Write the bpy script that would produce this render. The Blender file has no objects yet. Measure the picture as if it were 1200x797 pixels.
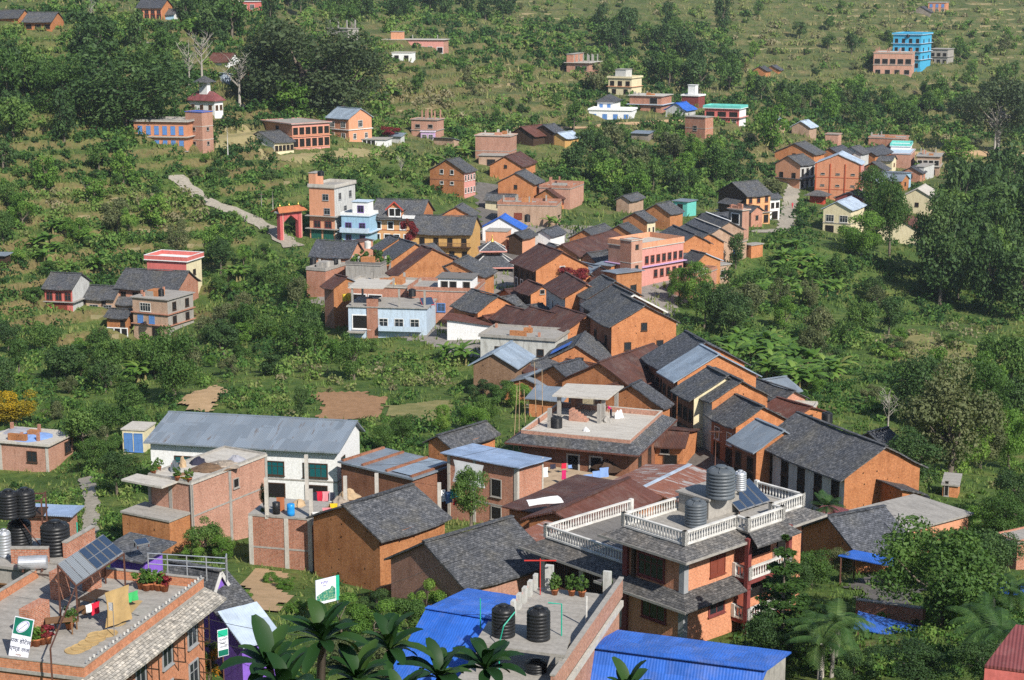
import bpy, bmesh, math, random
import numpy as np
from mathutils import Vector, Matrix
random.seed(7)
RNG = np.random.default_rng(11)
R = math.radians
SC = bpy.context.scene
COL = SC.collection
# ---------------------------------------------------------------- camera model (pixels of a 1200 x 797 frame)
CAMZ, PITCH, F = 60.0, R(12.0), 2000.0
CP, SP = math.cos(PITCH), math.sin(PITCH)
def ray(u, v):
    a, b = (u - 600) / F, (398.5 - v) / F
    return Vector((a, CP + b * SP, -SP + b * CP))
def at(u, v, d):
    r = ray(u, v); return Vector((r.x * d, r.y * d, CAMZ + r.z * d))
def proj(p):
    z = p[2] - CAMZ
    d = p[1] * CP - z * SP
    return 600 + F * p[0] / d, 398.5 - F * (p[1] * SP + z * CP) / d, d
def at_z(u, v, z):
    r = ray(u, v); d = (z - CAMZ) / r.z
    return Vector((r.x * d, r.y * d, z))
# ---------------------------------------------------------------- terrain: thin plate through surveyed points
TC = [(850,765,103),(630,797,97),(100,797,93),(1000,760,98),(1150,780,90),(366,678,128),(446,705,122),(546,742,110),(600,622,147),(396,598,157),(300,705,114),(700,655,127),(280,650,134)
,(225,650,136),(40,580,180),(130,560,172),(830,525,172),(900,600,155),(1060,600,150),(760,450,222),(640,335,300),
(560,400,245),(450,390,255),(380,330,292),(340,285,330),(450,290,325),(600,280,340),(530,234,380),(680,230,400),(800,330,300),(880,270,365),
(985,235,430),(1060,200,480),(790,250,390),(850,400,268),(1000,350,328),(1000,420,258),(1100,420,262),(1190,400,285),(1050,540,182),(1180,560,178),
(1190,650,138),(1190,300,375),(1190,190,500),(1100,150,560),(1070,90,640),(1190,90,660),(1190,0,850),(900,90,620),(900,0,800),(720,140,480),
(860,145,480),(690,90,560),(600,100,520),(600,0,760),(485,60,540),(300,0,650),(420,0,700),(400,165,405),(330,175,392),(200,180,365),(240,135,395),
(500,165,430),(580,190,412),(640,165,440),(40,40,450),(180,20,480),(50,180,350),(0,0,520),(50,250,328),(250,250,340),(200,320,310),(30,330,292),
(60,370,288),(180,395,282),(50,430,240),(250,430,237),(30,480,207),(150,480,207),(320,440,227),(400,470,207),(500,450,222),(250,520,190),(500,520,180),
(960,300,340),(720,380,255)]
WC = [(0,0,58.2),(0,12,50.5),(-25,12,50.5),(25,12,50.5),(0,45,26),(-35,45,27),(35,45,26),(0,-40,66),(-60,-20,62),(60,-20,62),(-300,200,30),(320,200,-20),
(-450,500,60),(480,500,20),(0,1250,95),(500,1300,100),(-500,1200,120),(-700,900,90),(700,900,60),(0,1700,150)]
P3 = np.array([tuple(at(*t)) for t in TC] + WC)
_xy = P3[:, :2] / 100.0
def _phi(r2): return 0.5 * r2 * np.log(r2 + 1e-9)
_n = len(P3)
_A = np.zeros((_n + 3, _n + 3))
_d2 = ((_xy[:, None, :] - _xy[None, :, :]) ** 2).sum(-1)
_A[:_n, :_n] = _phi(_d2) + np.eye(_n) * 0.004
_A[:_n, _n] = 1; _A[:_n, _n+1:] = _xy; _A[_n, :_n] = 1; _A[_n+1:, :_n] = _xy.T
_w = np.linalg.solve(_A, np.concatenate([P3[:, 2], np.zeros(3)]))
def _vn(x, y, s, seed):           # value noise
    x = np.asarray(x) / s; y = np.asarray(y) / s
    xi = np.floor(x); yi = np.floor(y); fx = x - xi; fy = y - yi
    fx = fx * fx * (3 - 2 * fx); fy = fy * fy * (3 - 2 * fy)
    def h(a, b):
        t = np.sin(a * 127.1 + b * 311.7 + seed * 74.7) * 43758.5453
        return t - np.floor(t)
    return (h(xi, yi) * (1-fx) + h(xi+1, yi) * fx) * (1-fy) + (h(xi, yi+1) * (1-fx) + h(xi+1, yi+1) * fx) * fy
def zsmooth(x, y):
    x = np.atleast_1d(np.asarray(x, float)); y = np.atleast_1d(np.asarray(y, float))
    out = np.empty(x.shape); sx = x.ravel(); sy = y.ravel(); o = out.ravel()
    for i in range(0, len(sx), 20000):
        X = sx[i:i+20000] / 100; Y = sy[i:i+20000] / 100
        d2 = (X[:, None] - _xy[None, :, 0]) ** 2 + (Y[:, None] - _xy[None, :, 1]) ** 2
        o[i:i+20000] = _phi(d2) @ _w[:_n] + _w[_n] + _w[_n+1] * X + _w[_n+2] * Y
    return out
TRACKS = []
def near_track(x, y):
    d = np.full(x.shape, 1e9)
    for T in TRACKS:
        for (ax, ay), (bx, by) in zip(T[:-1], T[1:]):
            vx, vy = bx - ax, by - ay; t = np.clip(((x - ax) * vx + (y - ay) * vy) / (vx * vx + vy * vy), 0, 1)
            d = np.minimum(d, np.hypot(x - ax - t * vx, y - ay - t * vy))
    return d
def zt(x, y):
    x = np.atleast_1d(np.asarray(x, float)); y = np.atleast_1d(np.asarray(y, float))
    z = zsmooth(x, y)
    # terraced fields away from the bazaar
    far = np.clip((y - 400) / 60, 0, 1)
    left = np.clip((-x - 38) / 15, 0, 1) * np.clip((y - 175) / 25, 0, 1)
    right = np.clip((x - 45) / 15, 0, 1) * np.clip((y - 185) / 25, 0, 1) * np.clip((330 - y) / 40, 0, 1)
    w = np.clip(far + left + right * 0.8, 0, 1)
    tk = 1.0
    if TRACKS: tk = np.clip((near_track(x, y) - 2.6) / 4.0, 0, 1); w = w * tk
    step = 2.2
    zz = z + 1.6 * (_vn(x, y, 45, 3) - 0.5) + 1.0 * (_vn(x, y, 17, 5) - 0.5)
    q = zz / step; fl = np.floor(q); fr = q - fl
    s = np.clip((fr - 0.84) / 0.16, 0, 1); s = s * s * (3 - 2 * s)
    zt_ = (fl + 0.14 * fr + 0.86 * s) * step
    bump = 0.35 * (_vn(x, y, 6, 9) - 0.5) + 0.7 * (_vn(x, y, 15, 2) - 0.5)
    return z * (1 - w) + (zt_ * 0.92 + zz * 0.08) * w + tk * bump * np.clip((np.abs(x) - 20) / 30 + (y - 380) / 50, 0.15, 1)
_D = np.concatenate([np.arange(20, 140, 0.5), np.arange(140, 400, 1.0), np.arange(400, 1100, 2.0)])
def ground_d(u, v, H=0.0):
    r = ray(u, v)
    g = zt(r.x * _D, r.y * _D) + H
    below = (CAMZ + r.z * _D) - g < 0
    if not below.any(): return 900.0
    i = int(np.argmax(below)); 
    if i == 0: return float(_D[0])
    a = (CAMZ + r.z * _D[i-1]) - g[i-1]; b = g[i] - (CAMZ + r.z * _D[i])
    return float(_D[i-1] + (_D[i] - _D[i-1]) * a / (a + b + 1e-9))
def ground(u, v):
    return at(u, v, ground_d(u, v))
def gz(x, y): return float(zt(x, y)[0])
# ---------------------------------------------------------------- materials
MATS = {}
class NT:
    def __init__(s, name):
        s.m = bpy.data.materials.new(name); s.m.use_nodes = True
        s.t = s.m.node_tree; s.n = s.t.nodes; s.l = s.t.links
        s.b = s.n['Principled BSDF']; s.b.inputs['Roughness'].default_value = 0.85
        s.b.inputs['Specular IOR Level'].default_value = 0.25
        MATS[name] = s.m
    def N(s, typ, **kw):
        n = s.n.new('ShaderNode' + typ)
        for k, v in kw.items():
            if k in n.inputs: n.inputs[k].default_value = v
            else: setattr(n, k, v)
        return n
    def L(s, a, b): s.l.new(a, b)
    def uv(s): return s.N('UVMap').outputs[0] if False else s.N('TexCoord').outputs['UV']
    def noise(s, scale, detail=3, vec=None, rough=0.6):
        n = s.N('TexNoise'); n.inputs['Scale'].default_value = scale; n.inputs['Detail'].default_value = detail
        n.inputs['Roughness'].default_value = rough
        s.L(vec if vec is not None else s.N('TexCoord').outputs['Object'], n.inputs['Vector'])
        return n.outputs['Fac']
    def ramp(s, fac, *stops):
        r = s.N('ValToRGB'); e = r.color_ramp.elements
        e[0].position, e[0].color = stops[0][0], (*stops[0][1], 1)
        e[1].position, e[1].color = stops[-1][0], (*stops[-1][1], 1)
        for p, c in stops[1:-1]:
            k = e.new(p); k.color = (*c, 1)
        s.L(fac, r.inputs['Fac']); return r.outputs['Color']
    def mix(s, fac, a, b, mode='MIX'):
        m = s.N('Mix'); m.data_type = 'RGBA'; m.blend_type = mode
        for sock, val in ((m.inputs['Factor'], fac), (m.inputs['A'], a), (m.inputs['B'], b)) if False else ((m.inputs[0], fac), (m.inputs[6], a), (m.inputs[7], b)):
            if isinstance(val, (int, float)): sock.default_value = val
            elif isinstance(val, tuple): sock.default_value = (*val, 1)
            else: s.L(val, sock)
        return m.outputs[2]
    def math(s, op, a, b=0.0):
        m = s.N('Math'); m.operation = op
        for i, v in enumerate((a, b)):
            if isinstance(v, (int, float)): m.inputs[i].default_value = v
            else: s.L(v, m.inputs[i])
        return m.outputs[0]
    def bump(s, h, strength=0.4, dist=0.02):
        b = s.N('Bump'); b.inputs['Strength'].default_value = strength; b.inputs['Distance'].default_value = dist
        s.L(h, b.inputs['Height']); s.L(b.outputs[0], s.b.inputs['Normal'])
    def base(s, c):
        if isinstance(c, tuple): s.b.inputs['Base Color'].default_value = (*c, 1)
        else: s.L(c, s.b.inputs['Base Color'])
    def rough(s, r): s.b.inputs['Roughness'].default_value = r; return s
def rnd(s):
    return s.N('ObjectInfo').outputs['Random']
def sc(c, k): return tuple(x * k for x in c)

def m_plain(name, c, rough=0.8, var=0.25, metal=0.0, scale=1.5):
    s = NT(name); f = s.noise(scale, 4)
    s.base(s.ramp(f, (0.3, sc(c, 1 - var)), (0.7, sc(c, 1 + var * 0.5)))); s.rough(rough)
    s.b.inputs['Metallic'].default_value = metal
    return s
def m_brick(name, c1, c2, mortar, stain=(0.5, 0.42, 0.38), amt=0.55, bw=0.27, rh=0.10, holes=False):
    s = NT(name); uv = s.uv()
    bt = s.N('TexBrick'); bt.inputs['Scale'].default_value = 1.0; bt.inputs['Brick Width'].default_value = bw
    bt.inputs['Row Height'].default_value = rh; bt.inputs['Mortar Size'].default_value = 0.011
    bt.inputs['Color1'].default_value = (*c1, 1); bt.inputs['Color2'].default_value = (*c2, 1); bt.inputs['Mortar'].default_value = (*mortar, 1)
    s.L(uv, bt.inputs['Vector'])
    big = s.noise(0.55, 5, None, 0.7)
    col = s.mix(s.math('MULTIPLY', s.ramp(big, (0.42, (0, 0, 0)), (0.72, (1, 1, 1))), amt), bt.outputs['Color'], s.mix(1.0, bt.outputs['Color'], stain, 'MULTIPLY'))
    fine = s.noise(7, 4, None, 0.75)
    col = s.mix(1.0, col, s.ramp(fine, (0.3, (0.58, 0.57, 0.56)), (0.5, (0.98, 0.98, 0.98)), (0.72, (1.38, 1.34, 1.3))), 'MULTIPLY')
    mp = s.N('Mapping'); s.L(uv, mp.inputs['Vector']); mp.inputs['Scale'].default_value = (1.1, 0.16, 1)
    dk = s.ramp(s.noise(1.0, 5, mp.outputs[0], 0.7), (0.52, (0, 0, 0)), (0.74, (1, 1, 1)))
    col = s.mix(s.math('MULTIPLY', dk, 0.65), col, s.mix(1.0, col, (0.52, 0.48, 0.46), 'MULTIPLY'))
    pale = s.ramp(s.noise(1.7, 5, None, 0.75), (0.56, (0, 0, 0)), (0.74, (1, 1, 1)))
    col = s.mix(s.math('MULTIPLY', pale, 0.4), col, mortar)
    if holes:
        sp = s.N('SeparateXYZ'); s.L(uv, sp.inputs[0]); px_ = s.math('ADD', s.math('DIVIDE', sp.outputs[0], 1.25), s.math('MULTIPLY', s.noise(0.35, 2), 1.5)); py_ = s.math('ADD', s.math('DIVIDE', sp.outputs[1], 0.95), s.math('MULTIPLY', s.noise(0.5, 2), 1.2))
        cb = s.N('CombineXYZ'); s.L(s.math('FLOOR', px_), cb.inputs[0]); s.L(s.math('FLOOR', py_), cb.inputs[1]); wn = s.N('TexWhiteNoise'); s.L(cb.outputs[0], wn.inputs['Vector'])
        dx = s.math('MULTIPLY', s.math('ABSOLUTE', s.math('SUBTRACT', s.math('FRACT', px_), 0.5)), 1.25); dy = s.math('MULTIPLY', s.math('ABSOLUTE', s.math('SUBTRACT', s.math('FRACT', py_), 0.5)), 0.95)
        hole = s.math('MULTIPLY', s.math('LESS_THAN', s.math('MAXIMUM', dx, dy), 0.06), s.math('GREATER_THAN', wn.outputs['Value'], 0.68))
        col = s.mix(hole, col, (0.03, 0.018, 0.012))
    hv = s.N('HueSaturation'); s.L(col, hv.inputs['Color'])
    s.L(s.math('ADD', s.math('MULTIPLY', rnd(s), 0.3), 0.85), hv.inputs['Value'])
    s.base(hv.outputs[0]); s.bump(bt.outputs['Fac'], -0.35, 0.01); s.rough(0.9); s.b.inputs['Specular IOR Level'].default_value = 0.1
    return s
def m_plaster(name, c, dirt=(0.55, 0.5, 0.45), amt=0.5):
    s = NT(name)
    tc = s.N('TexCoord'); mp = s.N('Mapping'); s.L(tc.outputs['UV'], mp.inputs['Vector']); mp.inputs['Scale'].default_value = (1.6, 0.35, 1)
    streak = s.noise(1.2, 5, mp.outputs[0], 0.7)
    f = s.ramp(streak, (0.46, (0, 0, 0)), (0.72, (1, 1, 1)))
    col = s.mix(s.math('MULTIPLY', f, amt), c, tuple(a * b for a, b in zip(c, dirt)))
    col = s.mix(1.0, col, s.ramp(s.noise(5, 4), (0.3, (0.82, 0.82, 0.82)), (0.7, (1.1, 1.1, 1.1))), 'MULTIPLY')
    s.base(col); s.rough(0.85); return s
def m_slate(name, a, b, moss=(0.11, 0.10, 0.075)):
    s = NT(name); uv = s.uv()
    bt = s.N('TexBrick'); bt.inputs['Scale'].default_value = 1.0; bt.inputs['Brick Width'].default_value = 0.32
    bt.inputs['Row Height'].default_value = 0.18; bt.inputs['Mortar Size'].default_value = 0.014; bt.inputs['Bias'].default_value = -0.1
    bt.inputs['Color1'].default_value = (*a, 1); bt.inputs['Color2'].default_value = (*b, 1); bt.inputs['Mortar'].default_value = (*sc(a, 0.35), 1)
    s.L(uv, bt.inputs['Vector'])
    n1 = s.noise(0.5, 4); n2 = s.noise(3.5, 4)
    col = s.mix(s.math('MULTIPLY', s.ramp(n1, (0.45, (0, 0, 0)), (0.75, (1, 1, 1))), 0.55), bt.outputs['Color'], moss)
    col = s.mix(1.0, col, s.ramp(n2, (0.28, (0.55, 0.55, 0.56)), (0.5, (1, 1, 1)), (0.72, (2.0, 1.95, 1.9))), 'MULTIPLY')
    rst = s.ramp(s.noise(0.9, 5, None, 0.75), (0.60, (0, 0, 0)), (0.70, (1, 1, 1)))
    col = s.mix(s.math('MULTIPLY', rst, 0.3), col, (0.16, 0.15, 0.125))
    hv = s.N('HueSaturation'); s.L(col, hv.inputs['Color'])
    s.L(s.math('ADD', s.math('MULTIPLY', rnd(s), 0.35), 0.8), hv.inputs['Value'])
    s.base(hv.outputs[0]); s.bump(s.math('SUBTRACT', s.noise(2.5, 3, uv), s.math('MULTIPLY', bt.outputs['Fac'], 0.6)), 0.6, 0.05); s.rough(0.7)
    s.b.inputs['Specular IOR Level'].default_value = 0.3
    return s
def m_tin(name, c, rust=0.0, rc=(0.14, 0.055, 0.035), pitch=0.15, rough=0.45, metal=0.0, sheet=0.9, spec=0.4, bs=.5):
    s = NT(name); uv = s.uv()
    sep = s.N('SeparateXYZ'); s.L(uv, sep.inputs[0])
    wv = s.math('SINE', s.math('MULTIPLY', sep.outputs[0], 2 * math.pi / pitch))
    # each sheet its own tone
    sh = s.math('FLOOR', s.math('DIVIDE', sep.outputs[0], sheet)); sv = s.math('FLOOR', s.math('DIVIDE', sep.outputs[1], 2.4))
    cmb = s.N('CombineXYZ'); s.L(sh, cmb.inputs[0]); s.L(sv, cmb.inputs[1])
    wn = s.N('TexWhiteNoise'); s.L(cmb.outputs[0], wn.inputs['Vector'])
    col = s.mix(1.0, c, s.ramp(wn.outputs['Value'], (0.0, (0.8, 0.8, 0.8)), (1.0, (1.12, 1.12, 1.12))), 'MULTIPLY')
    if rust > 0:
        mp = s.N('Mapping'); s.L(uv, mp.inputs['Vector']); mp.inputs['Scale'].default_value = (2.2, 0.3, 1)
        nz = s.noise(1.0, 4, mp.outputs[0], 0.65)
        thr = 0.85 - 0.6 * rust
        f = s.ramp(s.math('ADD', nz, s.math('MULTIPLY', wn.outputs['Value'], 0.12)), (thr - 0.06, (0, 0, 0)), (thr + 0.06, (1, 1, 1)))
        col = s.mix(f, col, s.mix(s.noise(3, 3), sc(rc, 0.6), sc(rc, 1.4)))
    else:
        col = s.mix(1.0, col, s.ramp(s.noise(1.3, 4), (0.35, (0.85, 0.85, 0.85)), (0.7, (1.08, 1.08, 1.08))), 'MULTIPLY')
    dst = s.ramp(s.noise(0.6, 5, None, 0.75), (0.5, (0, 0, 0)), (0.75, (1, 1, 1)))
    col = s.mix(s.math('MULTIPLY', dst, 0.22), col, (0.30, 0.28, 0.25))
    s.base(col); s.bump(wv, bs, 0.02); s.rough(rough); s.b.inputs['Metallic'].default_value = metal
    s.b.inputs['Specular IOR Level'].default_value = spec
    return s
def m_glass(name, c=(0.02, 0.025, 0.03)):
    s = NT(name); s.base(c); s.rough(0.15); s.b.inputs['Specular IOR Level'].default_value = 0.6; return s
def m_leaf(name, stops, trans=0.35, rough=0.6, objvar=0.35):
    """stops: colours over the per-leaf tint attribute"""
    s = NT(name)
    at_ = s.N('Attribute'); at_.attribute_name = 'tint'
    t = at_.outputs['Fac']
    if objvar:
        t = s.math('ADD', t, s.math('MULTIPLY', s.math('SUBTRACT', rnd(s), 0.5), objvar))
    col = s.ramp(t, *stops)
    s.base(col); s.rough(rough); s.b.inputs['Specular IOR Level'].default_value = 0.2
    tr = s.N('BsdfTranslucent'); s.L(s.mix(1.0, col, (1.25, 1.3, 0.6), 'MULTIPLY'), tr.inputs['Color'])
    mx = s.N('MixShader'); mx.inputs[0].default_value = trans
    out = s.n['Material Output']; s.L(s.b.outputs[0], mx.inputs[1]); s.L(tr.outputs[0], mx.inputs[2]); s.L(mx.outputs[0], out.inputs['Surface'])
    return s

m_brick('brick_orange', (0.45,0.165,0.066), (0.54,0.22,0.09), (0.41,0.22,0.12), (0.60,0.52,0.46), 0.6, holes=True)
m_brick('brick_earth', (0.39,0.155,0.066), (0.46,0.20,0.085), (0.36,0.20,0.10), (0.6,0.5,0.42), 0.7, holes=True)
m_brick('brick_old', (0.20,0.115,0.065), (0.26,0.16,0.10), (0.24,0.17,0.12), (0.6,0.55,0.5), 0.7, holes=True)
m_brick('brick_raw', (0.39,0.14,0.08), (0.46,0.19,0.115), (0.42,0.34,0.28), (0.62,0.56,0.5), 0.6)
m_brick('brick_pink', (0.42,0.20,0.14), (0.47,0.24,0.17), (0.45,0.33,0.26), (0.62,0.58,0.55), 0.5)
m_brick('brick_pale', (0.40,0.25,0.17), (0.45,0.30,0.21), (0.42,0.34,0.27), (0.6,0.55,0.5), 0.6)
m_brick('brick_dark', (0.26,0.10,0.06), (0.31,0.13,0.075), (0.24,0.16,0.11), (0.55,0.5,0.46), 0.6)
m_brick('brick_fair', (0.50,0.20,0.105), (0.56,0.24,0.13), (0.48,0.27,0.18), (0.75,0.68,0.62), 0.3)
m_brick('brick_red', (0.40,0.085,0.035), (0.44,0.10,0.045), (0.34,0.09,0.05), (0.7,0.6,0.55), 0.35)
m_brick('stone_wall', (0.24,0.21,0.18), (0.32,0.28,0.24), (0.14,0.12,0.10), (0.6,0.6,0.5), 0.5, 0.5, 0.22)
m_plaster('white', (0.74,0.74,0.73), (0.7,0.68,0.65), 0.35)
m_plaster('white_grey', (0.50,0.50,0.48), (0.5,0.5,0.5), 0.75)
m_plaster('cream', (0.66,0.58,0.38)); m_plaster('pink', (0.58,0.27,0.23)); m_plaster('salmon', (0.60,0.29,0.17)); m_plaster('rose', (0.56,0.15,0.13))
m_plaster('peach', (0.62,0.34,0.16)); m_plaster('mustard', (0.52,0.31,0.11)); m_plaster('sky', (0.30,0.48,0.62)); m_plaster('pale_blue', (0.46,0.56,0.66))
m_plaster('cyan', (0.06,0.36,0.58)); m_plaster('turquoise', (0.14,0.52,0.46)); m_plaster('violet', (0.22,0.11,0.52)); m_plaster('lilac', (0.50,0.34,0.55))
m_plaster('red_paint', (0.48,0.07,0.045)); m_plaster('maroon', (0.20,0.05,0.045)); m_plaster('yellow', (0.66,0.46,0.06))
m_plaster('concrete', (0.33,0.31,0.28), (0.5,0.5,0.5), 0.7); m_plaster('concrete_pale', (0.48,0.45,0.40), (0.55,0.52,0.5), 0.6); m_plaster('concrete_dark', (0.17,0.16,0.15), (0.5,0.5,0.5), 0.7)
m_plaster('limewash', (0.50,0.50,0.47), (0.45,0.43,0.40), 0.85)
m_slate('slate', (0.060,0.064,0.072), (0.105,0.108,0.116))
m_slate('slate_dark', (0.055,0.06,0.07), (0.095,0.10,0.115), (0.07,0.07,0.065))
m_slate('slate_brown', (0.080,0.080,0.082), (0.14,0.135,0.13), (0.13,0.11,0.085))
m_slate('tile_pale', (0.30,0.28,0.24), (0.36,0.34,0.30), (0.25,0.23,0.20))
m_tin('rust', (0.085,0.042,0.034), 0.35, (0.11,0.045,0.03), 0.15, 0.6, spec=0.2)
m_tin('rust_red', (0.13,0.055,0.042), 0.45, (0.10,0.04,0.028), 0.15, 0.6, spec=0.2)
m_tin('rust_mix', (0.42,0.40,0.38), 0.62, (0.22,0.085,0.05), 0.15, 0.55)
m_tin('tin', (0.26,0.32,0.39), 0.0, pitch=0.15); m_tin('tin_old', (0.19,0.225,0.265), 0.22, (0.13,0.105,0.09))
m_tin('tin_light', (0.42,0.50,0.60), 0.0); m_tin('tin_blue', (0.028,0.125,0.52), 0.0, rough=0.45, bs=.25); m_tin('tin_dull_blue', (0.27,0.36,0.52), 0.0)
m_tin('tin_maroon', (0.20,0.06,0.06), 0.0); m_tin('tin_grey_dark', (0.20,0.22,0.24), 0.2, (0.16,0.12,0.1))
m_plain('wood_dark', (0.055,0.032,0.02), 0.7); m_plain('wood', (0.18,0.10,0.05), 0.7); m_plain('wood_pale', (0.42,0.30,0.18), 0.8); m_plain('wood_red', (0.20,0.05,0.03), 0.7)
m_plain('paint_white', (0.60,0.585,0.55), 0.7, 0.25); m_plain('paint_blue', (0.10,0.22,0.48), 0.5, 0.15); m_plain('paint_grey', (0.30,0.31,0.32), 0.6, 0.15)
m_plain('paint_green', (0.02,0.10,0.075), 0.5, 0.15); m_plain('paint_pipe_green', (0.02,0.36,0.25), 0.4, 0.1); m_plain('paint_red', (0.50,0.04,0.03), 0.5, 0.15)
m_plain('paint_violet', (0.16,0.08,0.30), 0.5, 0.15); m_plain('paint_yellow', (0.65,0.42,0.03), 0.5, 0.15); m_plain('paint_teal', (0.03,0.22,0.25), 0.4, 0.15)
m_plain('steel', (0.45,0.46,0.47), 0.35, 0.15, 0.7); m_plain('galvanised', (0.55,0.57,0.60), 0.4, 0.2, 0.6); m_plain('iron_rust', (0.11,0.05,0.035), 0.7)
m_plain('tank_black', (0.018,0.019,0.021), 0.4, 0.15); m_plain('tank_grey', (0.10,0.115,0.13), 0.45, 0.25)
m_plain('terracotta', (0.40,0.14,0.06), 0.8); m_plain('straw', (0.42,0.29,0.13), 0.9); m_plain('sand', (0.40,0.30,0.20), 0.95); m_plain('soil_heap', (0.16,0.10,0.06), 0.95, 0.5, scale=3)
m_plain('gold', (0.55,0.36,0.08), 0.4, 0.2, 0.5); m_plain('plastic_blue', (0.02,0.25,0.62), 0.35, 0.1); m_plain('fabric', (0.5,0.5,0.5), 0.9)
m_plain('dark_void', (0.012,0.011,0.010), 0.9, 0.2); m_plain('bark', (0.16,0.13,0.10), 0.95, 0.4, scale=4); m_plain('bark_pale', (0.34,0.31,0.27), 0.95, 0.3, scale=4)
m_plain('banana_stem', (0.20,0.17,0.07), 0.8, 0.4); m_plain('rubble', (0.30,0.25,0.20), 0.95, 0.5, scale=3)
m_glass('glass'); m_glass('glass_teal', (0.01,0.09,0.10)); m_glass('glass_blue', (0.03,0.05,0.09))
for n_, c_ in dict(cloth_red=(0.55,0.02,0.05), cloth_white=(0.75,0.75,0.75), cloth_blue=(0.20,0.32,0.60), cloth_cyan=(0.03,0.5,0.6), cloth_pink=(0.65,0.25,0.28),
                   cloth_yellow=(0.72,0.5,0.02), cloth_green=(0.05,0.4,0.12), cloth_magenta=(0.5,0.02,0.12), cloth_dark=(0.03,0.03,0.05), cloth_orange=(0.6,0.2,0.03), cloth_grey=(0.3,0.3,0.33)).items():
    m_plain(n_, c_, 0.9, 0.15)
def M(n): return MATS[n]
# ---------------------------------------------------------------- mesh helpers
class MB:
    def __init__(s): s.v = []; s.f = []; s.m = []; s.mats = []
    def mi(s, mat):
        if mat not in s.mats: s.mats.append(mat)
        return s.mats.index(mat)
    def add(s, vs, fs, mat):
        o = len(s.v); k = s.mi(mat); s.v += [tuple(p) for p in vs]
        s.f += [tuple(i + o for i in f) for f in fs]; s.m += [k] * len(fs); return s
    def box(s, x0, y0, z0, x1, y1, z1, mat):
        return s.add([(x0,y0,z0),(x1,y0,z0),(x1,y1,z0),(x0,y1,z0),(x0,y0,z1),(x1,y0,z1),(x1,y1,z1),(x0,y1,z1)],
                     [(0,3,2,1),(4,5,6,7),(0,1,5,4),(1,2,6,5),(2,3,7,6),(3,0,4,7)], mat)
    def obox(s, p, q, w, h, mat, up=(0,0,1)):      # bar from p to q, width w, height h
        p, q = Vector(p), Vector(q); t = (q - p).normalized(); u = Vector(up)
        if abs(t.dot(u)) > 0.95: u = Vector((0, 1, 0))
        a = t.cross(u).normalized(); b = a.cross(t).normalized()
        vs = [c + a * i * w / 2 + b * j * h / 2 for c in (p, q) for i, j in ((-1,-1),(1,-1),(1,1),(-1,1))]
        return s.add(vs, [(0,1,2,3),(7,6,5,4),(0,4,5,1),(1,5,6,2),(2,6,7,3),(3,7,4,0)], mat)
    def tube(s, pts, rads, mat, n=6, cap=True):
        pts = [Vector(p) for p in pts]
        if not isinstance(rads, (list, tuple)): rads = [rads] * len(pts)
        vs, fs = [], []
        for i, p in enumerate(pts):
            t = (pts[min(i+1, len(pts)-1)] - pts[max(i-1, 0)]).normalized()
            u = Vector((0,0,1)) if abs(t.z) < 0.9 else Vector((1,0,0))
            a = t.cross(u).normalized(); b = a.cross(t)
            for k in range(n):
                an = 2 * math.pi * k / n; vs.append(p + (a * math.cos(an) + b * math.sin(an)) * rads[i])
        for i in range(len(pts) - 1):
            for k in range(n):
                k2 = (k + 1) % n; fs.append((i*n+k, i*n+k2, (i+1)*n+k2, (i+1)*n+k))
        if cap: fs += [tuple(range(n)), tuple(reversed(range((len(pts)-1)*n, len(pts)*n)))]
        return s.add(vs, fs, mat)
    def lathe(s, prof, mat, n=20, c=(0,0,0)):
        vs, fs = [], []
        for r, z in prof:
            for k in range(n):
                a = 2*math.pi*k/n; vs.append((c[0]+r*math.cos(a), c[1]+r*math.sin(a), c[2]+z))
        for i in range(len(prof)-1):
            for k in range(n):
                k2 = (k+1) % n; fs.append((i*n+k, i*n+k2, (i+1)*n+k2, (i+1)*n+k))
        fs += [tuple(reversed(range(n))), tuple(range((len(prof)-1)*n, len(prof)*n))]
        return s.add(vs, fs, mat)
    def slab(s, a, b, c, d, t, mat, nx=1, ny=1, jit=0.0, sag=0.0):
        """quad a b c d (a-b lower edge, d-c upper edge) thickened downward by t, optionally uneven"""
        a, b, c, d = map(Vector, (a, b, c, d)); vs = []; fs = []
        for lay in (0, 1):
            for j in range(ny + 1):
                for i in range(nx + 1):
                    x, y = i / nx, j / ny
                    p = (a * (1-x) + b * x) * (1-y) + (d * (1-x) + c * x) * y
                    p = p.copy()
                    if lay == 0: 
                        dz = random.uniform(-jit, jit) - sag * 4 * x * (1-x); s._dz = getattr(s, '_dz', {}); s._dz[(i, j)] = dz
                    p.z += s._dz[(i, j)] - (t if lay else 0)
                    vs.append(p)
        o = (nx+1)*(ny+1); I = lambda i, j, l: l*o + j*(nx+1) + i
        for j in range(ny):
            for i in range(nx):
                fs.append((I(i,j,0), I(i+1,j,0), I(i+1,j+1,0), I(i,j+1,0)))
                fs.append((I(i,j,1), I(i,j+1,1), I(i+1,j+1,1), I(i+1,j,1)))
        for i in range(nx):
            fs.append((I(i,0,1), I(i+1,0,1), I(i+1,0,0), I(i,0,0))); fs.append((I(i,ny,0), I(i+1,ny,0), I(i+1,ny,1), I(i,ny,1)))
        for j in range(ny):
            fs.append((I(0,j,0), I(0,j+1,0), I(0,j+1,1), I(0,j,1))); fs.append((I(nx,j,1), I(nx,j+1,1), I(nx,j+1,0), I(nx,j,0)))
        return s.add(vs, fs, mat)
    def mesh(s, name, smooth=False):
        me = bpy.data.meshes.new(name); me.from_pydata(s.v, [], s.f)
        for m in s.mats: me.materials.append(M(m))
        me.polygons.foreach_set('material_index', s.m)
        if smooth: me.polygons.foreach_set('use_smooth', [True] * len(s.f))
        boxuv(me); me.update(); return me
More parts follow.
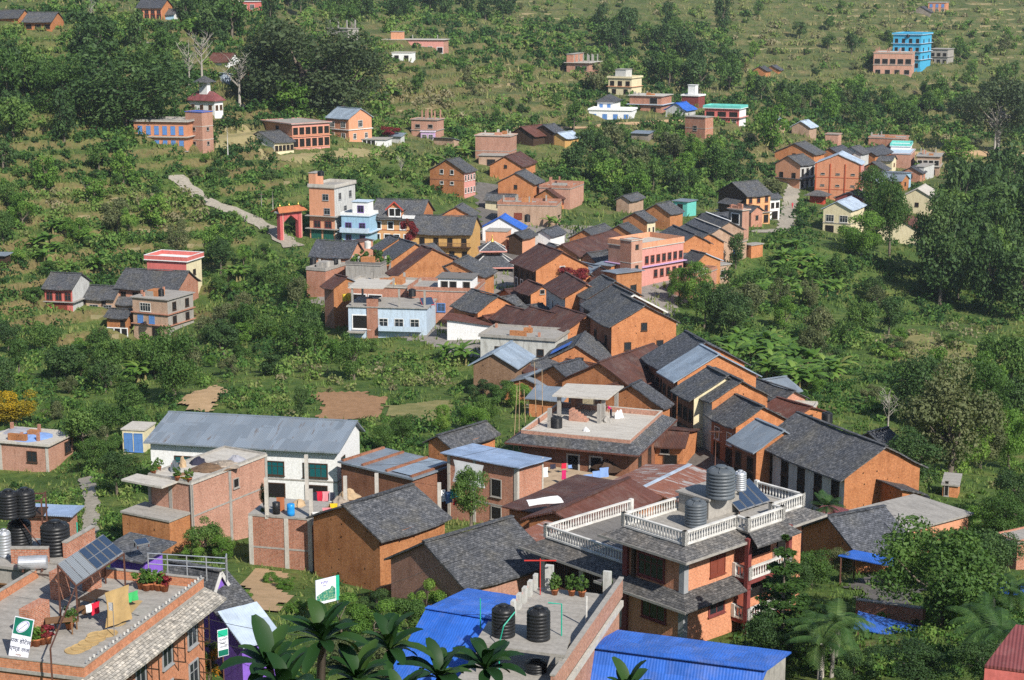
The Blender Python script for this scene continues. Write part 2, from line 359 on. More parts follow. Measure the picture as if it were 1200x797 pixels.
    def obj(s, name, parent=None, loc=None, rz=None, smooth=False):
        o = bpy.data.objects.new(name, s.mesh(name, smooth)); COL.objects.link(o)
        if parent is not None: o.parent = parent
        if loc is not None: o.location = loc
        if rz is not None: o.rotation_euler = (0, 0, rz)
        return o
def boxuv(me):
    n = len(me.polygons); nl = len(me.loops)
    if n == 0: return
    co = np.empty(len(me.vertices) * 3); me.vertices.foreach_get('co', co); co = co.reshape(-1, 3)
    nr = np.empty(n * 3); me.polygons.foreach_get('normal', nr); nr = nr.reshape(-1, 3)
    lt = np.empty(n, int); me.polygons.foreach_get('loop_total', lt)
    lv = np.empty(nl, int); me.loops.foreach_get('vertex_index', lv)
    N = np.repeat(nr, lt, 0); P = co[lv]
    t = np.stack([-N[:, 1], N[:, 0], np.zeros(nl)], 1); ln = np.linalg.norm(t, axis=1, keepdims=True)
    flat = ln[:, 0] < 0.08
    t = np.where(flat[:, None], np.array([[1.0, 0, 0]]), t / np.maximum(ln, 1e-6))
    b = np.cross(N, t); b = np.where(flat[:, None], np.array([[0, 1.0, 0]]), b)
    uv = np.stack([(P * t).sum(1), (P * b).sum(1)], 1).astype(np.float32)
    l = me.uv_layers.new(name='UVMap'); l.data.foreach_set('uv', uv.ravel())
def tag(o, label=None, cat=None, group=None, kind=None):
    if label: o['label'] = label
    if cat: o['category'] = cat
    if group: o['group'] = group
    if kind: o['kind'] = kind
    return o
def empty(name, loc=(0,0,0), rz=0.0, label=None, cat=None, group=None):
    o = bpy.data.objects.new(name, None); COL.objects.link(o); o.empty_display_size = 0.3
    o.location = loc; o.rotation_euler = (0, 0, rz)
    return tag(o, label, cat, group)
def inst(name, me, parent=None, loc=(0,0,0), rz=0.0, scale=None):
    o = bpy.data.objects.new(name, me); COL.objects.link(o); o.location = loc; o.rotation_euler = (0,0,rz)
    if parent is not None: o.parent = parent
    if scale is not None: o.scale = scale
    return o
# ---------------------------------------------------------------- houses
FOOT = []          # footprints (for keeping plants out)
BH = {}            # houses by key
WIN = {}
def win_mesh(w, h, style):
    k = (round(w, 1), round(h, 1), style)
    if k in WIN: return WIN[k]
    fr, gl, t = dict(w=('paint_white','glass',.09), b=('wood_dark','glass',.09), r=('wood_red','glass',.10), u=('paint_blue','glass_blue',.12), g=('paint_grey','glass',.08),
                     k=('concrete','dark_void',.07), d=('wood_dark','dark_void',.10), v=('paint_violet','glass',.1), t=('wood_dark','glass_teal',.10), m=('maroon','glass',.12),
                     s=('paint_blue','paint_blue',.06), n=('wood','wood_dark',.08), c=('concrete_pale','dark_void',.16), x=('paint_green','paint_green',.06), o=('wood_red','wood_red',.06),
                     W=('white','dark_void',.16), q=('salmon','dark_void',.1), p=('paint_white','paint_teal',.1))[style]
    w, h = k[0], k[1]
    f = MB(); d = 0.07; 
    f.box(-w/2-t, -d, -t, -w/2, 0.0, h+t, fr); f.box(w/2, -d, -t, w/2+t, 0.0, h+t, fr)
    f.box(-w/2, -d, -t, w/2, 0.0, 0, fr); f.box(-w/2, -d, h, w/2, 0.0, h+t, fr)
    f.box(-w/2-t-.05, -d-.08, -t-.06, w/2+t+.05, 0.0, -t-.003, fr)
    n = max(1, int(round(w / 0.55)))
    if style not in 'kcdWq':
        for i in range(1, n): x = -w/2 + w*i/n; f.box(x-.025, -d+.02, 0, x+.025, 0, h, fr)
        if h > 1.0: f.box(-w/2, -d+.025, h*.68-.02, w/2, -.003, h*.68+.02, fr)
    g = MB(); g.box(-w/2, -0.03, 0, w/2, 0.0, h, gl)
    WIN[k] = (f.mesh('window'), g.mesh('pane')); return WIN[k]
def add_win(b, face, s, z, w, h, style, name='window', off=0.0):
    f, g = win_mesh(w, h, style)
    if face == 'R': loc, rz = (s, -off - 0.002, z), 0
    elif face == 'L': loc, rz = (-off - 0.002, s, z), -math.pi/2
    elif face == 'E': loc, rz = (b['W'] + off + 0.002, s, z), math.pi/2
    o = inst(name, f, b['root'], loc, rz)
    if b['d'] < 420: inst('pane', g, o)
    else:
        inst('pane', g, o)
    return o
def wins(b, face, rows):
    span = b['W'] if face == 'R' else b['L']
    for r in rows:
        zf, n, w, h, st = r[:5]; a, e = r[5] if len(r) > 5 else (0.0, 1.0)
        if face == 'L': a, e = 1 - e, 1 - a          # fractions read left to right in the picture
        nm = r[6] if len(r) > 6 else ('shutter' if st in 'sx' else 'window')
        z = zf * b['H']
        w = min(w, span * (e - a) / max(n, 1) * 0.8)
        for i in range(n):
            add_win(b, face, span * (a + (e - a) * (i + .5) / n), z, w, h, st, nm)
def gable_parts(W, L, H, f, rise, ridge, axis):
    """wall prism; axis 'R': gable triangle on the right-hand (front) face, ridge runs along y"""
    m = MB(); xr = W * ridge
    prof = [(0, -f), (W, -f), (W, H), (xr, H + rise), (0, H)]
    return prof
def house(key, name, label, A, by, xL, xR, th, roof, wall, Rw=(), Lw=(), d=None, cat='house', group=None, found=4.0, bands=(), wall_l=None, band_mat='concrete', Wm=None, Lm=None, trim=None):
    ax, ay = A
    if d is None: d = ground_d(ax, by)
    base = at(ax, by, d)
    lo, hi = 0.5, 40.0
    for _ in range(40):
        mid = (lo + hi) / 2
        if proj((base.x, base.y, base.z + mid))[1] > ay: lo = mid
        else: hi = mid
    H = lo
    t = R(th); c, s = math.cos(t), math.sin(t)
    x0, _, d0 = base.x, 0, proj((base.x, base.y, base.z + H))[2]
    def ext(xp, dx, dy, lim=70):
        k = (xp - 600); den = F * dx - k * dy * CP
        q = (k * d0 - F * x0) / den if abs(den) > 1e-6 else 8
        return q if 1.0 < q < lim else 7.0
    W = Wm or ext(xR, c, s); L = Lm or ext(xL, -s, c)
    if not Lm and th > 60 and L > 0: 
        if W > 1.3 * L + 2: W = 1.3 * L + 2
        if not Wm and W < .45 * L + 2 and roof[0] in ('gR', 'flat'): W = min(.45 * L + 2, 7.5)
    el = (CAMZ - base.z - H) / max(base.y, 1)
    root = empty(name, base, t, label, cat, group)
    b = dict(root=root, W=W, L=L, H=H, d=d, base=base, th=t, z=base.z)
    BH[key] = b
    wl = wall; m = MB()
    wm2 = wall_l or wall
    kind = roof[0]
    rmat = None
    if kind in ('gR', 'gL'):
        rise = roof[1] * d0 / F / math.cos(R(14)); rmat = roof[2]
        if kind == 'gR' and th >= 65: rise = max(.16 * W, rise - W * .5 * el)
        opt = roof[3] if len(roof) > 3 else {}
        span = W if kind == 'gR' else L
        if rise > .30 * span and not opt.get('steep'):
            want = rise
            if kind == 'gR' and not Wm: W = min(W * 1.4, max(W, want / .27)); span = W
            if kind == 'gL' and not Lm: L = min(L * 1.12, max(L, want / .27)); span = L
            rise = min(want, .27 * span); H += .45 * (want - rise); b['W'], b['L'], b['H'] = W, L, H
        oe = opt.get('oe', 0.55); og = opt.get('og', 0.35); rr = opt.get('r', 0.5); th_ = opt.get('t', 0.14)
        if kind == 'gR':
            xr = W * rr; pr = [(0, -found), (W, -found), (W, H), (xr, H + rise), (0, H)]
            vs = [(x, 0, z) for x, z in pr] + [(x, L, z) for x, z in pr]
            m.add(vs, [(0,1,2,3,4), (9,8,7,6,5), (1,6,7,2)], wl); m.add(vs, [(5,0,4,9)], wm2)
        else:
            yr = L * rr; pr = [(0, -found), (L, -found), (L, H), (yr, H + rise), (0, H)]
            vs = [(0, y, z) for y, z in pr] + [(W, y, z) for y, z in pr]
            m.add(vs, [(4,3,2,1,0)], wm2); m.add(vs, [(5,6,7,8,9), (6,1,2,7), (0,5,9,4)], wl)
        m.obj('wall', root)
        rm = MB(); nx = max(3, int((L if kind == 'gR' else W) / 1.2)); j = opt.get('jit', 0.065); up = 0.16
        if kind == 'gR':
            xr = W * rr
            s1 = rise / xr; s2 = rise / (W - xr); sg = opt.get('sag', 0.15)
            e1 = (-oe, H - s1 * oe + up); e2 = (W + oe, H - s2 * oe + up); top = H + rise + up
            rm.slab((e1[0], L + og, e1[1]), (e1[0], -og, e1[1]), (xr, -og, top), (xr, L + og, top), th_, rmat, nx, 3, j, sg)
            rm2 = MB(); m2 = opt.get('mat2', rmat)
            rm2.slab((e2[0], -og, e2[1]), (e2[0], L + og, e2[1]), (xr, L + og, top + .004), (xr, -og, top + .004), th_, m2, nx, 3, j, sg)
            rm.obj('roof', root); rm2.obj('roof', root)
            cap = MB(); cap.obox((xr, -og - .02, top + .01), (xr, L + og + .02, top + .01), .35, .09, opt.get('cap', rmat)); cap.obj('ridge_cap', root)
        else:
            yr = L * rr; s1 = rise / yr; s2 = rise / (L - yr); sg = opt.get('sag', 0.15)
            top = H + rise + up
            rm.slab((-og, -oe, H - s1 * oe + up), (W + og, -oe, H - s1 * oe + up), (W + og, yr, top), (-og, yr, top), th_, rmat, nx, 3, j, sg)
            rm2 = MB(); m2 = opt.get('mat2', rmat)
            rm2.slab((W + og, L + oe, H - s2 * oe + up), (-og, L + oe, H - s2 * oe + up), (-og, yr, top + .004), (W + og, yr, top + .004), th_, m2, nx, 3, j, sg)
            rm.obj('roof', root); rm2.obj('roof', root)
            cap = MB(); cap.obox((-og - .02, yr, top + .01), (W + og + .02, yr, top + .01), .35, .09, opt.get('cap', rmat)); cap.obj('ridge_cap', root)
        if trim:
            tm = MB()
            if kind == 'gR':
                xr = W * rr
                tm.obox((-oe, -og - .03, H - rise / xr * oe + .02), (xr, -og - .03, H + rise + .02), .06, .22, trim)
                tm.obox((W + oe, -og - .03, H - rise / (W - xr) * oe + .02), (xr, -og - .03, H + rise + .02), .06, .22, trim)
            else:
                yr = L * rr
                tm.obox((-og - .03, -oe, H - rise / yr * oe + .02), (-og - .03, yr, H + rise + .02), .06, .22, trim)
                tm.obox((-og - .03, L + oe, H - rise / (L - yr) * oe + .02), (-og - .03, yr, H + rise + .02), .06, .22, trim)
            tm.obj('bargeboard', root)
        b['rise'] = rise
    elif kind == 'flat':
        ph, oh, smat = roof[1], roof[2], roof[3]
        opt = roof[4] if len(roof) > 4 else {}
        m.add([(0,0,-found),(W,0,-found),(W,L,-found),(0,L,-found),(0,0,H),(W,0,H),(W,L,H),(0,L,H)], [(0,3,2,1),(0,1,5,4),(1,2,6,5),(2,3,7,6)], wl)
        m.add([(0,0,-found),(0,L,-found),(0,0,H),(0,L,H)], [(1,0,2,3)], wm2)
        m.obj('wall', root)
        sl = MB(); sl.box(-oh, -oh, H, W + oh, L + oh, H + .16, smat); sl.obj('roof_slab', root)
        if ph > 0:
            pm = opt.get('pm', wall); p = MB(); z0, z1, tt, o2 = H + .163, H + .16 + ph, .14, opt.get('po', max(oh - .05, 0))
            p.box(-o2, -o2, z0, W + o2, -o2 + tt, z1, pm); p.box(-o2, L + o2 - tt, z0, W + o2, L + o2, z1, pm)
            p.box(-o2, -o2 + tt, z0, -o2 + tt, L + o2 - tt, z1, pm); p.box(W + o2 - tt, -o2 + tt, z0, W + o2, L + o2 - tt, z1, pm)
            if opt.get('cap'):
                for q in ((-o2-.03, -o2-.03, W+o2+.03, -o2+tt+.03), (-o2-.03, L+o2-tt-.03, W+o2+.03, L+o2+.03), (-o2-.03, -o2+tt+.03, -o2+tt+.03, L+o2-tt-.03), (W+o2-tt-.03, -o2+tt+.03, W+o2+.03, L+o2-tt-.03)):
                    p.box(q[0], q[1], z1, q[2], q[3], z1 + .06, opt['cap'])
            p.obj('parapet', root)
        b['top'] = H + .16
    elif kind in ('sR', 'sL'):      # mono-pitch; sR: high at the back of the right face direction y=L ; sL: high at x=W
        rise = roof[1] * d0 / F / math.cos(R(14)); rmat = roof[2]; opt = roof[3] if len(roof) > 3 else {}
        oe = opt.get('oe', .5); og = opt.get('og', .35)
        if kind == 'sR':
            zz = [H, H, H + rise, H + rise]
        else:
            zz = [H, H + rise, H + rise, H]
        vs = [(0,0,-found),(W,0,-found),(W,L,-found),(0,L,-found),(0,0,zz[0]),(W,0,zz[1]),(W,L,zz[2]),(0,L,zz[3])]
        m.add(vs, [(0,3,2,1),(0,1,5,4),(1,2,6,5),(2,3,7,6),(4,5,6,7)], wl); m.add(vs, [(3,0,4,7)], wm2); m.obj('wall', root)
        rm = MB(); up = .16
        nx = max(3, int(max(W, L) / 1.5))
        if kind == 'sR':
            k = rise / L
            rm.slab((-og, -oe, H - k*oe + up), (W+og, -oe, H - k*oe + up), (W+og, L+oe, H + rise + k*oe + up), (-og, L+oe, H + rise + k*oe + up), .1, rmat, nx, 3, opt.get('jit', .03))
        else:
            k = rise / W
            rm.slab((-oe, L+og, H - k*oe + up), (-oe, -og, H - k*oe + up), (W+oe, -og, H + rise + k*oe + up), (W+oe, L+og, H + rise + k*oe + up), .1, rmat, nx, 3, opt.get('jit', .03))
        rm.obj('roof', root); b['rise'] = rise
    elif kind == 'hip':
        rise = roof[1] * d0 / F / math.cos(R(14)); rmat = roof[2]; opt = roof[3] if len(roof) > 3 else {}; oe = opt.get('oe', .6)
        m.box(0, 0, -found, W, L, H, wl); m.obj('wall', root)
        q = min(W, L) / 2 + oe; rm = MB(); z0 = H - .05; z1 = H + rise
        if W >= L: rd = [(-oe + q, L/2, z1), (W + oe - q, L/2, z1)]
        else: rd = [(W/2, -oe + q, z1), (W/2, L + oe - q, z1)]
        cs = [(-oe,-oe,z0),(W+oe,-oe,z0),(W+oe,L+oe,z0),(-oe,L+oe,z0)]
        vs = cs + rd + [(x, y, z - .12) for x, y, z in cs]
        if W >= L: fs = [(0,1,5,4),(1,2,5),(2,3,4,5),(3,0,4)]
        else: fs = [(0,1,4),(1,2,5,4),(2,3,5),(3,0,4,5)]
        rm.add(vs, fs + [(9,8,7,6),(6,7,1,0),(7,8,2,1),(8,9,3,2),(9,6,0,3)], rmat); rm.obj('roof', root)
    elif kind == 'none':
        m.box(0, 0, -found, W, L, H, wl); m.obj('wall', root)
    for zf, oh in bands:
        z = zf * H; bd = MB(); bd.box(-oh, -oh, z - .07, W + oh, L + oh, z + .07, band_mat); bd.obj('floor_band', root)
    wins(b, 'R', Rw); wins(b, 'L', Lw)
    cx = [base + Vector((c*x - s*y, s*x + c*y, 0)) for x, y in ((0,0),(W,0),(W,L),(0,L))]
    FOOT.append(np.array([(p.x, p.y) for p in cx]))
    return b
def Wp(b, x, y, z):
    c, s = math.cos(b['th']), math.sin(b['th']); p = b['base']
    return Vector((p.x + c*x - s*y, p.y + s*x + c*y, p.z + z))
def loc(b, p):
    c, s = math.cos(b['th']), math.sin(b['th']); q = p - b['base']
    return Vector((c*q.x + s*q.y, -s*q.x + c*q.y, q.z))
def part(b, name, fn):
    m = MB(); fn(m); return m.obj(name, b['root'])
def balcony(b, face, s0, s1, z, dep, slab='concrete', rail='white', rh=.9, solid=True):
    m = MB(); q = MB()
    def bx(mb, a0, d0, z0, a1, d1, z1, mat):
        if face == 'R': mb.box(a0, -d1, z0, a1, -d0, z1, mat)
        else: mb.box(-d1, a0, z0, -d0, a1, z1, mat)
    bx(m, s0, .003, z - .15, s1, dep, z, slab); o = m.obj('balcony', b['root'])
    if solid:
        bx(q, s0, dep - .12, z + .003, s1, dep, z + rh, rail); bx(q, s0, .003, z + .003, s0 + .12, dep - .123, z + rh, rail); bx(q, s1 - .12, .003, z + .003, s1, dep - .123, z + rh, rail)
    else:
        bx(q, s0, dep - .09, z + rh - .08, s1, dep - .03, z + rh, rail); n = int((s1 - s0) / .25)
        for i in range(n + 1):
            a = s0 + (s1 - s0 - .05) * i / n; bx(q, a, dep - .085, z + .003, a + .05, dep - .035, z + rh - .083, rail)
    q.obj('railing', o)
    return o
def penthouse(b, x0, y0, x1, y1, h, mat, slab='concrete', oh=.2, name='stair_tower', top=None):
    z = b['top'] if 'top' in b else b['H']
    m = MB(); m.box(x0, y0, z + .003, x1, y1, z + h, mat); o = m.obj(name, b['root'])
    q = MB(); q.box(x0 - oh, y0 - oh, z + h, x1 + oh, y1 + oh, z + h + .12, slab); q.obj('roof_slab', o)
    return o
def columns(b, pts, h, s=.28, mat='concrete', name='column', z=None):
    z = b.get('top', b['H']) if z is None else z
    for x, y in pts:
        m = MB(); m.box(x - s/2, y - s/2, z + .003, x + s/2, y + s/2, z + h, mat); m.obj(name, b['root'])
def awning(b, face, z, dep, mat, drop=.5, s0=-.3, s1=None, name='pent_roof'):
    span = (b['W'] if face == 'R' else b['L']) if s1 is None else s1
    m = MB(); e = span + (.3 if s1 is None else 0)
    if face == 'R': m.slab((s0, -dep, z - drop), (e, -dep, z - drop), (e, .02, z), (s0, .02, z), .1, mat, 6, 1, .03)
    else: m.slab((-dep, e, z - drop), (-dep, s0, z - drop), (.02, s0, z), (.02, e, z), .1, mat, 6, 1, .03)
    return m.obj(name, b['root'])
# ---------------------------------------------------------------- the town, from the front to the back
G1 = 'houses of the hill town'
def hs(*a, **k):
    k.setdefault('group', G1); return house(*a, **k)
# --- foreground
hs('hotel_left', 'brick_hotel', 'long brick building at bottom left with a flat concrete roof terrace and slanted tile skirt', (107,797), 950, -60, 237, 74, ('flat', .5, .12, 'concrete', {'pm':'brick_fair','cap':'concrete'}), 'brick_fair',
   Rw=[(.62,4,.9,1.5,'g',(.08,1)),(.24,4,.9,1.5,'g',(.08,1))], d=80, found=2, cat='hotel', Lm=9.2)
hs('tank_house', 'concrete_house', 'grey concrete house at the left edge carrying water tanks on its roof', (62,672), 740, -40, 108, 72, ('flat', 0, .15, 'concrete'), 'concrete', Rw=[], Lw=[(.1,2,.9,2.0,'n',(.2,.95))], d=92, found=5)
hs('tin_shed', 'brick_shed', 'brick shed with a patched bluish tin roof above the black tanks', (84,604), 640, 16, 90, 84, ('sL', 0.1, 'tin_dull_blue'), 'brick_raw', d=118, found=5, cat='shed')
hs('brick_left', 'unfinished_house', 'square unplastered brick house with a flat roof at the left edge', (58,523), 553, -14, 77, 74, ('flat', .12, .3, 'concrete_pale', {'pm':'concrete_pale'}), 'brick_pink', Lw=[(.35,1,1.1,1.1,'b',(.55,.9))], Rw=[(.4,1,1.2,1.2,'b',(.5,1))])
hs('rubble_house', 'unfinished_house', 'unplastered brick house with rubble and pots lying on its flat concrete roof', (227,568), 640, 175, 311, 60, ('flat', .16, .12, 'concrete_pale', {'pm':'concrete'}), 'brick_pink', Rw=[(.68,1,.6,.7,'k',(.5,.66))], bands=[(.48,.03)], d=138)
hs('rubble_annex', 'brick_store', 'old brick store with stained walls below the rubble roofed house', (200,612), 650, 143, 225, 60, ('flat', 0, .1, 'concrete'), 'brick_earth', Lw=[], d=136)
hs('violet_house', 'violet_house', 'violet house with white trimmed windows and a steep narrow slate roof by the terrace', (250,702), 790, 229, 262, 62, ('gR', 26, 'slate', {'oe':.2,'og':.15,'steep':1}), 'violet', Lw=[(.45,2,.6,1.3,'w')], d=97, trim='paint_white', found=3, Wm=1.7, Lm=3.4)
hs('violet_main', 'violet_house', 'violet house under a broad slate roof just left of the light tin roof', (274,737), 800, 254, 300, 42, ('sR', 30, 'slate', {'oe':.5,'og':.3}), 'violet', Lw=[], Rw=[], d=95, found=3, Wm=2.0, Lm=3.4)
hs('violet_back', 'violet_house', 'small violet house under a wide slate roof behind the solar panel canopy', (172,655), 715, 140, 180, 60, ('sL', 4, 'slate', {'oe':.8,'og':.5}), 'violet', d=104, found=2, Lw=[], Wm=1.6, Lm=2.8)
hs('violet_low', 'violet_shed', 'violet shed with a shiny light tin roof beside the sand bank', (285,756), 800, 278, 328, 40, ('sR', 20, 'tin_light', {'oe':.3,'og':.1}), 'violet', d=93, found=3, cat='shed', Wm=2.3, Lm=2.0)
hs('school', 'white_hall', 'long white two storey hall with a grey tin roof and teal windows', (396,528), 592, 176, 428, 79, ('gR', 27, 'tin_old', {'oe':.7,'og':.4,'jit':.02,'sag':0,'r':.75}), 'white', Lw=[(.5,4,2.2,1.25,'t',(.08,1)),(.08,4,2.0,1.3,'d',(.1,1))], Rw=[(.55,1,1.0,1.2,'t',(.0,.5))], d=158, bands=[(.42,.05)], cat='hall')
hs('brick_flat', 'brick_workshop', 'low brick workshop with a flat tin roof weighed down by brick rows', (484,562), 612, 400, 531, 52, ('flat', 0, .25, 'tin_old'), 'brick_dark', found=3)
hs('tin_brick', 'brick_house', 'two storey brick house with a flat blue grey tin roof beside a leafy tree', (606,548), 618, 526, 636, 55, ('sL', -3, 'tin_dull_blue', {'oe':.5,'og':.6}), 'brick_raw', Lw=[(.45,1,1.0,1.5,'k',(.55,.85)),(.06,1,1.0,1.1,'k',(.55,.85))], Rw=[], bands=[(.3,.03)])
hs('slate_hut', 'slate_hut', 'small orange hut under a worn slate roof behind the blue tin roofed brick house', (528,528), 556, 505, 580, 50, ('gL', 20, 'slate'), 'brick_orange')
hs('orange_slate', 'mud_brick_house', 'orange mud brick house with a broad slate roof beside the laundry yard', (446,630), 700, 367, 521, 48, ('gL', 25, 'slate', {'oe':.5,'og':.3}), 'brick_earth', wall_l='brick_earth', Rw=[(.42,3,.7,.9,'p',(.1,.95))], d=124)
hs('slate_front', 'mud_brick_house', 'brick house with a big plain slate roof next to the blue tin sheds', (546,688), 740, 458, 642, 43, ('gL', 36, 'slate', {'oe':.4,'og':.3}), 'brick_pink', d=112)
hs('yard_wall', 'yard_house', 'brick ground floor with concrete posts and a cluttered open roof below the white hall', (366,610), 672, 292, 372, 76, ('flat', 0, .05, 'concrete'), 'brick_raw', bands=[(.42,.03)], d=130, wall_l='brick_raw')
# --- the big hotel
HB = hs('hotel', 'brick_hotel', 'two storey brick hotel with white balustrades around its tank topped roof terrace', (800,642), 747, 731, 940, 43, ('flat', 0, .05, 'concrete'), 'brick_fair',
   Lw=[(.56,1,2.3,1.3,'m',(.22,.72)),(.1,1,2.6,1.5,'m',(.3,.75))], Rw=[(.58,1,1.3,1.3,'o',(.12,.42)),(.14,1,1.3,1.4,'m',(.12,.42))], d=104, found=4, cat='hotel')
HW = hs('hotel_wing', 'hotel_wing', 'single storey terrace wing of the brick hotel with white balustrade and iron gates', (731,663), 716, 640, 800, 43, ('none',), 'brick_fair', d=108.5, found=4, cat='wing', Wm=8.2)
def blue_shed(label, rl, rr_, fl, nl, zr, zf, zn):
    P = at_z(*rl, zr); Q = at_z(*rr_, zr); Fl = at_z(*fl, zf); Nl = at_z(*nl, zn); dx = Q - P; Fr = Fl + dx; Nr = Nl + dx
    r = empty('blue_tin_shed', Vector((Nl.x, Nl.y, zn - 4)), 0, label, 'shed', G1); o = r.location; m = MB()
    m.slab(Nl - o, Nr - o, Q - o, P - o, .08, 'tin_blue', 10, 4, .012); m.obj('roof', r); m = MB(); m.slab(Fr - o, Fl - o, P - o + Vector((0,0,.004)), Q - o + Vector((0,0,.004)), .08, 'tin_blue', 10, 4, .012); m.obj('roof', r)
    m = MB(); m.obox(P - o + Vector((0,0,.03)), Q - o + Vector((0,0,.03)), .45, .05, 'tin_blue'); m.obj('ridge_cap', r)
    k = .25; c = (P + Q + Fl + Nl + Fr + Nr) / 6
    ins = [(p.lerp(c, .05)) - o for p in (Nl, Nr, Q, Fr, Fl, P)]; z = Vector((0, 0, .1)); n = len(ins); m = MB(); vs = [v - z for v in ins] + [Vector((v.x, v.y, -3)) for v in ins]
    m.add(vs, [(i, n + i, n + (i + 1) % n, (i + 1) % n) for i in range(n)], 'concrete'); m.obj('wall', r)
    FOOT.append(np.array([(p.x, p.y) for p in (Nl, Nr, Fr, Fl)]))
blue_shed('shed with a wide bright blue corrugated roof at the bottom, right of the brick parapet', (689,757), (899,784.5), (724,738), (664,811), 29.0, 28.65, 27.1)
blue_shed('shed with a bright blue corrugated roof left of the two black tanks', (500,712), (604,729), (548,689), (448,803), 26.77, 26.2, 24.3)
TF = hs('tank_front', 'concrete_house', 'house with a grey roof terrace and tall brick parapet between the blue sheds', (648,815), 960, 560, 728, 73, ('flat', 0, .05, 'concrete'), 'brick_pink', d=75, Lm=4.4, Wm=12.2)
# --- rust roofs behind the hotel
hs('rust_stripe', 'tin_roofed_house', 'long house with a rust striped corrugated roof behind the hotel tanks', (800,590), 625, 702, 852, 56, ('gL', 8, 'rust_mix', {'cap':'tin_light','jit':.02,'sag':.05}), 'brick_earth', d=139, Lm=7.5)
hs('rust_big', 'tin_roofed_house', 'house with a wide plain rust brown tin roof left of the hotel terrace', (684,621), 690, 640, 766, 55, ('gL', 14, 'rust_red', {'jit':.02,'sag':.05,'cap':'rust'}), 'brick_orange', d=124, Lm=4.8)
hs('rust_lean', 'tin_roofed_house', 'low dark rust roof stretching behind the wide plain rust brown roof', (654,606), 660, 600, 735, 55, ('sR', -2, 'rust'), 'brick_orange', d=129, Lm=4.5)
hs('rust_patch', 'tin_roofed_shed', 'shed with a patched grey and rust corrugated roof beside the big slate roof', (640,645), 690, 612, 680, 55, ('sR', 3, 'rust_mix'), 'brick_orange', d=118, cat='shed', Lm=2.6)
# --- construction house
CH = hs('skirt_house', 'brick_house', 'brick house under construction with a slate skirt roof and a concrete canopy on top', (737,524), 590, 611, 776, 70, ('flat', .0, .0, 'concrete_pale'), 'brick_dark', wall_l='brick_dark', Lw=[(.5,2,1.0,1.35,'c',(.38,.8))], Rw=[(.35,2,.9,1.9,'b',(.15,.75))], d=159)
hs('low_terrace', 'flat_roofed_store', 'low store whose sandy flat roof is covered with laundry and bricks', (690,588), 625, 600, 735, 60, ('flat', 0, .1, 'sand'), 'brick_raw', d=150)
hs('rust_corner', 'corner_house', 'small orange house with a rusty tin roof on the street corner', (800,520), 549, 768, 822, 70, ('gR', 17, 'rust', {'r':.2}), 'brick_orange', Lw=[(.55,1,.8,.8,'k',(.1,.6)),(.05,1,1.2,1.1,'d',(.2,.9))])
# --- right side of the street, near to far
hs('white_long', 'merchant_house', 'long slate roofed house with a white pillared front and bare orange gable', (988,559), 606, 893, 1056, 26, ('gR', 29, 'slate', {'oe':.7}), 'brick_orange', wall_l='white_grey', Lw=[(.42,5,.9,1.9,'d'),(.03,5,.9,1.5,'d')], bands=[])
hs('lean_to', 'lean_to', 'low lean-to against the bare orange gable of the long slate house', (1056,575), 606, 1040, 1080, 26, ('sL', -8, 'slate'), 'brick_orange', cat='shed', Lm=10)
hs('annex_flat', 'annex', 'low annex with a grey flat roof and pink pillars below the bare orange gable', (1062,622), 650, 1000, 1135, 35, ('flat', .0, .3, 'concrete'), 'salmon')
hs('slate_courtyard', 'slate_shed', 'low shed with a dark slate roof in the courtyard behind the hotel', (1003,648), 672, 948, 1064, 28, ('gL', 30, 'slate_dark', {'jit':.04,'oe':.9}), 'brick_orange', cat='shed')
hs('maroon_shed', 'tin_shed', 'shed with a maroon tin roof wedged between the hotel and the slate courtyard roof', (955,622), 650, 938, 985, 40, ('sL', 12, 'tin_maroon'), 'brick_raw', cat='shed')
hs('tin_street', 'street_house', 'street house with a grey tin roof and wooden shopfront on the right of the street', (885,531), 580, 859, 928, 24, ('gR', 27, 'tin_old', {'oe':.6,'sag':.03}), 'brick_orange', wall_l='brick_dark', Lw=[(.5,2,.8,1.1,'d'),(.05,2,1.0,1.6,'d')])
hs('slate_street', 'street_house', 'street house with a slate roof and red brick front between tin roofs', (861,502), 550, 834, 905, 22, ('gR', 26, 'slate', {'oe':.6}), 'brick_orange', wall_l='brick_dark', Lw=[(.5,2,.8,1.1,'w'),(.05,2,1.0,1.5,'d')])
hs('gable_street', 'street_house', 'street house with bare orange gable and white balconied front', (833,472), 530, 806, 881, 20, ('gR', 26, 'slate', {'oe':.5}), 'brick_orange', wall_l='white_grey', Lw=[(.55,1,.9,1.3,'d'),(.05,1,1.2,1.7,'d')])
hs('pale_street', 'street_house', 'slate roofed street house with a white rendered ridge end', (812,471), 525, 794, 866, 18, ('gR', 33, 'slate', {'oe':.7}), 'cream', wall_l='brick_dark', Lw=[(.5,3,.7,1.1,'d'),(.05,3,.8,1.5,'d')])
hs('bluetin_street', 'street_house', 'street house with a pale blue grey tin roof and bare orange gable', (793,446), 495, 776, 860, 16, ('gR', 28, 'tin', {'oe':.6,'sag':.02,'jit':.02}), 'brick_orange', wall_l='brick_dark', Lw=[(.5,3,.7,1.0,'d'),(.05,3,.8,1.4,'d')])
hs('slate_corner', 'street_house', 'street house with a large dark slate roof opposite the white topped shrine', (778,434), 485, 758, 846, 15, ('gR', 33, 'slate_dark', {'oe':.7}), 'brick_orange', wall_l='brick_dark', Lw=[(.5,4,.7,1.0,'d'),(.05,4,.8,1.4,'d')])
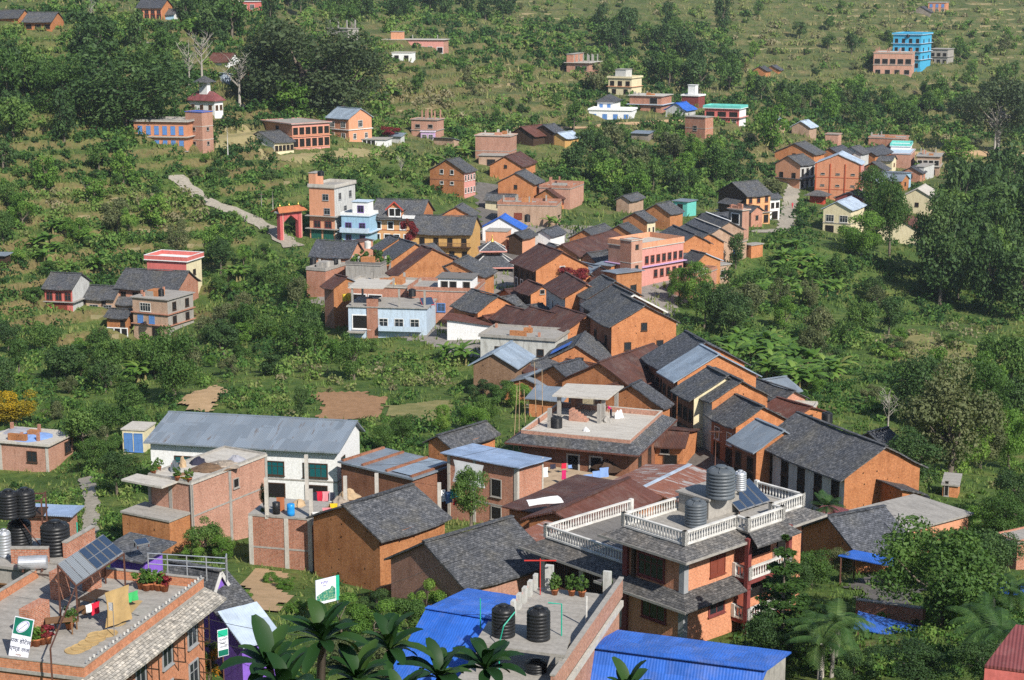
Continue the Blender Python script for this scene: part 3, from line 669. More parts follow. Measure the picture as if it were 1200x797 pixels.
hs('big_gable', 'gable_house', 'tall orange gable house with a stepped slate roof above the shrine', (716,384), 442, 692, 771, 17, ('gR', 26, 'slate', {'oe':.5}), 'brick_orange', wall_l='brick_dark', Rw=[(.88,1,.7,.9,'b',(.3,.7)),(.52,2,.85,.9,'b'),(.2,1,.9,.85,'b',(.55,.95))], Lw=[(.6,2,.6,1.0,'d'),(.2,2,.6,1.0,'d')])
hs('big_gable_back', 'gable_house', 'slate roof stepping up behind the tall orange gable house', (705,372), 425, 684, 757, 17, ('gR', 29, 'slate', {'oe':.5}), 'brick_orange', wall_l='wood_dark', trim='paint_white')
hs('grey_gable', 'gable_house', 'orange gable house with tall white framed openings on its street side', (689,349), 405, 676, 744, 17, ('gR', 17, 'slate', {'oe':.5}), 'brick_orange', wall_l='white_grey', Lw=[(.55,2,.7,1.5,'w'),(.1,2,.7,1.6,'w')])
hs('rust_row', 'row_house', 'row house with a rust brown tin roof and grey white windows along the street', (662,352), 398, 640, 697, 15, ('gR', 22, 'rust', {'oe':.6,'sag':.02,'mat2':'rust_mix'}), 'brick_orange', wall_l='white_grey', Lw=[(.55,4,.6,1.2,'w'),(.1,4,.7,1.4,'d')])
hs('bazaar_rust', 'row_house', 'broad rust brown roofed house with black balcony windows near the pagoda', (628,318), 352, 602, 672, 22, ('gR', 22, 'rust', {'oe':.7,'sag':.02}), 'brick_orange', wall_l='wood_dark', Lw=[(.1,4,.9,1.9,'W'),(.55,4,.7,1.1,'d')], Rw=[(.85,1,.8,1.0,'w',(.35,.65))])
hs('rust_wide', 'tin_roofed_house', 'house with a very wide rust brown roof facing the valley', (676,302), 322, 646, 722, 60, ('gL', 17, 'rust', {'oe':.7,'sag':.02}), 'cream', wall_l='brick_orange', Rw=[(.25,2,.9,1.2,'w')], Lw=[(.8,1,.7,.6,'k')], Wm=20)
hs('brown_low', 'street_house', 'low brown tin house with a small orange gable on the street bend', (622,346), 372, 606, 641, 25, ('gR', 12, 'rust', {'oe':.6}), 'brick_orange', wall_l='wood_dark', Rw=[(.95,1,.7,.6,'k')])
hs('tin_hut1', 'tin_roofed_hut', 'yellowish brick hut with a grey tin roof left of the pink brick stair tower', (716,312), 332, 700, 741, 50, ('sL', 3, 'tin_old'), 'brick_orange')
hs('tin_hut2', 'tin_roofed_hut', 'brick hut with a sloping tin roof and small windows below the stair tower', (722,321), 356, 708, 752, 40, ('sL', -1, 'tin_old'), 'brick_earth', Rw=[(.35,1,1.2,.9,'b',(.4,.95))])
# --- pink hotel and its slate neighbours
PK = hs('pink_hotel', 'pink_hotel', 'pink two storey hotel with a long window row and grey roof terrace', (752,292), 331, 713, 801, 44, ('flat', .9, .15, 'concrete_pale', {'pm':'salmon'}), 'pink', wall_l='brick_pink', Rw=[(.55,7,.8,1.25,'r',(.04,1)),(.1,5,.8,1.2,'r',(.25,1))], bands=[(.46,.5)], band_mat='lilac', d=296, cat='hotel')
hs('tower', 'stair_tower_house', 'slim pink brick stair tower in front of the pink hotel', (739,283), 350, 727, 753, 44, ('flat', .1, .12, 'concrete_pale'), 'brick_pink', wall_l='brick_raw', Rw=[(.86,1,.6,.6,'b'),(.5,1,.6,.6,'b'),(.15,1,.7,1.0,'b')], bands=[(.62,.03)], band_mat='concrete_pale', d=288)
hs('slate_a', 'slate_house', 'slate roofed house directly behind the pink hotel', (795,288), 312, 771, 822, 14, ('gR', 14, 'slate_dark', {'oe':.5}), 'brick_orange', wall_l='brick_earth')
hs('slate_b', 'slate_house', 'second slate roof to the right of the pink hotel', (812,287), 312, 787, 838, 14, ('gR', 15, 'slate', {'oe':.5}), 'brick_orange')
hs('slate_c', 'slate_house', 'long slate roof with pale ridge behind the pink hotel', (826,280), 305, 799, 850, 14, ('gR', 15, 'slate_dark', {'oe':.5,'cap':'concrete_pale'}), 'brick_pale')
hs('slate_d', 'slate_house', 'slate roofed house with white ridge next to the brick blocks', (838,272), 297, 812, 862, 14, ('gR', 14, 'slate', {'oe':.5,'cap':'white'}), 'brick_pale')
hs('tin_slate', 'brick_cottage', 'low ochre brick cottage half under slate and half under tin right of the pink hotel', (815,310), 331, 801, 836, 30, ('gR', 14, 'slate', {'oe':.5,'mat2':'tin_light','r':.35}), 'brick_earth', Rw=[(.25,2,.6,.6,'k')])
hs('brick_flat_b', 'brick_block', 'brick block with a flat roof in front of the slate cluster', (838,312), 332, 828, 856, 35, ('flat', .0, .2, 'concrete'), 'brick_pale', Rw=[(.3,1,1.0,1.2,'k')])
hs('blue_wall', 'brick_block', 'brick block with a bright blue painted wall panel', (866,285), 306, 834, 875, 60, ('flat', .2, .2, 'concrete'), 'brick_pale', Lw=[(.2,1,1.5,1.6,'k',(.15,.45)),(.25,1,1.4,1.5,'s',(.65,.95))])
hs('orange_low', 'orange_store', 'low plain orange store beside the banana grove', (880,288), 303, 872, 894, 40, ('flat', .0, .2, 'concrete'), 'brick_orange', cat='shed')
hs('open_brick', 'unfinished_house', 'tall unfinished brick house with open concrete floors near the orange three storey house', (869,247), 283, 854, 878, 40, ('flat', .1, .3, 'concrete_pale'), 'brick_pink', wall_l='concrete_dark', Lw=[(.55,1,2.0,2.0,'W'),(.1,1,2.0,1.9,'W')])
hs('terrace_ruin', 'brick_terrace', 'low brick terrace block below the pink hotel with a pipe on its wall', (815,325), 352, 790, 840, 60, ('flat', .5, .1, 'concrete'), 'brick_raw', Rw=[(.2,1,.9,1.0,'k')], Lw=[])
hs('orange_three', 'merchant_house', 'three storey orange and pink house with a slate roof beside white shopfronts', (874,229), 263, 842, 903, 35, ('gL', 12, 'slate', {'oe':.6}), 'peach', wall_l='wood_dark', Rw=[(.72,3,.8,1.2,'r'),(.4,3,.8,1.2,'r'),(.02,3,1.2,1.5,'d')], bands=[(.36,.5)])
hs('white_three', 'white_house', 'narrow white house with a slate roof adjoining the orange three storey house', (902,234), 258, 896, 914, 35, ('gL', 8, 'slate_dark'), 'white', Rw=[(.55,2,.8,1.0,'d'),(.05,1,1.6,1.6,'d')])
hs('slate_wood', 'slate_shed', 'weathered slate lean-to joined to the left of the orange three storey house', (860,240), 262, 843, 874, 38, ('sL', 6, 'slate'), 'wood_dark', cat='shed')
hs('turquoise', 'turquoise_house', 'small turquoise house under trees behind the slate cluster', (805,237), 254, 789, 816, 55, ('flat', 0, .3, 'tin_old'), 'turquoise', Lw=[(.5,1,1.2,1.0,'d'),(.03,1,1.6,1.3,'s')])
# gables between the pink hotel and the forest
hs('ochre_a', 'ochre_house', 'ochre gable house standing nearest the rust roofs', (744,281), 298, 711, 754, 62, ('gL', 20, 'slate', {'oe':.4}), 'brick_earth', Lw=[(.5,1,.6,.6,'k',(.1,.5))])
hs('ochre_b', 'ochre_house', 'gable house with a cream side wall behind the pink hotel', (758,262), 285, 733, 768, 55, ('gL', 14, 'slate', {'oe':.4}), 'cream', wall_l='brick_earth', Rw=[(.4,2,.5,1.2,'k')])
hs('ochre_c', 'ochre_house', 'wide ochre gable house with stepped slate roofs near the turquoise house', (785,254), 270, 757, 800, 55, ('gL', 17, 'slate', {'oe':.4}), 'brick_earth')
hs('orange_d', 'gable_house', 'orange gable house with a wide slate roof behind the rust roofs', (701,283), 300, 671, 725, 62, ('gL', 14, 'slate', {'oe':.4}), 'brick_orange', Lw=[(.6,1,.6,.6,'k')])
hs('red_wall', 'slate_house', 'slate roofed house with salmon red walls behind the pagoda', (612,283), 300, 598, 644, 62, ('gL', 14, 'slate', {'oe':.5}), 'salmon', wall_l='wood_dark')
hs('slate_small', 'slate_house', 'slate roof with white eaves wall joined right of the salmon red house', (645,280), 296, 628, 662, 62, ('gL', 13, 'slate_dark', {'oe':.4}), 'white')
hs('hill_hut', 'brick_hut', 'small pale brick hut with a slate roof among trees above the town', (737,237), 250, 724, 754, 60, ('gL', 9, 'slate'), 'brick_pale', cat='hut')
# --- left side of the street
hs('limewashed', 'limewashed_house', 'weathered white limewashed house with a flat overgrown roof', (650,400), 436, 563, 664, 72, ('flat', .25, .25, 'concrete', {'pm':'concrete'}), 'limewash', Lw=[(.5,3,.75,.75,'b',(.1,.95)),(.08,3,.75,.5,'b',(.1,.95))])
hs('blue_tarp_house', 'gable_house', 'orange gable house with a blue tarpaulin patch on its slate roof', (705,424), 452, 640, 714, 80, ('gL', 18, 'slate', {'oe':.6,'r':.45}), 'brick_orange', Lw=[(.9,1,.9,.7,'b',(.45,.75))])
hs('rust_hall', 'tin_roofed_house', 'large rust brown hip roofed house beside the shrine', (748,462), 485, 668, 760, 55, ('gL', 32, 'rust', {'oe':.8,'sag':.02}), 'brick_orange', Wm=12)
hs('slate_edge', 'slate_house', 'dark slate roof between the limewashed house and the rust brown hall', (672,452), 475, 632, 700, 48, ('gL', 22, 'slate_dark', {'oe':.5}), 'brick_orange')
hs('tin_low', 'tin_shed', 'low shed with a rust and grey tin roof behind the concrete canopy', (658,470), 490, 620, 668, 70, ('sL', 5, 'tin_old'), 'brick_orange', cat='shed')
hs('slate_street_left', 'slate_house', 'slate roof sloping to the street behind the concrete canopy', (775,478), 500, 712, 785, 60, ('gL', 22, 'slate_dark', {'oe':.4}), 'brick_orange')
hs('tin_barn', 'brick_barn', 'old brown brick barn with a blue grey tin gable roof among bushes', (603,432), 465, 560, 622, 72, ('gL', 19, 'tin', {'oe':.6,'og':.4,'sag':.02,'jit':.02}), 'brick_old', wall_l='brick_old', cat='barn')
hs('barn_annex', 'brick_annex', 'orange annex with a rusty eave beside the tin gable barn', (622,440), 462, 604, 632, 60, ('sR', 6, 'rust'), 'brick_orange', cat='shed')
hs('rust_a', 'tin_roofed_house', 'rust brown roofed house in the row below the white tank house', (608,388), 405, 578, 632, 35, ('gR', 28, 'rust', {'oe':.6,'sag':.02}), 'brick_orange')
hs('rust_b', 'tin_roofed_house', 'rust brown roof reaching down to the street with orange side wall', (628,393), 415, 600, 660, 35, ('gR', 30, 'rust', {'oe':.6,'sag':.02}), 'brick_orange')
hs('rust_c', 'tin_roofed_house', 'dark rust roof between the limewashed house and the narrow street', (655,400), 425, 622, 700, 30, ('gR', 34, 'rust', {'oe':.6,'sag':.02}), 'brick_orange')
hs('slate_mid', 'slate_house', 'slate roofed house with a dark broad slope above the red tin roof', (560,370), 392, 532, 592, 35, ('gR', 26, 'slate', {'oe':.6}), 'brick_orange')
hs('red_tin', 'tin_shed', 'low long shed with a red brown tin roof and white wall below', (578,382), 398, 524, 584, 80, ('sR', 5, 'rust_red', {'oe':.7}), 'white', cat='shed')
hs('brick_tank', 'brick_house', 'brick house with a white rooftop room, blue window and two black tanks', (556,343), 378, 478, 568, 80, ('flat', .5, .1, 'concrete', {'pm':'brick_raw'}), 'brick_raw', Lw=[(.35,1,1.1,1.1,'u',(.35,.65))])
hs('slate_twin', 'gable_house', 'wide orange gable house with twin peaked slate roofs above the tank house', (564,324), 350, 502, 590, 72, ('gL', 15, 'slate', {'oe':.6}), 'brick_earth', Lw=[], Wm=6.5)
hs('rust_slate', 'gable_house', 'ochre gable house with half rust half slate roof left of the pagoda', (467,322), 352, 456, 533, 30, ('gR', 26, 'rust', {'oe':.6,'r':.45}), 'brick_earth', wall_l='wood_dark')
hs('slate_l', 'gable_house', 'dark slate roof standing between the ochre gable and the planted courtyard', (455,308), 335, 440, 500, 30, ('gR', 20, 'slate_dark', {'oe':.6}), 'brick_earth')
hs('gable_chimney', 'gable_house', 'small orange gable house with a slate roof and brick pier behind the white tank', (446,293), 318, 437, 488, 30, ('gR', 12, 'slate_dark', {'oe':.4}), 'brick_earth', Rw=[(.6,1,.6,.6,'k',(.4,.8))])
hs('brick_pier', 'brick_house', 'narrow brick house with a rusty flat roof beside the blue balcony house', (415,285), 312, 405, 437, 45, ('flat', 0, .15, 'rust'), 'brick_raw')
hs('slate_garden', 'slate_house', 'long low dark slate house above the brick terrace with tanks', (410,301), 330, 364, 418, 78, ('gR', 16, 'slate_dark', {'oe':.5,'r':.6}), 'salmon', Lw=[(.25,2,.7,1.0,'k')])
hs('tank_terrace', 'brick_terrace', 'brick terrace block with plants and black tanks left of the planted courtyard', (382,318), 348, 359, 410, 66, ('flat', .35, .1, 'concrete', {'pm':'concrete'}), 'brick_raw')
hs('courtyard', 'concrete_terrace', 'concrete terrace with potted plants and railings in the middle of the left houses', (446,312), 345, 405, 470, 75, ('flat', .4, .1, 'concrete', {'pm':'concrete_dark'}), 'concrete', Wm=5.5)
hs('rust_left', 'orange_house', 'tall narrow orange house with a rust tin roof at the left edge of the town', (392,338), 385, 380, 412, 40, ('gR', 12, 'rust', {'oe':.6,'mat2':'tin_old'}), 'brick_earth', wall_l='brick_raw')
hs('concrete_big', 'concrete_house', 'half finished concrete house with open floors, pillars and a white window room', (500,362), 393, 408, 510, 82, ('flat', .0, .25, 'concrete'), 'pale_blue', Lw=[(.25,3,1.2,1.3,'w',(.35,.95)),(.2,1,2.6,1.9,'W',(.03,.3))])
hs('concrete_top', 'concrete_house', 'upper concrete terrace with yellow barrels behind the half finished concrete house', (478,338), 378, 405, 540, 75, ('flat', .35, .15, 'concrete_pale', {'pm':'concrete'}), 'brick_raw', Lw=[(.45,2,2.2,1.6,'W',(.1,.6))], Wm=6.5)
# --- upper left houses
LT = hs('orange_tower', 'terraced_house', 'four storey orange house with a stair tower and grey side wall by the pink gate', (393,221), 282, 362, 416, 68, ('flat', .55, .25, 'concrete', {'pm':'concrete_pale'}), 'white_grey', wall_l='salmon', Lw=[(.77,1,1.2,1.1,'g',(.45,.85)),(.5,1,1.2,1.1,'g',(.5,.9)),(.24,2,1.3,1.2,'m',(.08,.95)),(.0,2,2.4,2.2,'x',(.02,.98))], Rw=[(.77,2,1.0,1.2,'g'),(.5,1,1.0,1.2,'g')], bands=[(.46,.7),(.215,.7)])
LB = hs('blue_house', 'blue_house', 'light blue house with a white top room and ornate balcony beside the orange tower', (433,254), 285, 400, 441, 74, ('flat', .5, .2, 'pale_blue', {'pm':'white'}), 'sky', Lw=[(.5,2,1.1,1.2,'v'),(.03,2,1.0,1.3,'v')], bands=[(.4,.6)], band_mat='pale_blue')
LO = hs('orange_dormer', 'orange_house', 'orange house with a slate roof, red arched dormer and white framed windows', (494,253), 284, 436, 503, 78, ('gR', 17, 'slate', {'oe':.8,'r':.5}), 'brick_orange', wall_l='peach', Lw=[(.48,4,1.0,1.3,'W'),(.03,5,1.0,1.2,'W')], bands=[(.43,.05)], band_mat='brick_red')
LM = hs('mustard', 'mustard_house', 'mustard coloured house with a broad slate roof and dark windows', (552,273), 306, 483, 556, 80, ('gR', 18, 'slate', {'oe':.7,'r':.5}), 'mustard', wall_l='mustard', Lw=[(.55,4,.8,1.2,'d',(.05,1)),(.1,3,.8,1.1,'d',(.35,1))])
hs('arch_gable', 'gable_house', 'small orange gable house with one tall white arched window above the mustard house', (551,256), 283, 522, 558, 78, ('gL', 17, 'slate', {'oe':.6}), 'brick_orange', wall_l='brick_orange', Lw=[(.62,1,.9,1.5,'W',(.3,.7))])
hs('brick_tall', 'brick_house', 'tall red orange brick house with two white framed gable windows beside the lane', (544,203), 233, 508, 557, 62, ('gL', 16, 'slate', {'oe':.5}), 'pink', wall_l='brick_orange', Lw=[(.88,2,.8,.9,'w',(.2,.8)),(.5,2,.8,.6,'w',(.2,.8))], Rw=[(.65,4,.6,1.2,'w'),(.2,4,.6,1.1,'w')], bands=[(.66,.04)], band_mat='brick_dark')
hs('lane_orange', 'orange_house', 'orange house with a red brown roof on the far side of the lane', (611,196), 217, 578, 634, 72, ('gL', 13, 'rust', {'oe':.5}), 'brick_orange', Lw=[(.9,1,.6,.5,'b')])
hs('lane_orange2', 'orange_house', 'orange lane house with a grey slate roof and stained side wall', (625,217), 240, 588, 636, 72, ('gL', 15, 'slate', {'oe':.5}), 'brick_orange', Lw=[(.75,1,.6,.7,'b')])
hs('brick_terraces', 'brick_terrace_house', 'brick house with two flat terraces and a black tank below the orange lane houses', (652,242), 266, 583, 668, 80, ('flat', .6, .1, 'concrete', {'pm':'brick_raw'}), 'brick_pale', Lw=[(.35,1,1.6,1.2,'o',(.25,.45))], Wm=7)
hs('brick_terraces2', 'brick_terrace_house', 'brick rooftop block with open piers right of the orange lane houses', (668,222), 246, 632, 684, 70, ('flat', .6, .1, 'concrete', {'pm':'brick_raw'}), 'brick_pink')
hs('blue_tarp_white', 'white_house', 'white gable house under a blue tin roof beside the lane', (608,268), 285, 570, 613, 80, ('gL', 13, 'tin_blue', {'oe':.9}), 'white', Lw=[(.45,2,.7,.8,'d',(.1,.9))])
hs('pink_block', 'pink_house', 'plain pink block behind the pagoda', (594,272), 296, 569, 598, 78, ('flat', 0, .1, 'concrete'), 'salmon')
hs('brick_upper', 'unfinished_house', 'unplastered brick block with a flat roof above the lane', (598,160), 195, 557, 604, 75, ('flat', .1, .25, 'concrete_pale'), 'brick_pink', bands=[(.5,.05)])
hs('brick_upper2', 'brick_hut', 'low pale brick hut with a barred window below the unplastered block', (590,183), 199, 561, 593, 78, ('flat', 0, .3, 'concrete'), 'brick_pale', Lw=[(.35,1,1.8,1.2,'b',(.3,.7))])
# --- left hillside farm
hs('farm_pink', 'farm_house', 'rose red two storey farm house with a slate roof left of the brick farm buildings', (86,337), 368, 52, 100, 78, ('gR', 15, 'slate', {'oe':.6}), 'white_grey', wall_l='rose', Lw=[(.5,3,1.0,1.3,'r'),(.03,1,4.4,1.9,'o',(.2,.85),'door')], bands=[(.45,.5)])
hs('farm_mid', 'farm_house', 'low brick farm building with a slate roof joining the rose red farm house', (134,349), 366, 86, 140, 80, ('gR', 13, 'slate', {'oe':.6}), 'brick_pale', Lw=[(.5,2,.6,.6,'d'),(.03,3,1.4,1.1,'g')])
hs('farm_big', 'farm_house', 'large brick farm house with a long slate roof behind the grey concrete block', (210,338), 372, 137, 229, 76, ('gR', 19, 'slate', {'oe':.8}), 'brick_raw', Lw=[(.62,5,.8,.8,'d')])
hs('farm_pinkback', 'pink_house', 'rose red flat roofed house with tanks behind the large brick farm house', (220,307), 352, 172, 231, 72, ('flat', .7, .4, 'white', {'pm':'rose','cap':'white'}), 'cream', wall_l='rose', Lw=[(.55,3,1.2,1.2,'d')], Rw=[(.62,1,.8,.8,'d')])
hs('farm_blue', 'concrete_farm_block', 'three storey concrete block with blue and white front and a black tank on its roof', (198,352), 398, 155, 226, 66, ('flat', .0, .3, 'concrete'), 'concrete', wall_l='brick_pale', Rw=[(.72,2,.9,1.2,'d'),(.38,2,.9,1.1,'d')], Lw=[(.68,1,2.0,1.3,'w',(.18,.55)),(.38,2,1.0,1.2,'s',(.05,.7)),(.03,1,1.4,1.6,'d',(.5,.8))], bands=[(.63,.3),(.34,.3)], band_mat='brick_raw')
hs('farm_small', 'brick_outbuilding', 'small brick outbuilding with a slate roof in front of the large farm house', (150,371), 394, 125, 156, 78, ('gR', 8, 'slate', {'oe':.6}), 'brick_earth', Lw=[(.5,1,.7,.9,'d',(.6,.95)),(.02,3,1.0,1.2,'W')])
hs('farm_step', 'brick_outbuilding', 'middle slate roof stepping between the farm buildings', (156,355), 372, 132, 162, 78, ('gR', 9, 'slate', {'oe':.6}), 'brick_pale')
hs('hut_edge', 'tin_hut', 'tin roofed hut cut by the left edge of the picture', (7,300), 312, -12, 12, 75, ('sL', 1, 'tin_old'), 'wood_dark', cat='hut')
hs('toilet', 'outbuilding', 'small cream outbuilding with two blue tin doors left of the white hall', (170,505), 530, 143, 177, 80, ('flat', 0, .12, 'concrete_pale'), 'cream', Lw=[(.03,2,1.0,2.0,'s',(.05,.95),'door')], cat='outbuilding')
# --- far hillside
hs('blue_shutters', 'brick_hall', 'two storey orange brick building with blue shutters below the giant tree', (220,143), 178, 156, 226, 80, ('flat', .3, .6, 'concrete_pale', {'pm':'concrete'}), 'brick_fair', Lw=[(.58,6,.9,1.7,'s',(.05,.97)),(.1,6,.9,1.7,'s',(.05,.97))], bands=[(.5,.6)], band_mat='concrete_pale', cat='hall')
hs('blue_tower', 'stair_tower_house', 'square brick stair tower with a blue roof at the end of the shuttered building', (238,132), 180, 217, 249, 60, ('flat', .05, .12, 'tin_blue'), 'brick_pink', Lw=[(.55,1,.8,.7,'k'),(.2,1,.8,.7,'k')], Rw=[(.55,1,.7,.7,'k'),(.2,1,.7,.7,'k')], bands=[(.33,.05),(.66,.05)], band_mat='concrete_pale')
hs('temple', 'white_temple', 'white temple building with a red roof and a small white lantern tower', (252,118), 138, 221, 261, 60, ('hip', 10, 'tin_maroon'), 'white', Lw=[(.45,3,.8,1.0,'n')], Rw=[(.45,2,.8,1.0,'n')], cat='temple')
hs('tin_shed_far', 'tin_shed', 'small pale tin shed below the dark trees at the top left', (262,86), 99, 244, 271, 60, ('sL', -2, 'tin_light'), 'tin_light', cat='shed')
hs('rusty_white', 'white_hut', 'white hut with a rusty red roof among bare trees', (268,72), 82, 244, 282, 70, ('gR', 9, 'rust_red'), 'white', cat='hut')
hs('orange_hut_far', 'orange_hut', 'tiny orange hut beside the bare trees', (290,84), 98, 281, 294, 70, ('flat', 0, .2, 'rust'), 'brick_orange', cat='hut')
hs('school_pink', 'school', 'peach two storey school with open arcades and a grey flat roof', (343,146), 174, 308, 386, 38, ('flat', .1, .5, 'concrete'), 'pink', wall_l='salmon', Rw=[(.55,6,1.5,1.7,'q'),(.04,6,1.3,1.9,'q')], Lw=[(.6,1,1.2,1.4,'d')], bands=[(.48,.3)], band_mat='salmon', cat='school')
hs('school_white', 'white_school', 'long low white school wing with a slate roof in front of the peach school', (322,167), 179, 287, 344, 45, ('gL', 10, 'slate', {'oe':.5}), 'cream', wall_l='white', Rw=[(.2,5,.7,1.0,'d')], cat='school')
hs('orange_tin', 'orange_house', 'orange and white two storey house with a tin gable roof beside the school', (409,139), 166, 383, 428, 50, ('gR', 10, 'tin', {'oe':.4}), 'salmon', wall_l='brick_fair', Rw=[(.6,1,1.4,1.5,'w'),(.1,2,.9,1.2,'w')], Lw=[(.6,2,1.4,1.2,'w'),(.12,2,1.2,1.2,'w')], bands=[(.5,.25)], band_mat='white')
hs('out_white', 'white_outbuilding', 'low white open fronted outbuilding right of the orange school house', (452,164), 173, 418, 455, 78, ('flat', 0, .3, 'concrete'), 'white', Lw=[(.08,3,1.6,1.5,'W',(.2,.65))], cat='outbuilding')
hs('unfin_top', 'unfinished_house', 'grey unfinished concrete house above the second giant tree', (408,34), 46, 383, 420, 55, ('flat', 0, .3, 'concrete'), 'concrete')
hs('pink_long', 'pink_house', 'long low pink house with a flat roof on the upper hillside', (520,47), 63, 447, 528, 80, ('flat', 0, .5, 'concrete_pale'), 'brick_pink', wall_l='pink', Lw=[(.25,6,1.4,1.2,'w',(.05,.85)),(.05,1,1.8,1.8,'W',(.88,1))])
hs('white_low', 'white_hut', 'small white house with flowers just below the long pink house', (482,62), 74, 459, 484, 78, ('flat', 0, .2, 'concrete_pale'), 'white', Lw=[(.1,2,1.2,1.9,'d')], cat='hut')
hs('brick_half', 'unfinished_house', 'half built brick house with roof piers beside red bushes', (512,141), 165, 482, 515, 72, ('flat', .1, .3, 'concrete'), 'brick_pink', Lw=[(.62,2,1.2,.8,'k'),(.15,1,1.2,1.0,'k')], bands=[(.5,.2)])
hs('lilac_bit', 'lilac_house', 'little lilac painted room in front of the half built brick house', (509,155), 166, 493, 512, 75, ('flat', .15, .2, 'white'), 'lilac', Lw=[(.2,2,1.0,1.2,'w')])
hs('tin_wing', 'tin_roofed_wing', 'grey brick wing with a sloping tin roof right of the lilac room', (532,163), 172, 508, 538, 62, ('sL', -3, 'tin_old'), 'brick_pale')
hs('shed_small_a', 'stone_hut', 'small grey hut left of the half built brick house', (470,160), 169, 457, 474, 70, ('sL', 2, 'tin_old'), 'white_grey', cat='hut')
hs('cluster_l', 'hillside_house', 'brown walled house with rust and slate roof pieces at the forest edge', (625,160), 172, 600, 648, 55, ('gL', 11, 'rust_red', {'oe':.6}), 'wood_dark')
hs('cluster_m', 'hillside_house', 'slate roofed house joined to tin roofs at the forest edge', (648,156), 170, 628, 660, 55, ('gL', 10, 'slate_dark', {'oe':.6}), 'wood_dark')
hs('cluster_r', 'hillside_house', 'mustard walled house with light tin and slate roofs at the forest edge', (662,163), 174, 648, 678, 55, ('gL', 8, 'tin_light', {'oe':.6,'mat2':'slate'}), 'mustard')
hs('pillar_house', 'unfinished_house', 'unfinished brick house with bare roof pillars on the upper slope', (690,74), 90, 664, 716, 70, ('flat', 0, .8, 'concrete_pale'), 'brick_pink', Lw=[(.5,2,1.6,1.2,'k',(.35,.95))])
hs('cream_three', 'cream_house', 'cream three storey house stepping back on the upper slope', (740,92), 112, 713, 752, 62, ('flat', .4, .4, 'cream', {'pm':'cream'}), 'cream', Lw=[(.58,3,1.2,1.2,'d'),(.1,2,1.2,1.2,'d')], bands=[(.5,.4)], band_mat='salmon')
hs('brick_two', 'unfinished_house', 'brick two storey house with a balcony right of the cream house', (775,113), 133, 738, 787, 66, ('flat', 0, .5, 'concrete_pale'), 'brick_raw', Lw=[(.55,1,2.2,1.6,'k',(.55,.95)),(.05,2,1.4,1.4,'d')], bands=[(.5,.7)], band_mat='pale_blue')
hs('bluewhite', 'white_house', 'white house with blue doors, slate tower roof and a flat wing', (740,130), 142, 690, 746, 76, ('flat', .3, .3, 'white', {'pm':'white'}), 'white', Lw=[(.1,4,1.2,1.5,'s')])
hs('bluewhite_tower', 'white_tower_room', 'white upper room with a pyramid slate roof on the blue doored house', (718,119), 130, 700, 727, 70, ('hip', 7, 'slate'), 'white', Lw=[(.25,2,.9,1.2,'s')])
hs('blue_tarp_hut', 'tarp_hut', 'hut covered with blue sheets on the upper slope', (803,129), 141, 780, 815, 60, ('gL', 7, 'tin_blue', {'jit':.15}), 'white_grey', cat='hut')
hs('shrine_white', 'white_tower_house', 'red walled house with a small white tower and red cap', (818,113), 127, 799, 826, 60, ('flat', .3, .3, 'white', {'pm':'white'}), 'maroon')
hs('redwhite', 'red_house', 'red and white house with a turquoise railed roof terrace', (866,128), 148, 826, 873, 66, ('flat', .7, .5, 'white', {'pm':'turquoise'}), 'white', wall_l='rose', Lw=[(.55,3,2.2,1.2,'d'),(.08,3,1.6,1.4,'w')], bands=[(.5,.7)], band_mat='pink')
hs('brick_cube', 'unfinished_house', 'square unplastered brick block in front of the red and white house', (826,138), 164, 803, 836, 50, ('flat', 0, .2, 'concrete'), 'brick_raw', Lw=[(.4,1,1.2,1.2,'k')], bands=[(.5,.05)])
hs('grey_shed_a', 'tin_shed', 'long grey tin roof hidden in the trees below the white house', (760,157), 166, 740, 766, 70, ('sL', 1, 'tin_old'), 'stone_wall', cat='shed')
hs('far_right_hut', 'hillside_hut', 'grey roofed hut at the edge of the dry terraces', (897,83), 90, 884, 903, 62, ('gL', 5, 'slate'), 'brick_earth', cat='hut')
hs('mid_right_hut', 'hillside_hut', 'dark roofed hut in the bushes left of the bright blue house', (912,82), 88, 898, 917, 62, ('gL', 5, 'slate_dark'), 'brick_earth', cat='hut')
hs('bright_blue', 'blue_house', 'bright blue four storey house standing alone on the far hillside', (1078,41), 80, 1047, 1092, 62, ('flat', .5, .5, 'pale_blue', {'pm':'cyan'}), 'cyan', Lw=[(.76,4,1.0,1.4,'d'),(.5,4,1.0,1.4,'d'),(.26,4,1.0,1.4,'d'),(.03,4,1.0,1.4,'d')], Rw=[(.76,2,1.0,1.2,'d'),(.5,2,1.0,1.2,'d'),(.26,2,1.0,1.2,'d')], bands=[(.25,.6),(.49,.6),(.74,.6)], band_mat='pale_blue', d=655)
hs('brick_skeleton', 'unfinished_house', 'unfinished brick and concrete house in front of the bright blue house', (1068,63), 90, 1024, 1073, 74, ('flat', .3, .2, 'concrete_pale', {'pm':'brick_pink'}), 'brick_pink', Lw=[(.55,5,2.0,1.8,'k'),(.1,4,1.8,1.6,'k')], bands=[(.5,.2)], band_mat='concrete_pale')
hs('grey_skeleton', 'unfinished_house', 'grey unfinished concrete house right of the bright blue house', (1110,58), 75, 1090, 1118, 62, ('flat', .0, .4, 'concrete'), 'concrete', Lw=[(.5,3,1.4,1.4,'k'),(.05,3,1.4,1.4,'k')], bands=[(.48,.4)])
hs('top_orange', 'orange_house', 'orange house with blue shutters at the top of the far hillside', (1108,3), 14, 1088, 1114, 70, ('flat', 0, .4, 'concrete_pale'), 'brick_fair', Lw=[(.5,3,1.2,1.4,'s'),(.05,3,1.4,1.4,'w')])
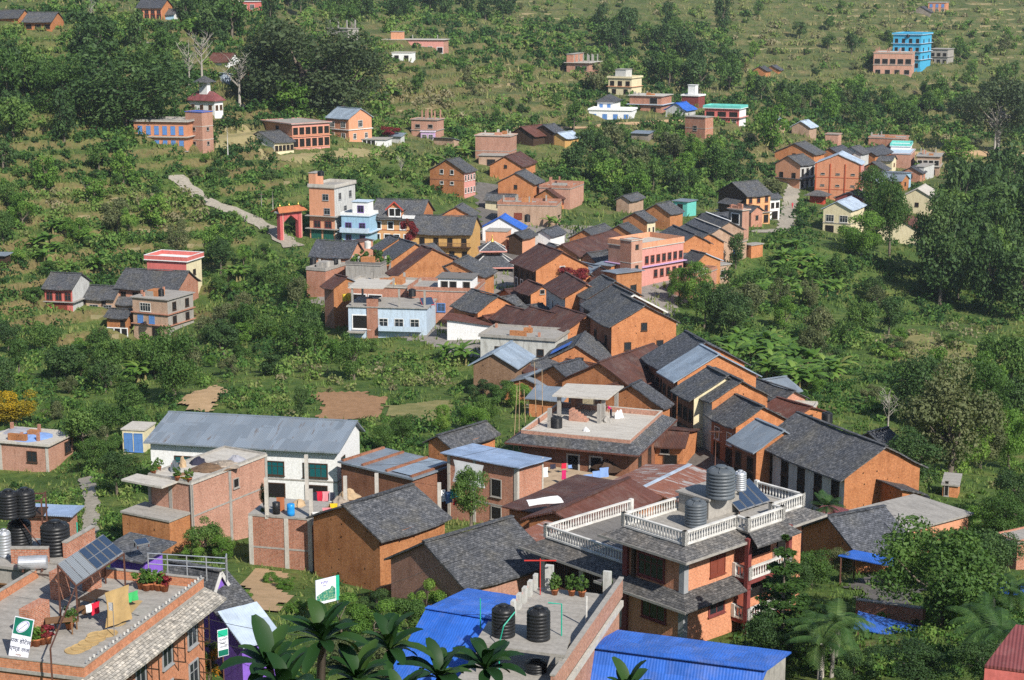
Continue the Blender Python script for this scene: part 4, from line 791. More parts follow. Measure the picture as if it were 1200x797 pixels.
hs('top_dark', 'dark_roofed_house', 'dark roofed farmhouse left of the orange house on the far hilltop', (1090,14), 20, 1070, 1096, 66, ('gL', 6, 'slate_dark'), 'stone_wall')
hs('corner_far', 'hillside_house', 'brick hut with a shiny tin roof above the orange brick cluster', (948,149), 160, 928, 957, 60, ('gL', 6, 'tin_light'), 'brick_pale')
hs('corner_far2', 'brick_block', 'tall narrow brick block in the trees above the orange brick cluster', (982,158), 172, 967, 986, 66, ('flat', .1, .2, 'concrete'), 'brick_pink')
hs('corner_far3', 'tin_roofed_hut', 'grey tin roofed hut in the trees left of the brick hut', (914,143), 153, 893, 920, 55, ('gL', 7, 'tin_old'), 'brick_pale')
# --- right cluster
hs('rc_orange', 'orange_house', 'orange brick house with a slate roof above the pink verandah house', (953,181), 205, 908, 966, 58, ('gL', 11, 'slate', {'oe':.5}), 'brick_orange', Lw=[(.85,1,.8,.7,'d')])
hs('rc_pink', 'pink_house', 'pink verandah house with a slate roof and dark balconies', (937,194), 222, 912, 955, 50, ('gL', 10, 'slate', {'oe':.5}), 'white_grey', wall_l='salmon', Rw=[(.55,3,.9,1.6,'d'),(.08,3,.9,1.7,'d')], Lw=[(.45,2,.9,1.2,'d')], bands=[(.42,.7)], band_mat='slate')
hs('rc_red', 'red_brick_block', 'large plain red brick block with a tin roof and dark red pilasters', (1007,193), 238, 956, 1013, 72, ('gL', 11, 'tin_light', {'oe':.3,'og':.3}), 'pink', wall_l='brick_fair', Lw=[(.72,3,.9,.35,'k'),(.42,3,.9,.35,'k'),(.12,3,.9,.35,'k')], Rw=[(.6,2,.8,1.2,'w'),(.2,2,.8,1.2,'w')], bands=[(.33,.06),(.64,.06)], band_mat='brick_red', d=428)
hs('rc_red_low', 'red_pavilion', 'small red pavilion with two dark roofs beside the red brick block', (965,229), 240, 949, 968, 66, ('hip', 5, 'slate_brown', {'oe':1.2}), 'red_paint', cat='pavilion')
hs('rc_slate1', 'slate_house', 'slate roof behind the red brick block', (985,183), 200, 962, 1000, 60, ('gL', 9, 'slate_dark', {'oe':.5}), 'brick_orange')
hs('rc_slate2', 'slate_house', 'grey walled house with a slate roof right of the red brick block', (1008,182), 200, 988, 1018, 58, ('gL', 11, 'slate', {'oe':.5}), 'white_grey')
hs('rc_slate3', 'slate_house', 'wide slate roof beside the green railed terrace', (1025,184), 200, 1005, 1045, 55, ('gL', 12, 'slate_dark', {'oe':.5}), 'brick_orange')
hs('rc_brick1', 'brick_block', 'long pinkish brick block with a flat roof below the green railed terrace', (1066,181), 198, 1024, 1076, 72, ('flat', .1, .2, 'pale_blue'), 'brick_pink')
hs('rc_green', 'white_house', 'white house with a light green roof railing', (1066,172), 190, 1044, 1071, 74, ('flat', .7, .3, 'white', {'pm':'turquoise'}), 'white')
hs('rc_brick2', 'brick_block', 'brick block with a roof room behind the green railed terrace', (1060,163), 180, 1018, 1065, 70, ('flat', .3, .2, 'concrete', {'pm':'brick_raw'}), 'brick_raw', Lw=[(.5,1,1.0,1.4,'k',(.7,.95))])
hs('rc_open', 'unfinished_house', 'open concrete and brick house at the right end of the cluster', (1100,184), 207, 1075, 1106, 72, ('flat', .0, .4, 'concrete'), 'brick_pale', Lw=[(.55,4,1.2,1.4,'c'),(.08,1,2.0,1.4,'d',(.4,.9))], bands=[(.5,.4)])
hs('rc_orange2', 'orange_house', 'orange and slate cottage right of the red brick block', (1034,199), 213, 1012, 1042, 55, ('gL', 8, 'slate', {'oe':.6}), 'brick_orange')
hs('rc_patch', 'patchwork_house', 'patchwork house of grey, blue and pink walls with tin roofs', (1060,203), 222, 1036, 1068, 62, ('sL', -2, 'tin_old'), 'sky', wall_l='cream', Lw=[(.4,1,1.0,1.0,'d')])
hs('rc_patch2', 'patchwork_hut', 'little tin roofed hut below the orange and slate cottage', (1034,211), 222, 1014, 1045, 60, ('gL', 5, 'tin', {'oe':.4}), 'brick_pale', cat='hut')
hs('rc_grey', 'grey_house', 'grey rendered house beside the open concrete house', (1082,196), 212, 1070, 1095, 60, ('flat', 0, .2, 'concrete'), 'white_grey')
hs('rc_cream', 'cream_house', 'cream and maroon house with a tin roof below the red brick block', (996,246), 276, 965, 1018, 62, ('gL', 8, 'tin_light', {'oe':.5}), 'cream', wall_l='cream', Lw=[(.5,2,1.7,1.4,'w'),(.08,2,1.7,1.4,'d')], bands=[(.44,.1)])
hs('rc_cream_back', 'cream_house', 'maroon and cream wall with a slate roof just behind the cream house', (1010,233), 262, 979, 1021, 62, ('gL', 6, 'slate', {'oe':.5}), 'cream', wall_l='maroon')
hs('rc_villa', 'cream_villa', 'cream villa with a pale grey roof half hidden by the grove', (1090,233), 254, 1062, 1112, 66, ('gL', 13, 'concrete_pale', {'oe':.8,'jit':.02,'sag':0}), 'cream', Lw=[(.5,1,.8,.8,'d')])
hs('rc_rust', 'rust_roofed_house', 'rust striped roof in the shade of the grove', (1075,270), 288, 1034, 1088, 72, ('gL', 13, 'rust_red', {'oe':.8}), 'cream')
hs('rc_white', 'white_hut', 'tiny white gabled hut at the edge of the grove', (1118,262), 272, 1112, 1124, 60, ('gL', 4, 'concrete_pale'), 'white', cat='hut')
hs('goat_hut', 'small_hut', 'tiny orange hut with a dark doorway in the grassy clearing', (1122,570), 582, 1105, 1128, 72, ('flat', 0, .15, 'concrete'), 'brick_orange', Lw=[(.02,1,1.0,1.4,'k',(.1,.4),'door')], d=160, cat='hut')
hs('edge_right', 'brick_house', 'brick house cut by the right edge above the blue tin roof', (1190,637), 675, 1184, 1260, 30, ('flat', .1, .2, 'concrete'), 'brick_raw', d=130, Wm=5, Lm=2)
hs('mid_shed_r', 'slate_shed', 'dark slate roofed shed behind the trees right of the white pillared house', (1030,522), 548, 1010, 1050, 40, ('gL', 16, 'slate_dark'), 'wood_dark', cat='shed')
hs('red_tin_r', 'tin_roofed_house', 'small house with a red striped tin roof right of the street roofs', (872,455), 470, 865, 902, 72, ('sR', 14, 'rust_red'), 'brick_orange', Wm=7, Lm=6)
hs('orange_flat_r', 'orange_store', 'orange flat roofed store with rubble on top behind the slate street houses', (952,482), 496, 916, 957, 72, ('flat', .15, .1, 'concrete_pale', {'pm':'concrete_pale'}), 'brick_orange', Lw=[(.3,1,1.0,.7,'k',(.3,.6))])
# --- top left farmhouses
hs('tl_a', 'farm_house', 'slate roofed farmhouse cut by the left edge at the top', (22,20), 28, -30, 27, 80, ('gR', 8, 'slate', {'oe':.8}), 'brick_orange')
hs('tl_b', 'farm_house', 'double roofed slate farmhouse with orange lower wall at the top left', (61,24), 37, 28, 66, 80, ('gR', 9, 'slate', {'oe':.9}), 'brick_orange', Lw=[(.3,3,1.4,.9,'d')])
hs('tl_c', 'farm_house', 'orange and red farmhouse with a slate roof at the top beside a banana patch', (190,9), 23, 161, 194, 78, ('gR', 10, 'slate_dark', {'oe':.6}), 'brick_orange', wall_l='brick_fair', Lw=[(.45,4,1.0,1.0,'r'),(.03,4,1.2,1.2,'r')])
hs('tl_d', 'slate_annex', 'low slate annex with a blue door right of the orange and red farmhouse', (204,17), 24, 190, 208, 78, ('gR', 7, 'slate', {'oe':.5}), 'white', wall_l='sky', cat='shed')
hs('tl_pink', 'pink_house', 'bright pink house with white windows at the top edge', (300,2), 14, 274, 306, 78, ('flat', 0, .3, 'white'), 'rose', Lw=[(.3,3,1.4,1.4,'w')])

# --- small houses squeezed between the larger ones
INFILL = [('slate',(590,362),376,40),('rust',(606,352),368,38),('rust',(640,384),402,30),('slate',(616,374),392,34),('rust_red',(585,384),398,40),('tin_old',(600,398),412,50),('slate',(680,400),418,20),('rust',(668,388),404,24),
 ('slate_dark',(655,300),316,30),('rust',(690,296),312,40),('slate',(700,308),324,40),('tin_old',(690,322),338,35),('slate',(676,332),348,25),('rust',(700,338),356,25),('slate_dark',(775,300),316,25),('slate',(790,312),326,25),('tin',(822,298),312,30),
 ('slate',(500,300),316,40),('slate_dark',(520,312),328,40),('rust',(500,318),334,35),('slate',(430,318),336,40),('tin_old',(468,342),358,50),('slate_dark',(545,352),368,40),('slate',(525,356),374,60),
 ('slate',(640,440),458,60),('rust',(690,442),460,50),('slate_dark',(718,458),476,40),('rust',(724,470),488,50),('tin_old',(640,455),472,65),('slate',(915,470),488,30),('tin_old',(900,462),478,30),('rust_red',(930,490),506,35),
 ('slate',(640,226),240,60),('rust',(655,232),246,60),('slate',(600,236),250,70),('slate',(880,250),266,40),('slate_dark',(850,262),278,40),('slate',(832,262),276,30),('slate',(1040,212),222,60),('tin_old',(1056,213),224,55),('rust',(1026,206),217,60),('slate_dark',(1078,204),214,60),('slate',(1045,190),202,60),('tin_light',(1030,217),226,60)]
INL = ['small slate roofed house above the red tin shed','small rust roofed house in the dense rows below the pagoda','low rust roof next to the limewashed house top','little slate roof among the rust roofs','small red brown tin roof behind the long red tin shed','grey tin roof just above the limewashed house','narrow slate roof at the street edge below the rust row','narrow rust roof at the street edge below the rust row',
 'small dark slate roof left of the wide rust roof','small rust roof tucked below the wide rust brown roof','small slate roof between the wide rust roof and the tin huts','small tin roof left of the sloping tin hut','small slate roof behind the row house windows','small rust roof below the sloping tin hut','dark slate cottage at the right end of the pink hotel','slate cottage below the right end of the pink hotel','pale tin roof beside the ochre cottage',
 'small slate roof below the mustard house','dark slate roof right of the ochre gable','rust roof below the mustard house','small slate roof left of the half rust gable','grey tin roof above the yellow barrels','dark slate roof next to the white rooftop room','small slate roof below the brick house with the blue window',
 'small slate roof behind the bamboo poles','rust roof left of the large rust brown hall','dark slate roof between the rust hall and the concrete canopy','small rust roof beside the street shrine','tin roof behind the old tin gable barn','small slate roof behind the tin roofed street house','small grey tin roof behind the slate street roofs','small red tin roof above the white pillared house',
 'small slate roof right of the orange lane houses','small rust roof on the brick terraces','slate roof in front of the orange lane houses','small slate roof below the orange three storey house','dark slate roof beside the tall unfinished brick house','slate roof left of the tall unfinished brick house','small slate roof in front of the long pinkish brick block','small grey tin roof below the long pinkish brick block','small rust roof right of the red brick block','dark slate roof beside the open concrete house','slate roof just below the green railed terrace','pale tin roof at the lower edge of the right hand cluster']
_r = random.Random(4)
for (mt, A_, by_, th_i), lab_ in zip(INFILL, INL):
    dd_ = ground_d(A_[0], by_); w_ = _r.uniform(3.6, 5.2); l_ = _r.uniform(4.5, 7)
    hs('infill%d' % len(BH), 'small_house', lab_, A_, by_, A_[0]-20, A_[0]+20, th_i, (_r.choice(['gR','gL']), 9, mt, {'oe':.5}), _r.choice(['brick_orange','brick_earth','brick_raw','cream','brick_orange']), Wm=w_, Lm=l_, Rw=[(.45,1,.7,.8,_r.choice('kdbr'))], Lw=[(.45,1,.7,.9,_r.choice('kdbr'))])
# ---------------------------------------------------------------- ground sheet
for q_ in ([(205,206),(222,222),(240,236),(285,252),(322,272),(345,290)], [(1040,181),(1100,180),(1160,181),(1260,180)], [(600,152),(690,150),(720,145),(800,142)], [(155,48),(180,52),(200,57)]):
    TRACKS.append([(p.x, p.y) for p in (Vector(at(*t_, ground_d(*t_))) for t_ in q_)])
def grid_mesh(name, xs, ys, mats, off=0.0, zf=None):
    X, Y = xs, ys
    Z = zt(X.ravel(), Y.ravel()).reshape(X.shape) + off if zf is None else zf(X, Y)
    ny, nx = X.shape
    V = np.stack([X, Y, Z], -1).reshape(-1, 3)
    i = np.arange(nx - 1)[None, :] + np.arange(ny - 1)[:, None] * nx
    Fq = np.stack([i, i + 1, i + 1 + nx, i + nx], -1).reshape(-1, 4)
    return np_mesh(name, V, Fq, mats)
def np_mesh(name, V, Fq, mats, tint=None, smooth=True):
    me = bpy.data.meshes.new(name); k = Fq.shape[1]
    me.vertices.add(len(V)); me.vertices.foreach_set('co', np.ascontiguousarray(V, dtype=np.float32).ravel())
    me.loops.add(len(Fq) * k); me.loops.foreach_set('vertex_index', np.ascontiguousarray(Fq, dtype=np.int32).ravel())
    me.polygons.add(len(Fq)); me.polygons.foreach_set('loop_start', np.arange(0, len(Fq) * k, k, dtype=np.int32))
    if smooth: me.polygons.foreach_set('use_smooth', np.ones(len(Fq), bool))
    me.update(calc_edges=True)
    if tint is not None:
        a = me.attributes.new('tint', 'FLOAT', 'FACE'); a.data.foreach_set('value', tint.astype(np.float32))
    for m in mats: me.materials.append(M(m))
    return me
def m_ground():
    s = NT('ground'); tc = s.N('TexCoord').outputs['Object']
    big = s.noise(0.03, 5, tc, 0.65); mid = s.noise(0.16, 5, tc, 0.7); fine = s.noise(1.3, 4, tc, 0.7)
    g = s.ramp(mid, (0.30, (0.038, 0.075, 0.020)), (0.48, (0.070, 0.118, 0.030)), (0.60, (0.115, 0.150, 0.042)), (0.72, (0.16, 0.135, 0.06)), (0.82, (0.19, 0.125, 0.065)))
    dry = s.ramp(mid, (0.32, (0.050, 0.080, 0.026)), (0.48, (0.092, 0.112, 0.044)), (0.62, (0.145, 0.132, 0.066)), (0.76, (0.22, 0.16, 0.09)))
    sep = s.N('SeparateXYZ'); s.L(tc, sep.inputs[0])
    fy = s.math('MULTIPLY', s.math('SUBTRACT', sep.outputs[1], 330.0), 0.006)
    f = s.math('ADD', s.math('MULTIPLY', s.math('SUBTRACT', big, 0.5), 2.2), fy)
    cl = s.N('Clamp'); s.L(f, cl.inputs[0]); cl.inputs[2].default_value = 0.85
    col = s.mix(cl.outputs[0], g, dry)
    # bare terrace risers where the ground is steep
    geo = s.N('NewGeometry'); sn = s.N('SeparateXYZ'); s.L(geo.outputs['Normal'], sn.inputs[0])
    st = s.ramp(sn.outputs[2], (0.80, (1, 1, 1)), (0.95, (0, 0, 0)))
    col = s.mix(s.math('MULTIPLY', st, 0.75), col, (0.17, 0.12, 0.065))
    col = s.mix(1.0, col, s.ramp(fine, (0.3, (0.6, 0.62, 0.55)), (0.7, (1.25, 1.2, 1.15))), 'MULTIPLY')
    s.base(col); s.rough(0.95); s.bump(fine, 0.7, 0.25); s.b.inputs['Specular IOR Level'].default_value = 0.1
m_ground()
def patch_mat(name, c, c2, sc_=0.8, rows=0):
    s = NT(name); n = s.noise(sc_, 5, None, 0.7)
    col = s.ramp(n, (0.3, c2), (0.7, c))
    s.base(col); s.rough(0.95); s.bump(s.noise(4, 4), 0.6, 0.08); s.b.inputs['Specular IOR Level'].default_value = 0.1
patch_mat('soil', (0.34, 0.20, 0.11), (0.24, 0.14, 0.075)); patch_mat('dust', (0.46, 0.31, 0.18), (0.32, 0.22, 0.12)); patch_mat('path_stone', (0.38, 0.34, 0.28), (0.22, 0.20, 0.16), 1.5)
patch_mat('street_stone', (0.17, 0.155, 0.14), (0.09, 0.085, 0.08), 1.2); patch_mat('straw_field', (0.27, 0.23, 0.10), (0.13, 0.14, 0.05), .5); patch_mat('lawn', (0.16, 0.19, 0.05), (0.09, 0.12, 0.03), 0.7)
patch_mat('pitch', (0.30, 0.24, 0.13), (0.19, 0.18, 0.08), 0.4); patch_mat('paved', (0.30, 0.27, 0.24), (0.18, 0.165, 0.15), 1.0)
ss = np.linspace(-1, 1, 430); ys = [-60.0]
while ys[-1] < 1650: ys.append(ys[-1] + max(0.9, abs(ys[-1]) * 0.0042))
ys = np.array(ys)
X = ss[None, :] * (75 + 0.42 * np.maximum(ys, 0))[:, None]; Y = np.repeat(ys[:, None], len(ss), 1)
terr = bpy.data.objects.new('ground', grid_mesh('ground', X, Y, ['ground'])); COL.objects.link(terr); tag(terr, kind='structure')
def in_poly(x, y, poly):
    r = np.zeros(x.shape, bool); n = len(poly); j = n - 1
    for i in range(n):
        xi, yi = poly[i]; xj, yj = poly[j]
        c = ((yi > y) != (yj > y)) & (x < (xj - xi) * (y - yi) / (yj - yi + 1e-12) + xi); r ^= c; j = i
    return r
PATCHES = []
def patch(name, pts, mat, res=0.7, off=0.05, furrow=0.0, world=False, keep=True):
    """bare ground sheet draped over the terrain, bounded by ground points"""
    W = [Vector(p) for p in pts] if world else [ground(*p) for p in pts]
    poly = [(p.x, p.y) for p in W]
    if keep: PATCHES.append(np.array(poly))
    a = np.array(poly); x0, y0 = a.min(0); x1, y1 = a.max(0)
    nx = max(4, int((x1 - x0) / res)); ny = max(4, int((y1 - y0) / res))
    X, Y = np.meshgrid(np.linspace(x0, x1, nx + 1), np.linspace(y0, y1, ny + 1))
    Z = zt(X.ravel(), Y.ravel()).reshape(X.shape) + off
    if furrow: Z = Z + furrow * np.sin((X * 0.85 + Y * 0.5) * 2 * np.pi / 0.9)
    wob = 1.3 * (_vn(X, Y, 4, 21) - .5) * 2 + .8 * (_vn(X, Y, 1.2, 23) - .5) * 2
    cx = (X[:-1, :-1] + X[1:, 1:]) / 2 + wob[:-1, :-1]; cy = (Y[:-1, :-1] + Y[1:, 1:]) / 2 + wob[:-1, 1:]
    k = in_poly(cx, cy, poly)
    i = np.arange(nx)[None, :] + np.arange(ny)[:, None] * (nx + 1)
    Fq = np.stack([i, i + 1, i + nx + 2, i + nx + 1], -1)[k]
    V = np.stack([X, Y, Z], -1).reshape(-1, 3)
    used, inv = np.unique(Fq, return_inverse=True)
    if len(Fq) == 0: return
    o = bpy.data.objects.new(name, np_mesh(name, V[used], inv.reshape(Fq.shape), [mat])); COL.objects.link(o); tag(o, kind='structure'); return o
def ribbon(name, pts, w, mat, off=0.06, world=False, keep=True):
    W = [Vector(p) for p in pts] if world else [ground(*p) for p in pts]
    P = []
    for a, b in zip(W[:-1], W[1:]):
        n = max(1, int((b - a).length / 1.5)); P += [a.lerp(b, i / n) for i in range(n)]
    P.append(W[-1]); V = []; m = 6
    for i, p in enumerate(P):
        t = P[min(i + 1, len(P) - 1)] - P[max(i - 1, 0)]; nrm = Vector((-t.y, t.x, 0)).normalized()
        ww = w * (1 + 0.2 * math.sin(i * 1.7))
        for k in range(m + 1):
            q = p + nrm * ww * (k / m - .5); V.append((q.x, q.y, gz(q.x, q.y) + off))
    V = np.array(V); i = np.arange(m)[None, :] + np.arange(len(P) - 1)[:, None] * (m + 1)
    Fq = np.stack([i, i + 1, i + m + 2, i + m + 1], -1).reshape(-1, 4)
    o = bpy.data.objects.new(name, np_mesh(name, V, Fq, [mat])); COL.objects.link(o); tag(o, kind='structure')
    if keep:
        for a, b in zip(P[:-1], P[1:]):
            t = (b - a); nrm = Vector((-t.y, t.x, 0)).normalized() * (w * .55)
            PATCHES.append(np.array([((a+nrm).x,(a+nrm).y),((b+nrm).x,(b+nrm).y),((b-nrm).x,(b-nrm).y),((a-nrm).x,(a-nrm).y)]))
    return o
ribbon('street', [(905,610),(868,570),(838,530),(806,500),(776,474),(752,448),(720,420),(688,392),(660,366),(636,340),(618,318),(598,296),(585,270),(578,240),(572,215)], 7.0, 'street_stone', .05)
ribbon('dirt_track', [(205,206),(222,222),(240,236),(285,252),(322,272),(345,290)], 3.8, 'path_stone', .2)
ribbon('footpath', [(100,560),(108,590),(103,640)], 1.4, 'path_stone', .1)
ribbon('hill_road', [(1040,181),(1100,180),(1160,181),(1260,180)], 4.0, 'dust', .15)
ribbon('hill_lane', [(600,152),(690,150),(720,145),(800,142)], 2.5, 'dust', .15)
ribbon('upper_footpath', [(155,48),(180,52),(200,57)], 1.6, 'path_stone', .2)
ribbon('side_lane', [(930,215),(925,240),(920,270),(880,272)], 3.5, 'path_stone', .12)
patch('ploughed_field', [(366,462),(410,460),(455,466),(440,490),(395,494),(370,488)], 'soil', .5, .1, .1)
patch('bare_slope', [(210,470),(262,452),(266,462),(250,485),(210,485)], 'dust', .5, .3)
patch('sand_bank', [(266,676),(300,668),(350,672),(345,700),(320,720),(285,716)], 'dust', .5, .15)
patch('school_yard', [(300,176),(345,181),(430,175),(470,180),(420,186),(320,189)], 'pitch', 1.0, .15)
patch('stubble_field', [(450,478),(520,470),(528,490),(470,500)], 'straw_field', .6, .12)
patch('playing_field', [(250,158),(300,150),(300,175),(252,175)], 'pitch', 1.0, .15)
patch('dry_clearing', [(1045,400),(1100,395),(1195,420),(1195,440),(1110,425),(1050,425)], 'straw_field', 1.0, .12, keep=False)
patch('dry_pasture', [(1060,178),(1195,170),(1195,200),(1110,192)], 'straw_field', 1.2, .1, keep=False)
# ---------------------------------------------------------------- camera, sun, sky
cam = bpy.data.cameras.new('camera'); co = bpy.data.objects.new('camera', cam); COL.objects.link(co); SC.camera = co
cam.sensor_width = 36; cam.lens = 36 * F / 1200; cam.clip_start = 0.5; cam.clip_end = 5000
co.location = (0, 0, CAMZ); co.rotation_euler = (math.pi / 2 - PITCH, 0, 0)
SUN_AZ, SUN_EL = R(33), R(39)     # azimuth measured from straight behind the camera towards its right
sd = Vector((math.sin(SUN_AZ) * math.cos(SUN_EL), -math.cos(SUN_AZ) * math.cos(SUN_EL), math.sin(SUN_EL)))
sl = bpy.data.lights.new('sun', 'SUN'); sl.energy = 4.7; sl.angle = R(0.5); sl.color = (1.0, 0.945, 0.86)
so = bpy.data.objects.new('sun', sl); COL.objects.link(so); so.location = sd * 300; so.rotation_euler = (-sd).to_track_quat('-Z', 'Y').to_euler()
w = bpy.data.worlds.new('World'); SC.world = w; w.use_nodes = True
nt = w.node_tree; bg = nt.nodes['Background']; sk = nt.nodes.new('ShaderNodeTexSky'); sk.sky_type = 'NISHITA'; sk.sun_disc = False
sk.sun_elevation = SUN_EL; sk.sun_rotation = math.atan2(sd.x, sd.y); sk.altitude = 1000
nt.links.new(sk.outputs[0], bg.inputs[0]); bg.inputs[1].default_value = 0.10
vs_ = SC.view_settings; vs_.view_transform = 'Standard'; vs_.look = 'None'; vs_.exposure = 0.5; vs_.gamma = 1.0; vs_.use_curve_mapping = False
SC.render.resolution_x, SC.render.resolution_y = 1024, 680
cy = SC.cycles; cy.max_bounces = 5; cy.diffuse_bounces = 2; cy.glossy_bounces = 2; cy.transmission_bounces = 3; cy.transparent_max_bounces = 4; cy.caustics_reflective = False; cy.caustics_refractive = False
cy.use_adaptive_sampling = True; cy.adaptive_threshold = 0.015; cy.use_denoising = False; cy.sample_clamp_indirect = 4.0; SC.render.use_persistent_data = False

# ---------------------------------------------------------------- the air between the hills
hz = NT('haze'); hv = hz.N('VolumePrincipled'); hv.inputs['Color'].default_value = (0.80, 0.88, 1.0, 1); hv.inputs['Density'].default_value = 0.000095; hv.inputs['Anisotropy'].default_value = 0.2
hz.L(hv.outputs[0], hz.n['Material Output'].inputs['Volume']); hz.n.remove(hz.b)
hb = MB(); hb.box(-840, -80, -15, 840, 1700, 168, 'haze'); ho = hb.obj('haze'); tag(ho, 'thin bluish air over the valley', 'haze', kind='stuff')
# ---------------------------------------------------------------- plants
m_leaf('leaf_dark', ((0.0, (0.029,0.060,0.021)), (0.5, (0.053,0.104,0.031)), (1.0, (0.108,0.170,0.049))), 0.25)
m_leaf('leaf_mid', ((0.0, (0.040,0.086,0.020)), (0.5, (0.083,0.160,0.037)), (1.0, (0.173,0.260,0.062))), 0.35)
m_leaf('leaf_bright', ((0.0, (0.066,0.148,0.024)), (0.5, (0.140,0.260,0.046)), (1.0, (0.281,0.383,0.084))), 0.4)
m_leaf('leaf_olive', ((0.0, (0.066,0.086,0.037)), (0.5, (0.124,0.148,0.062)), (1.0, (0.216,0.217,0.103))), 0.3)
m_leaf('leaf_grey', ((0.0, (0.036,0.060,0.026)), (0.5, (0.062,0.092,0.038)), (1.0, (0.105,0.135,0.06))), 0.25)
m_leaf('leaf_yellow', ((0.0, (0.10,0.12,0.02)), (0.35, (0.30,0.23,0.02)), (1.0, (0.62,0.40,0.02))), 0.35, objvar=0.05)
m_leaf('leaf_red', ((0.0, (0.06,0.06,0.02)), (0.3, (0.20,0.03,0.035)), (1.0, (0.34,0.04,0.06))), 0.35, objvar=0.05)
m_leaf('leaf_orange', ((0.0, (0.04,0.07,0.015)), (0.55, (0.07,0.10,0.02)), (0.7, (0.55,0.22,0.01)), (1.0, (0.62,0.28,0.02))), 0.35, objvar=0.0)
m_leaf('leaf_banana', ((0.0, (0.058,0.132,0.023)), (0.6, (0.127,0.240,0.043)), (0.9, (0.211,0.312,0.072)), (1.0, (0.317,0.264,0.086))), 0.4, 0.45, 0.3)
m_leaf('leaf_palm', ((0.0, (0.019,0.050,0.014)), (0.6, (0.044,0.095,0.024)), (1.0, (0.097,0.150,0.042))), 0.2, 0.6, 0.2)
m_leaf('leaf_glossy', ((0.0, (0.009,0.030,0.010)), (0.6, (0.019,0.055,0.014)), (1.0, (0.062,0.110,0.024))), 0.15, 0.5, 0.1)
m_leaf('leaf_scrub', ((0.0, (0.022,0.055,0.017)), (0.25, (0.036,0.089,0.023)), (0.42, (0.070,0.150,0.031)), (0.56, (0.137,0.234,0.049)), (0.70, (0.200,0.258,0.072)), (0.84, (0.200,0.180,0.101)), (1.0, (0.295,0.264,0.158))), 0.3, 0.8, 0)
m_leaf('leaf_grass', ((0.0, (0.076,0.138,0.031)), (0.4, (0.138,0.210,0.052)), (0.7, (0.234,0.239,0.086)), (1.0, (0.385,0.319,0.174))), 0.3, 0.9, 0)
def quads(P, N, size, asp=1.7):
    """one leaf-sized face per point"""
    n = len(P); r = RNG.normal(size=(n, 3)); t = np.cross(N, r); t /= np.linalg.norm(t, axis=1, keepdims=True) + 1e-9
    b = np.cross(N, t); b /= np.linalg.norm(b, axis=1, keepdims=True) + 1e-9
    h = (size * 0.5)[:, None]; a = h * asp ** .5; c = h / asp ** .5
    bend = N / (np.linalg.norm(N, axis=1, keepdims=True) + 1e-9) * h * 0.35
    V = np.stack([P - t*a - bend, P + b*c, P + t*a - bend, P - b*c], 1).reshape(-1, 3)
    return V, np.arange(4 * n).reshape(-1, 4)
def sph(n):
    d = RNG.normal(size=(n, 3)); return d / np.linalg.norm(d, axis=1, keepdims=True)
def crown(cs, rs, n, leaf, up=0.25):
    """leaves spread over the clumps with centres cs and radii rs"""
    w = rs ** 2; idx = RNG.choice(len(cs), n, p=w / w.sum()); d = sph(n); d[:, 2] += up; d /= np.linalg.norm(d, axis=1, keepdims=True)
    rad = rs[idx] * (0.45 + 0.6 * RNG.random(n) ** 0.6)
    P = cs[idx] + d * rad[:, None] * np.array([1.0, 1.0, 0.85])
    N = d + 0.55 * RNG.normal(size=(n, 3)); N /= np.linalg.norm(N, axis=1, keepdims=True) + 1e-9
    ct = RNG.random(len(cs)); tint = 0.25 + 0.4 * ct[idx] + 0.3 * (RNG.random(n) - .5)
    V, Fq = quads(P, N, leaf * (0.6 + 0.8 * RNG.random(n)))
    return V, Fq, np.clip(tint, 0, 1)
SHAPES = dict(broad=(.55,.38,.36,.2,26), tall=(.53,.30,.42,.1,26), spread=(.62,.42,.30,.3,26), dome=(.50,.40,.42,.1,40), bush=(.42,.38,.36,.0,14), oval=(.52,.35,.41,.1,22))
def tree_meshes(shape, mat, n, leaf, seed, bark='bark', sparse=0.0):
    global RNG
    RNG = np.random.default_rng(seed); rnd_ = random.Random(seed)
    zc, rx, rz, z0, k = SHAPES[shape]
    d = sph(k); f = 0.45 + 0.55 * RNG.random(k) ** .5
    cs = d * f[:, None] * np.array([rx, rx, rz]) + np.array([0, 0, zc]) + RNG.normal(size=(k, 3)) * .025
    rs = (0.105 + 0.085 * RNG.random(k)) * (1 - sparse * .3)
    V, Fq, t = crown(cs, rs, n, leaf)
    V[:, 2] = np.maximum(V[:, 2], 0.005)
    cm = np_mesh('crown', V, Fq, [mat], t, smooth=False)
    tk = MB(); bz = zc - rz * .35; w = .035 if shape != 'bush' else .02
    mid = (rnd_.uniform(-.03,.03), rnd_.uniform(-.03,.03), bz * .55); top = (rnd_.uniform(-.04,.04), rnd_.uniform(-.04,.04), zc)
    tk.tube([(0,0,-.06), (0,0,.02), mid, top], [w*1.3, w, w*.7, w*.35], bark, 6)
    for c in cs[:8]:
        s = Vector(mid).lerp(Vector(top), rnd_.uniform(.1,.8)); e = Vector(c); m_ = s.lerp(e, .5) + Vector((0,0,-.03))
        tk.tube([s, m_, e], [w*.4, w*.28, w*.1], bark, 5)
    return cm, tk.mesh('trunk', True)
VAR = {}
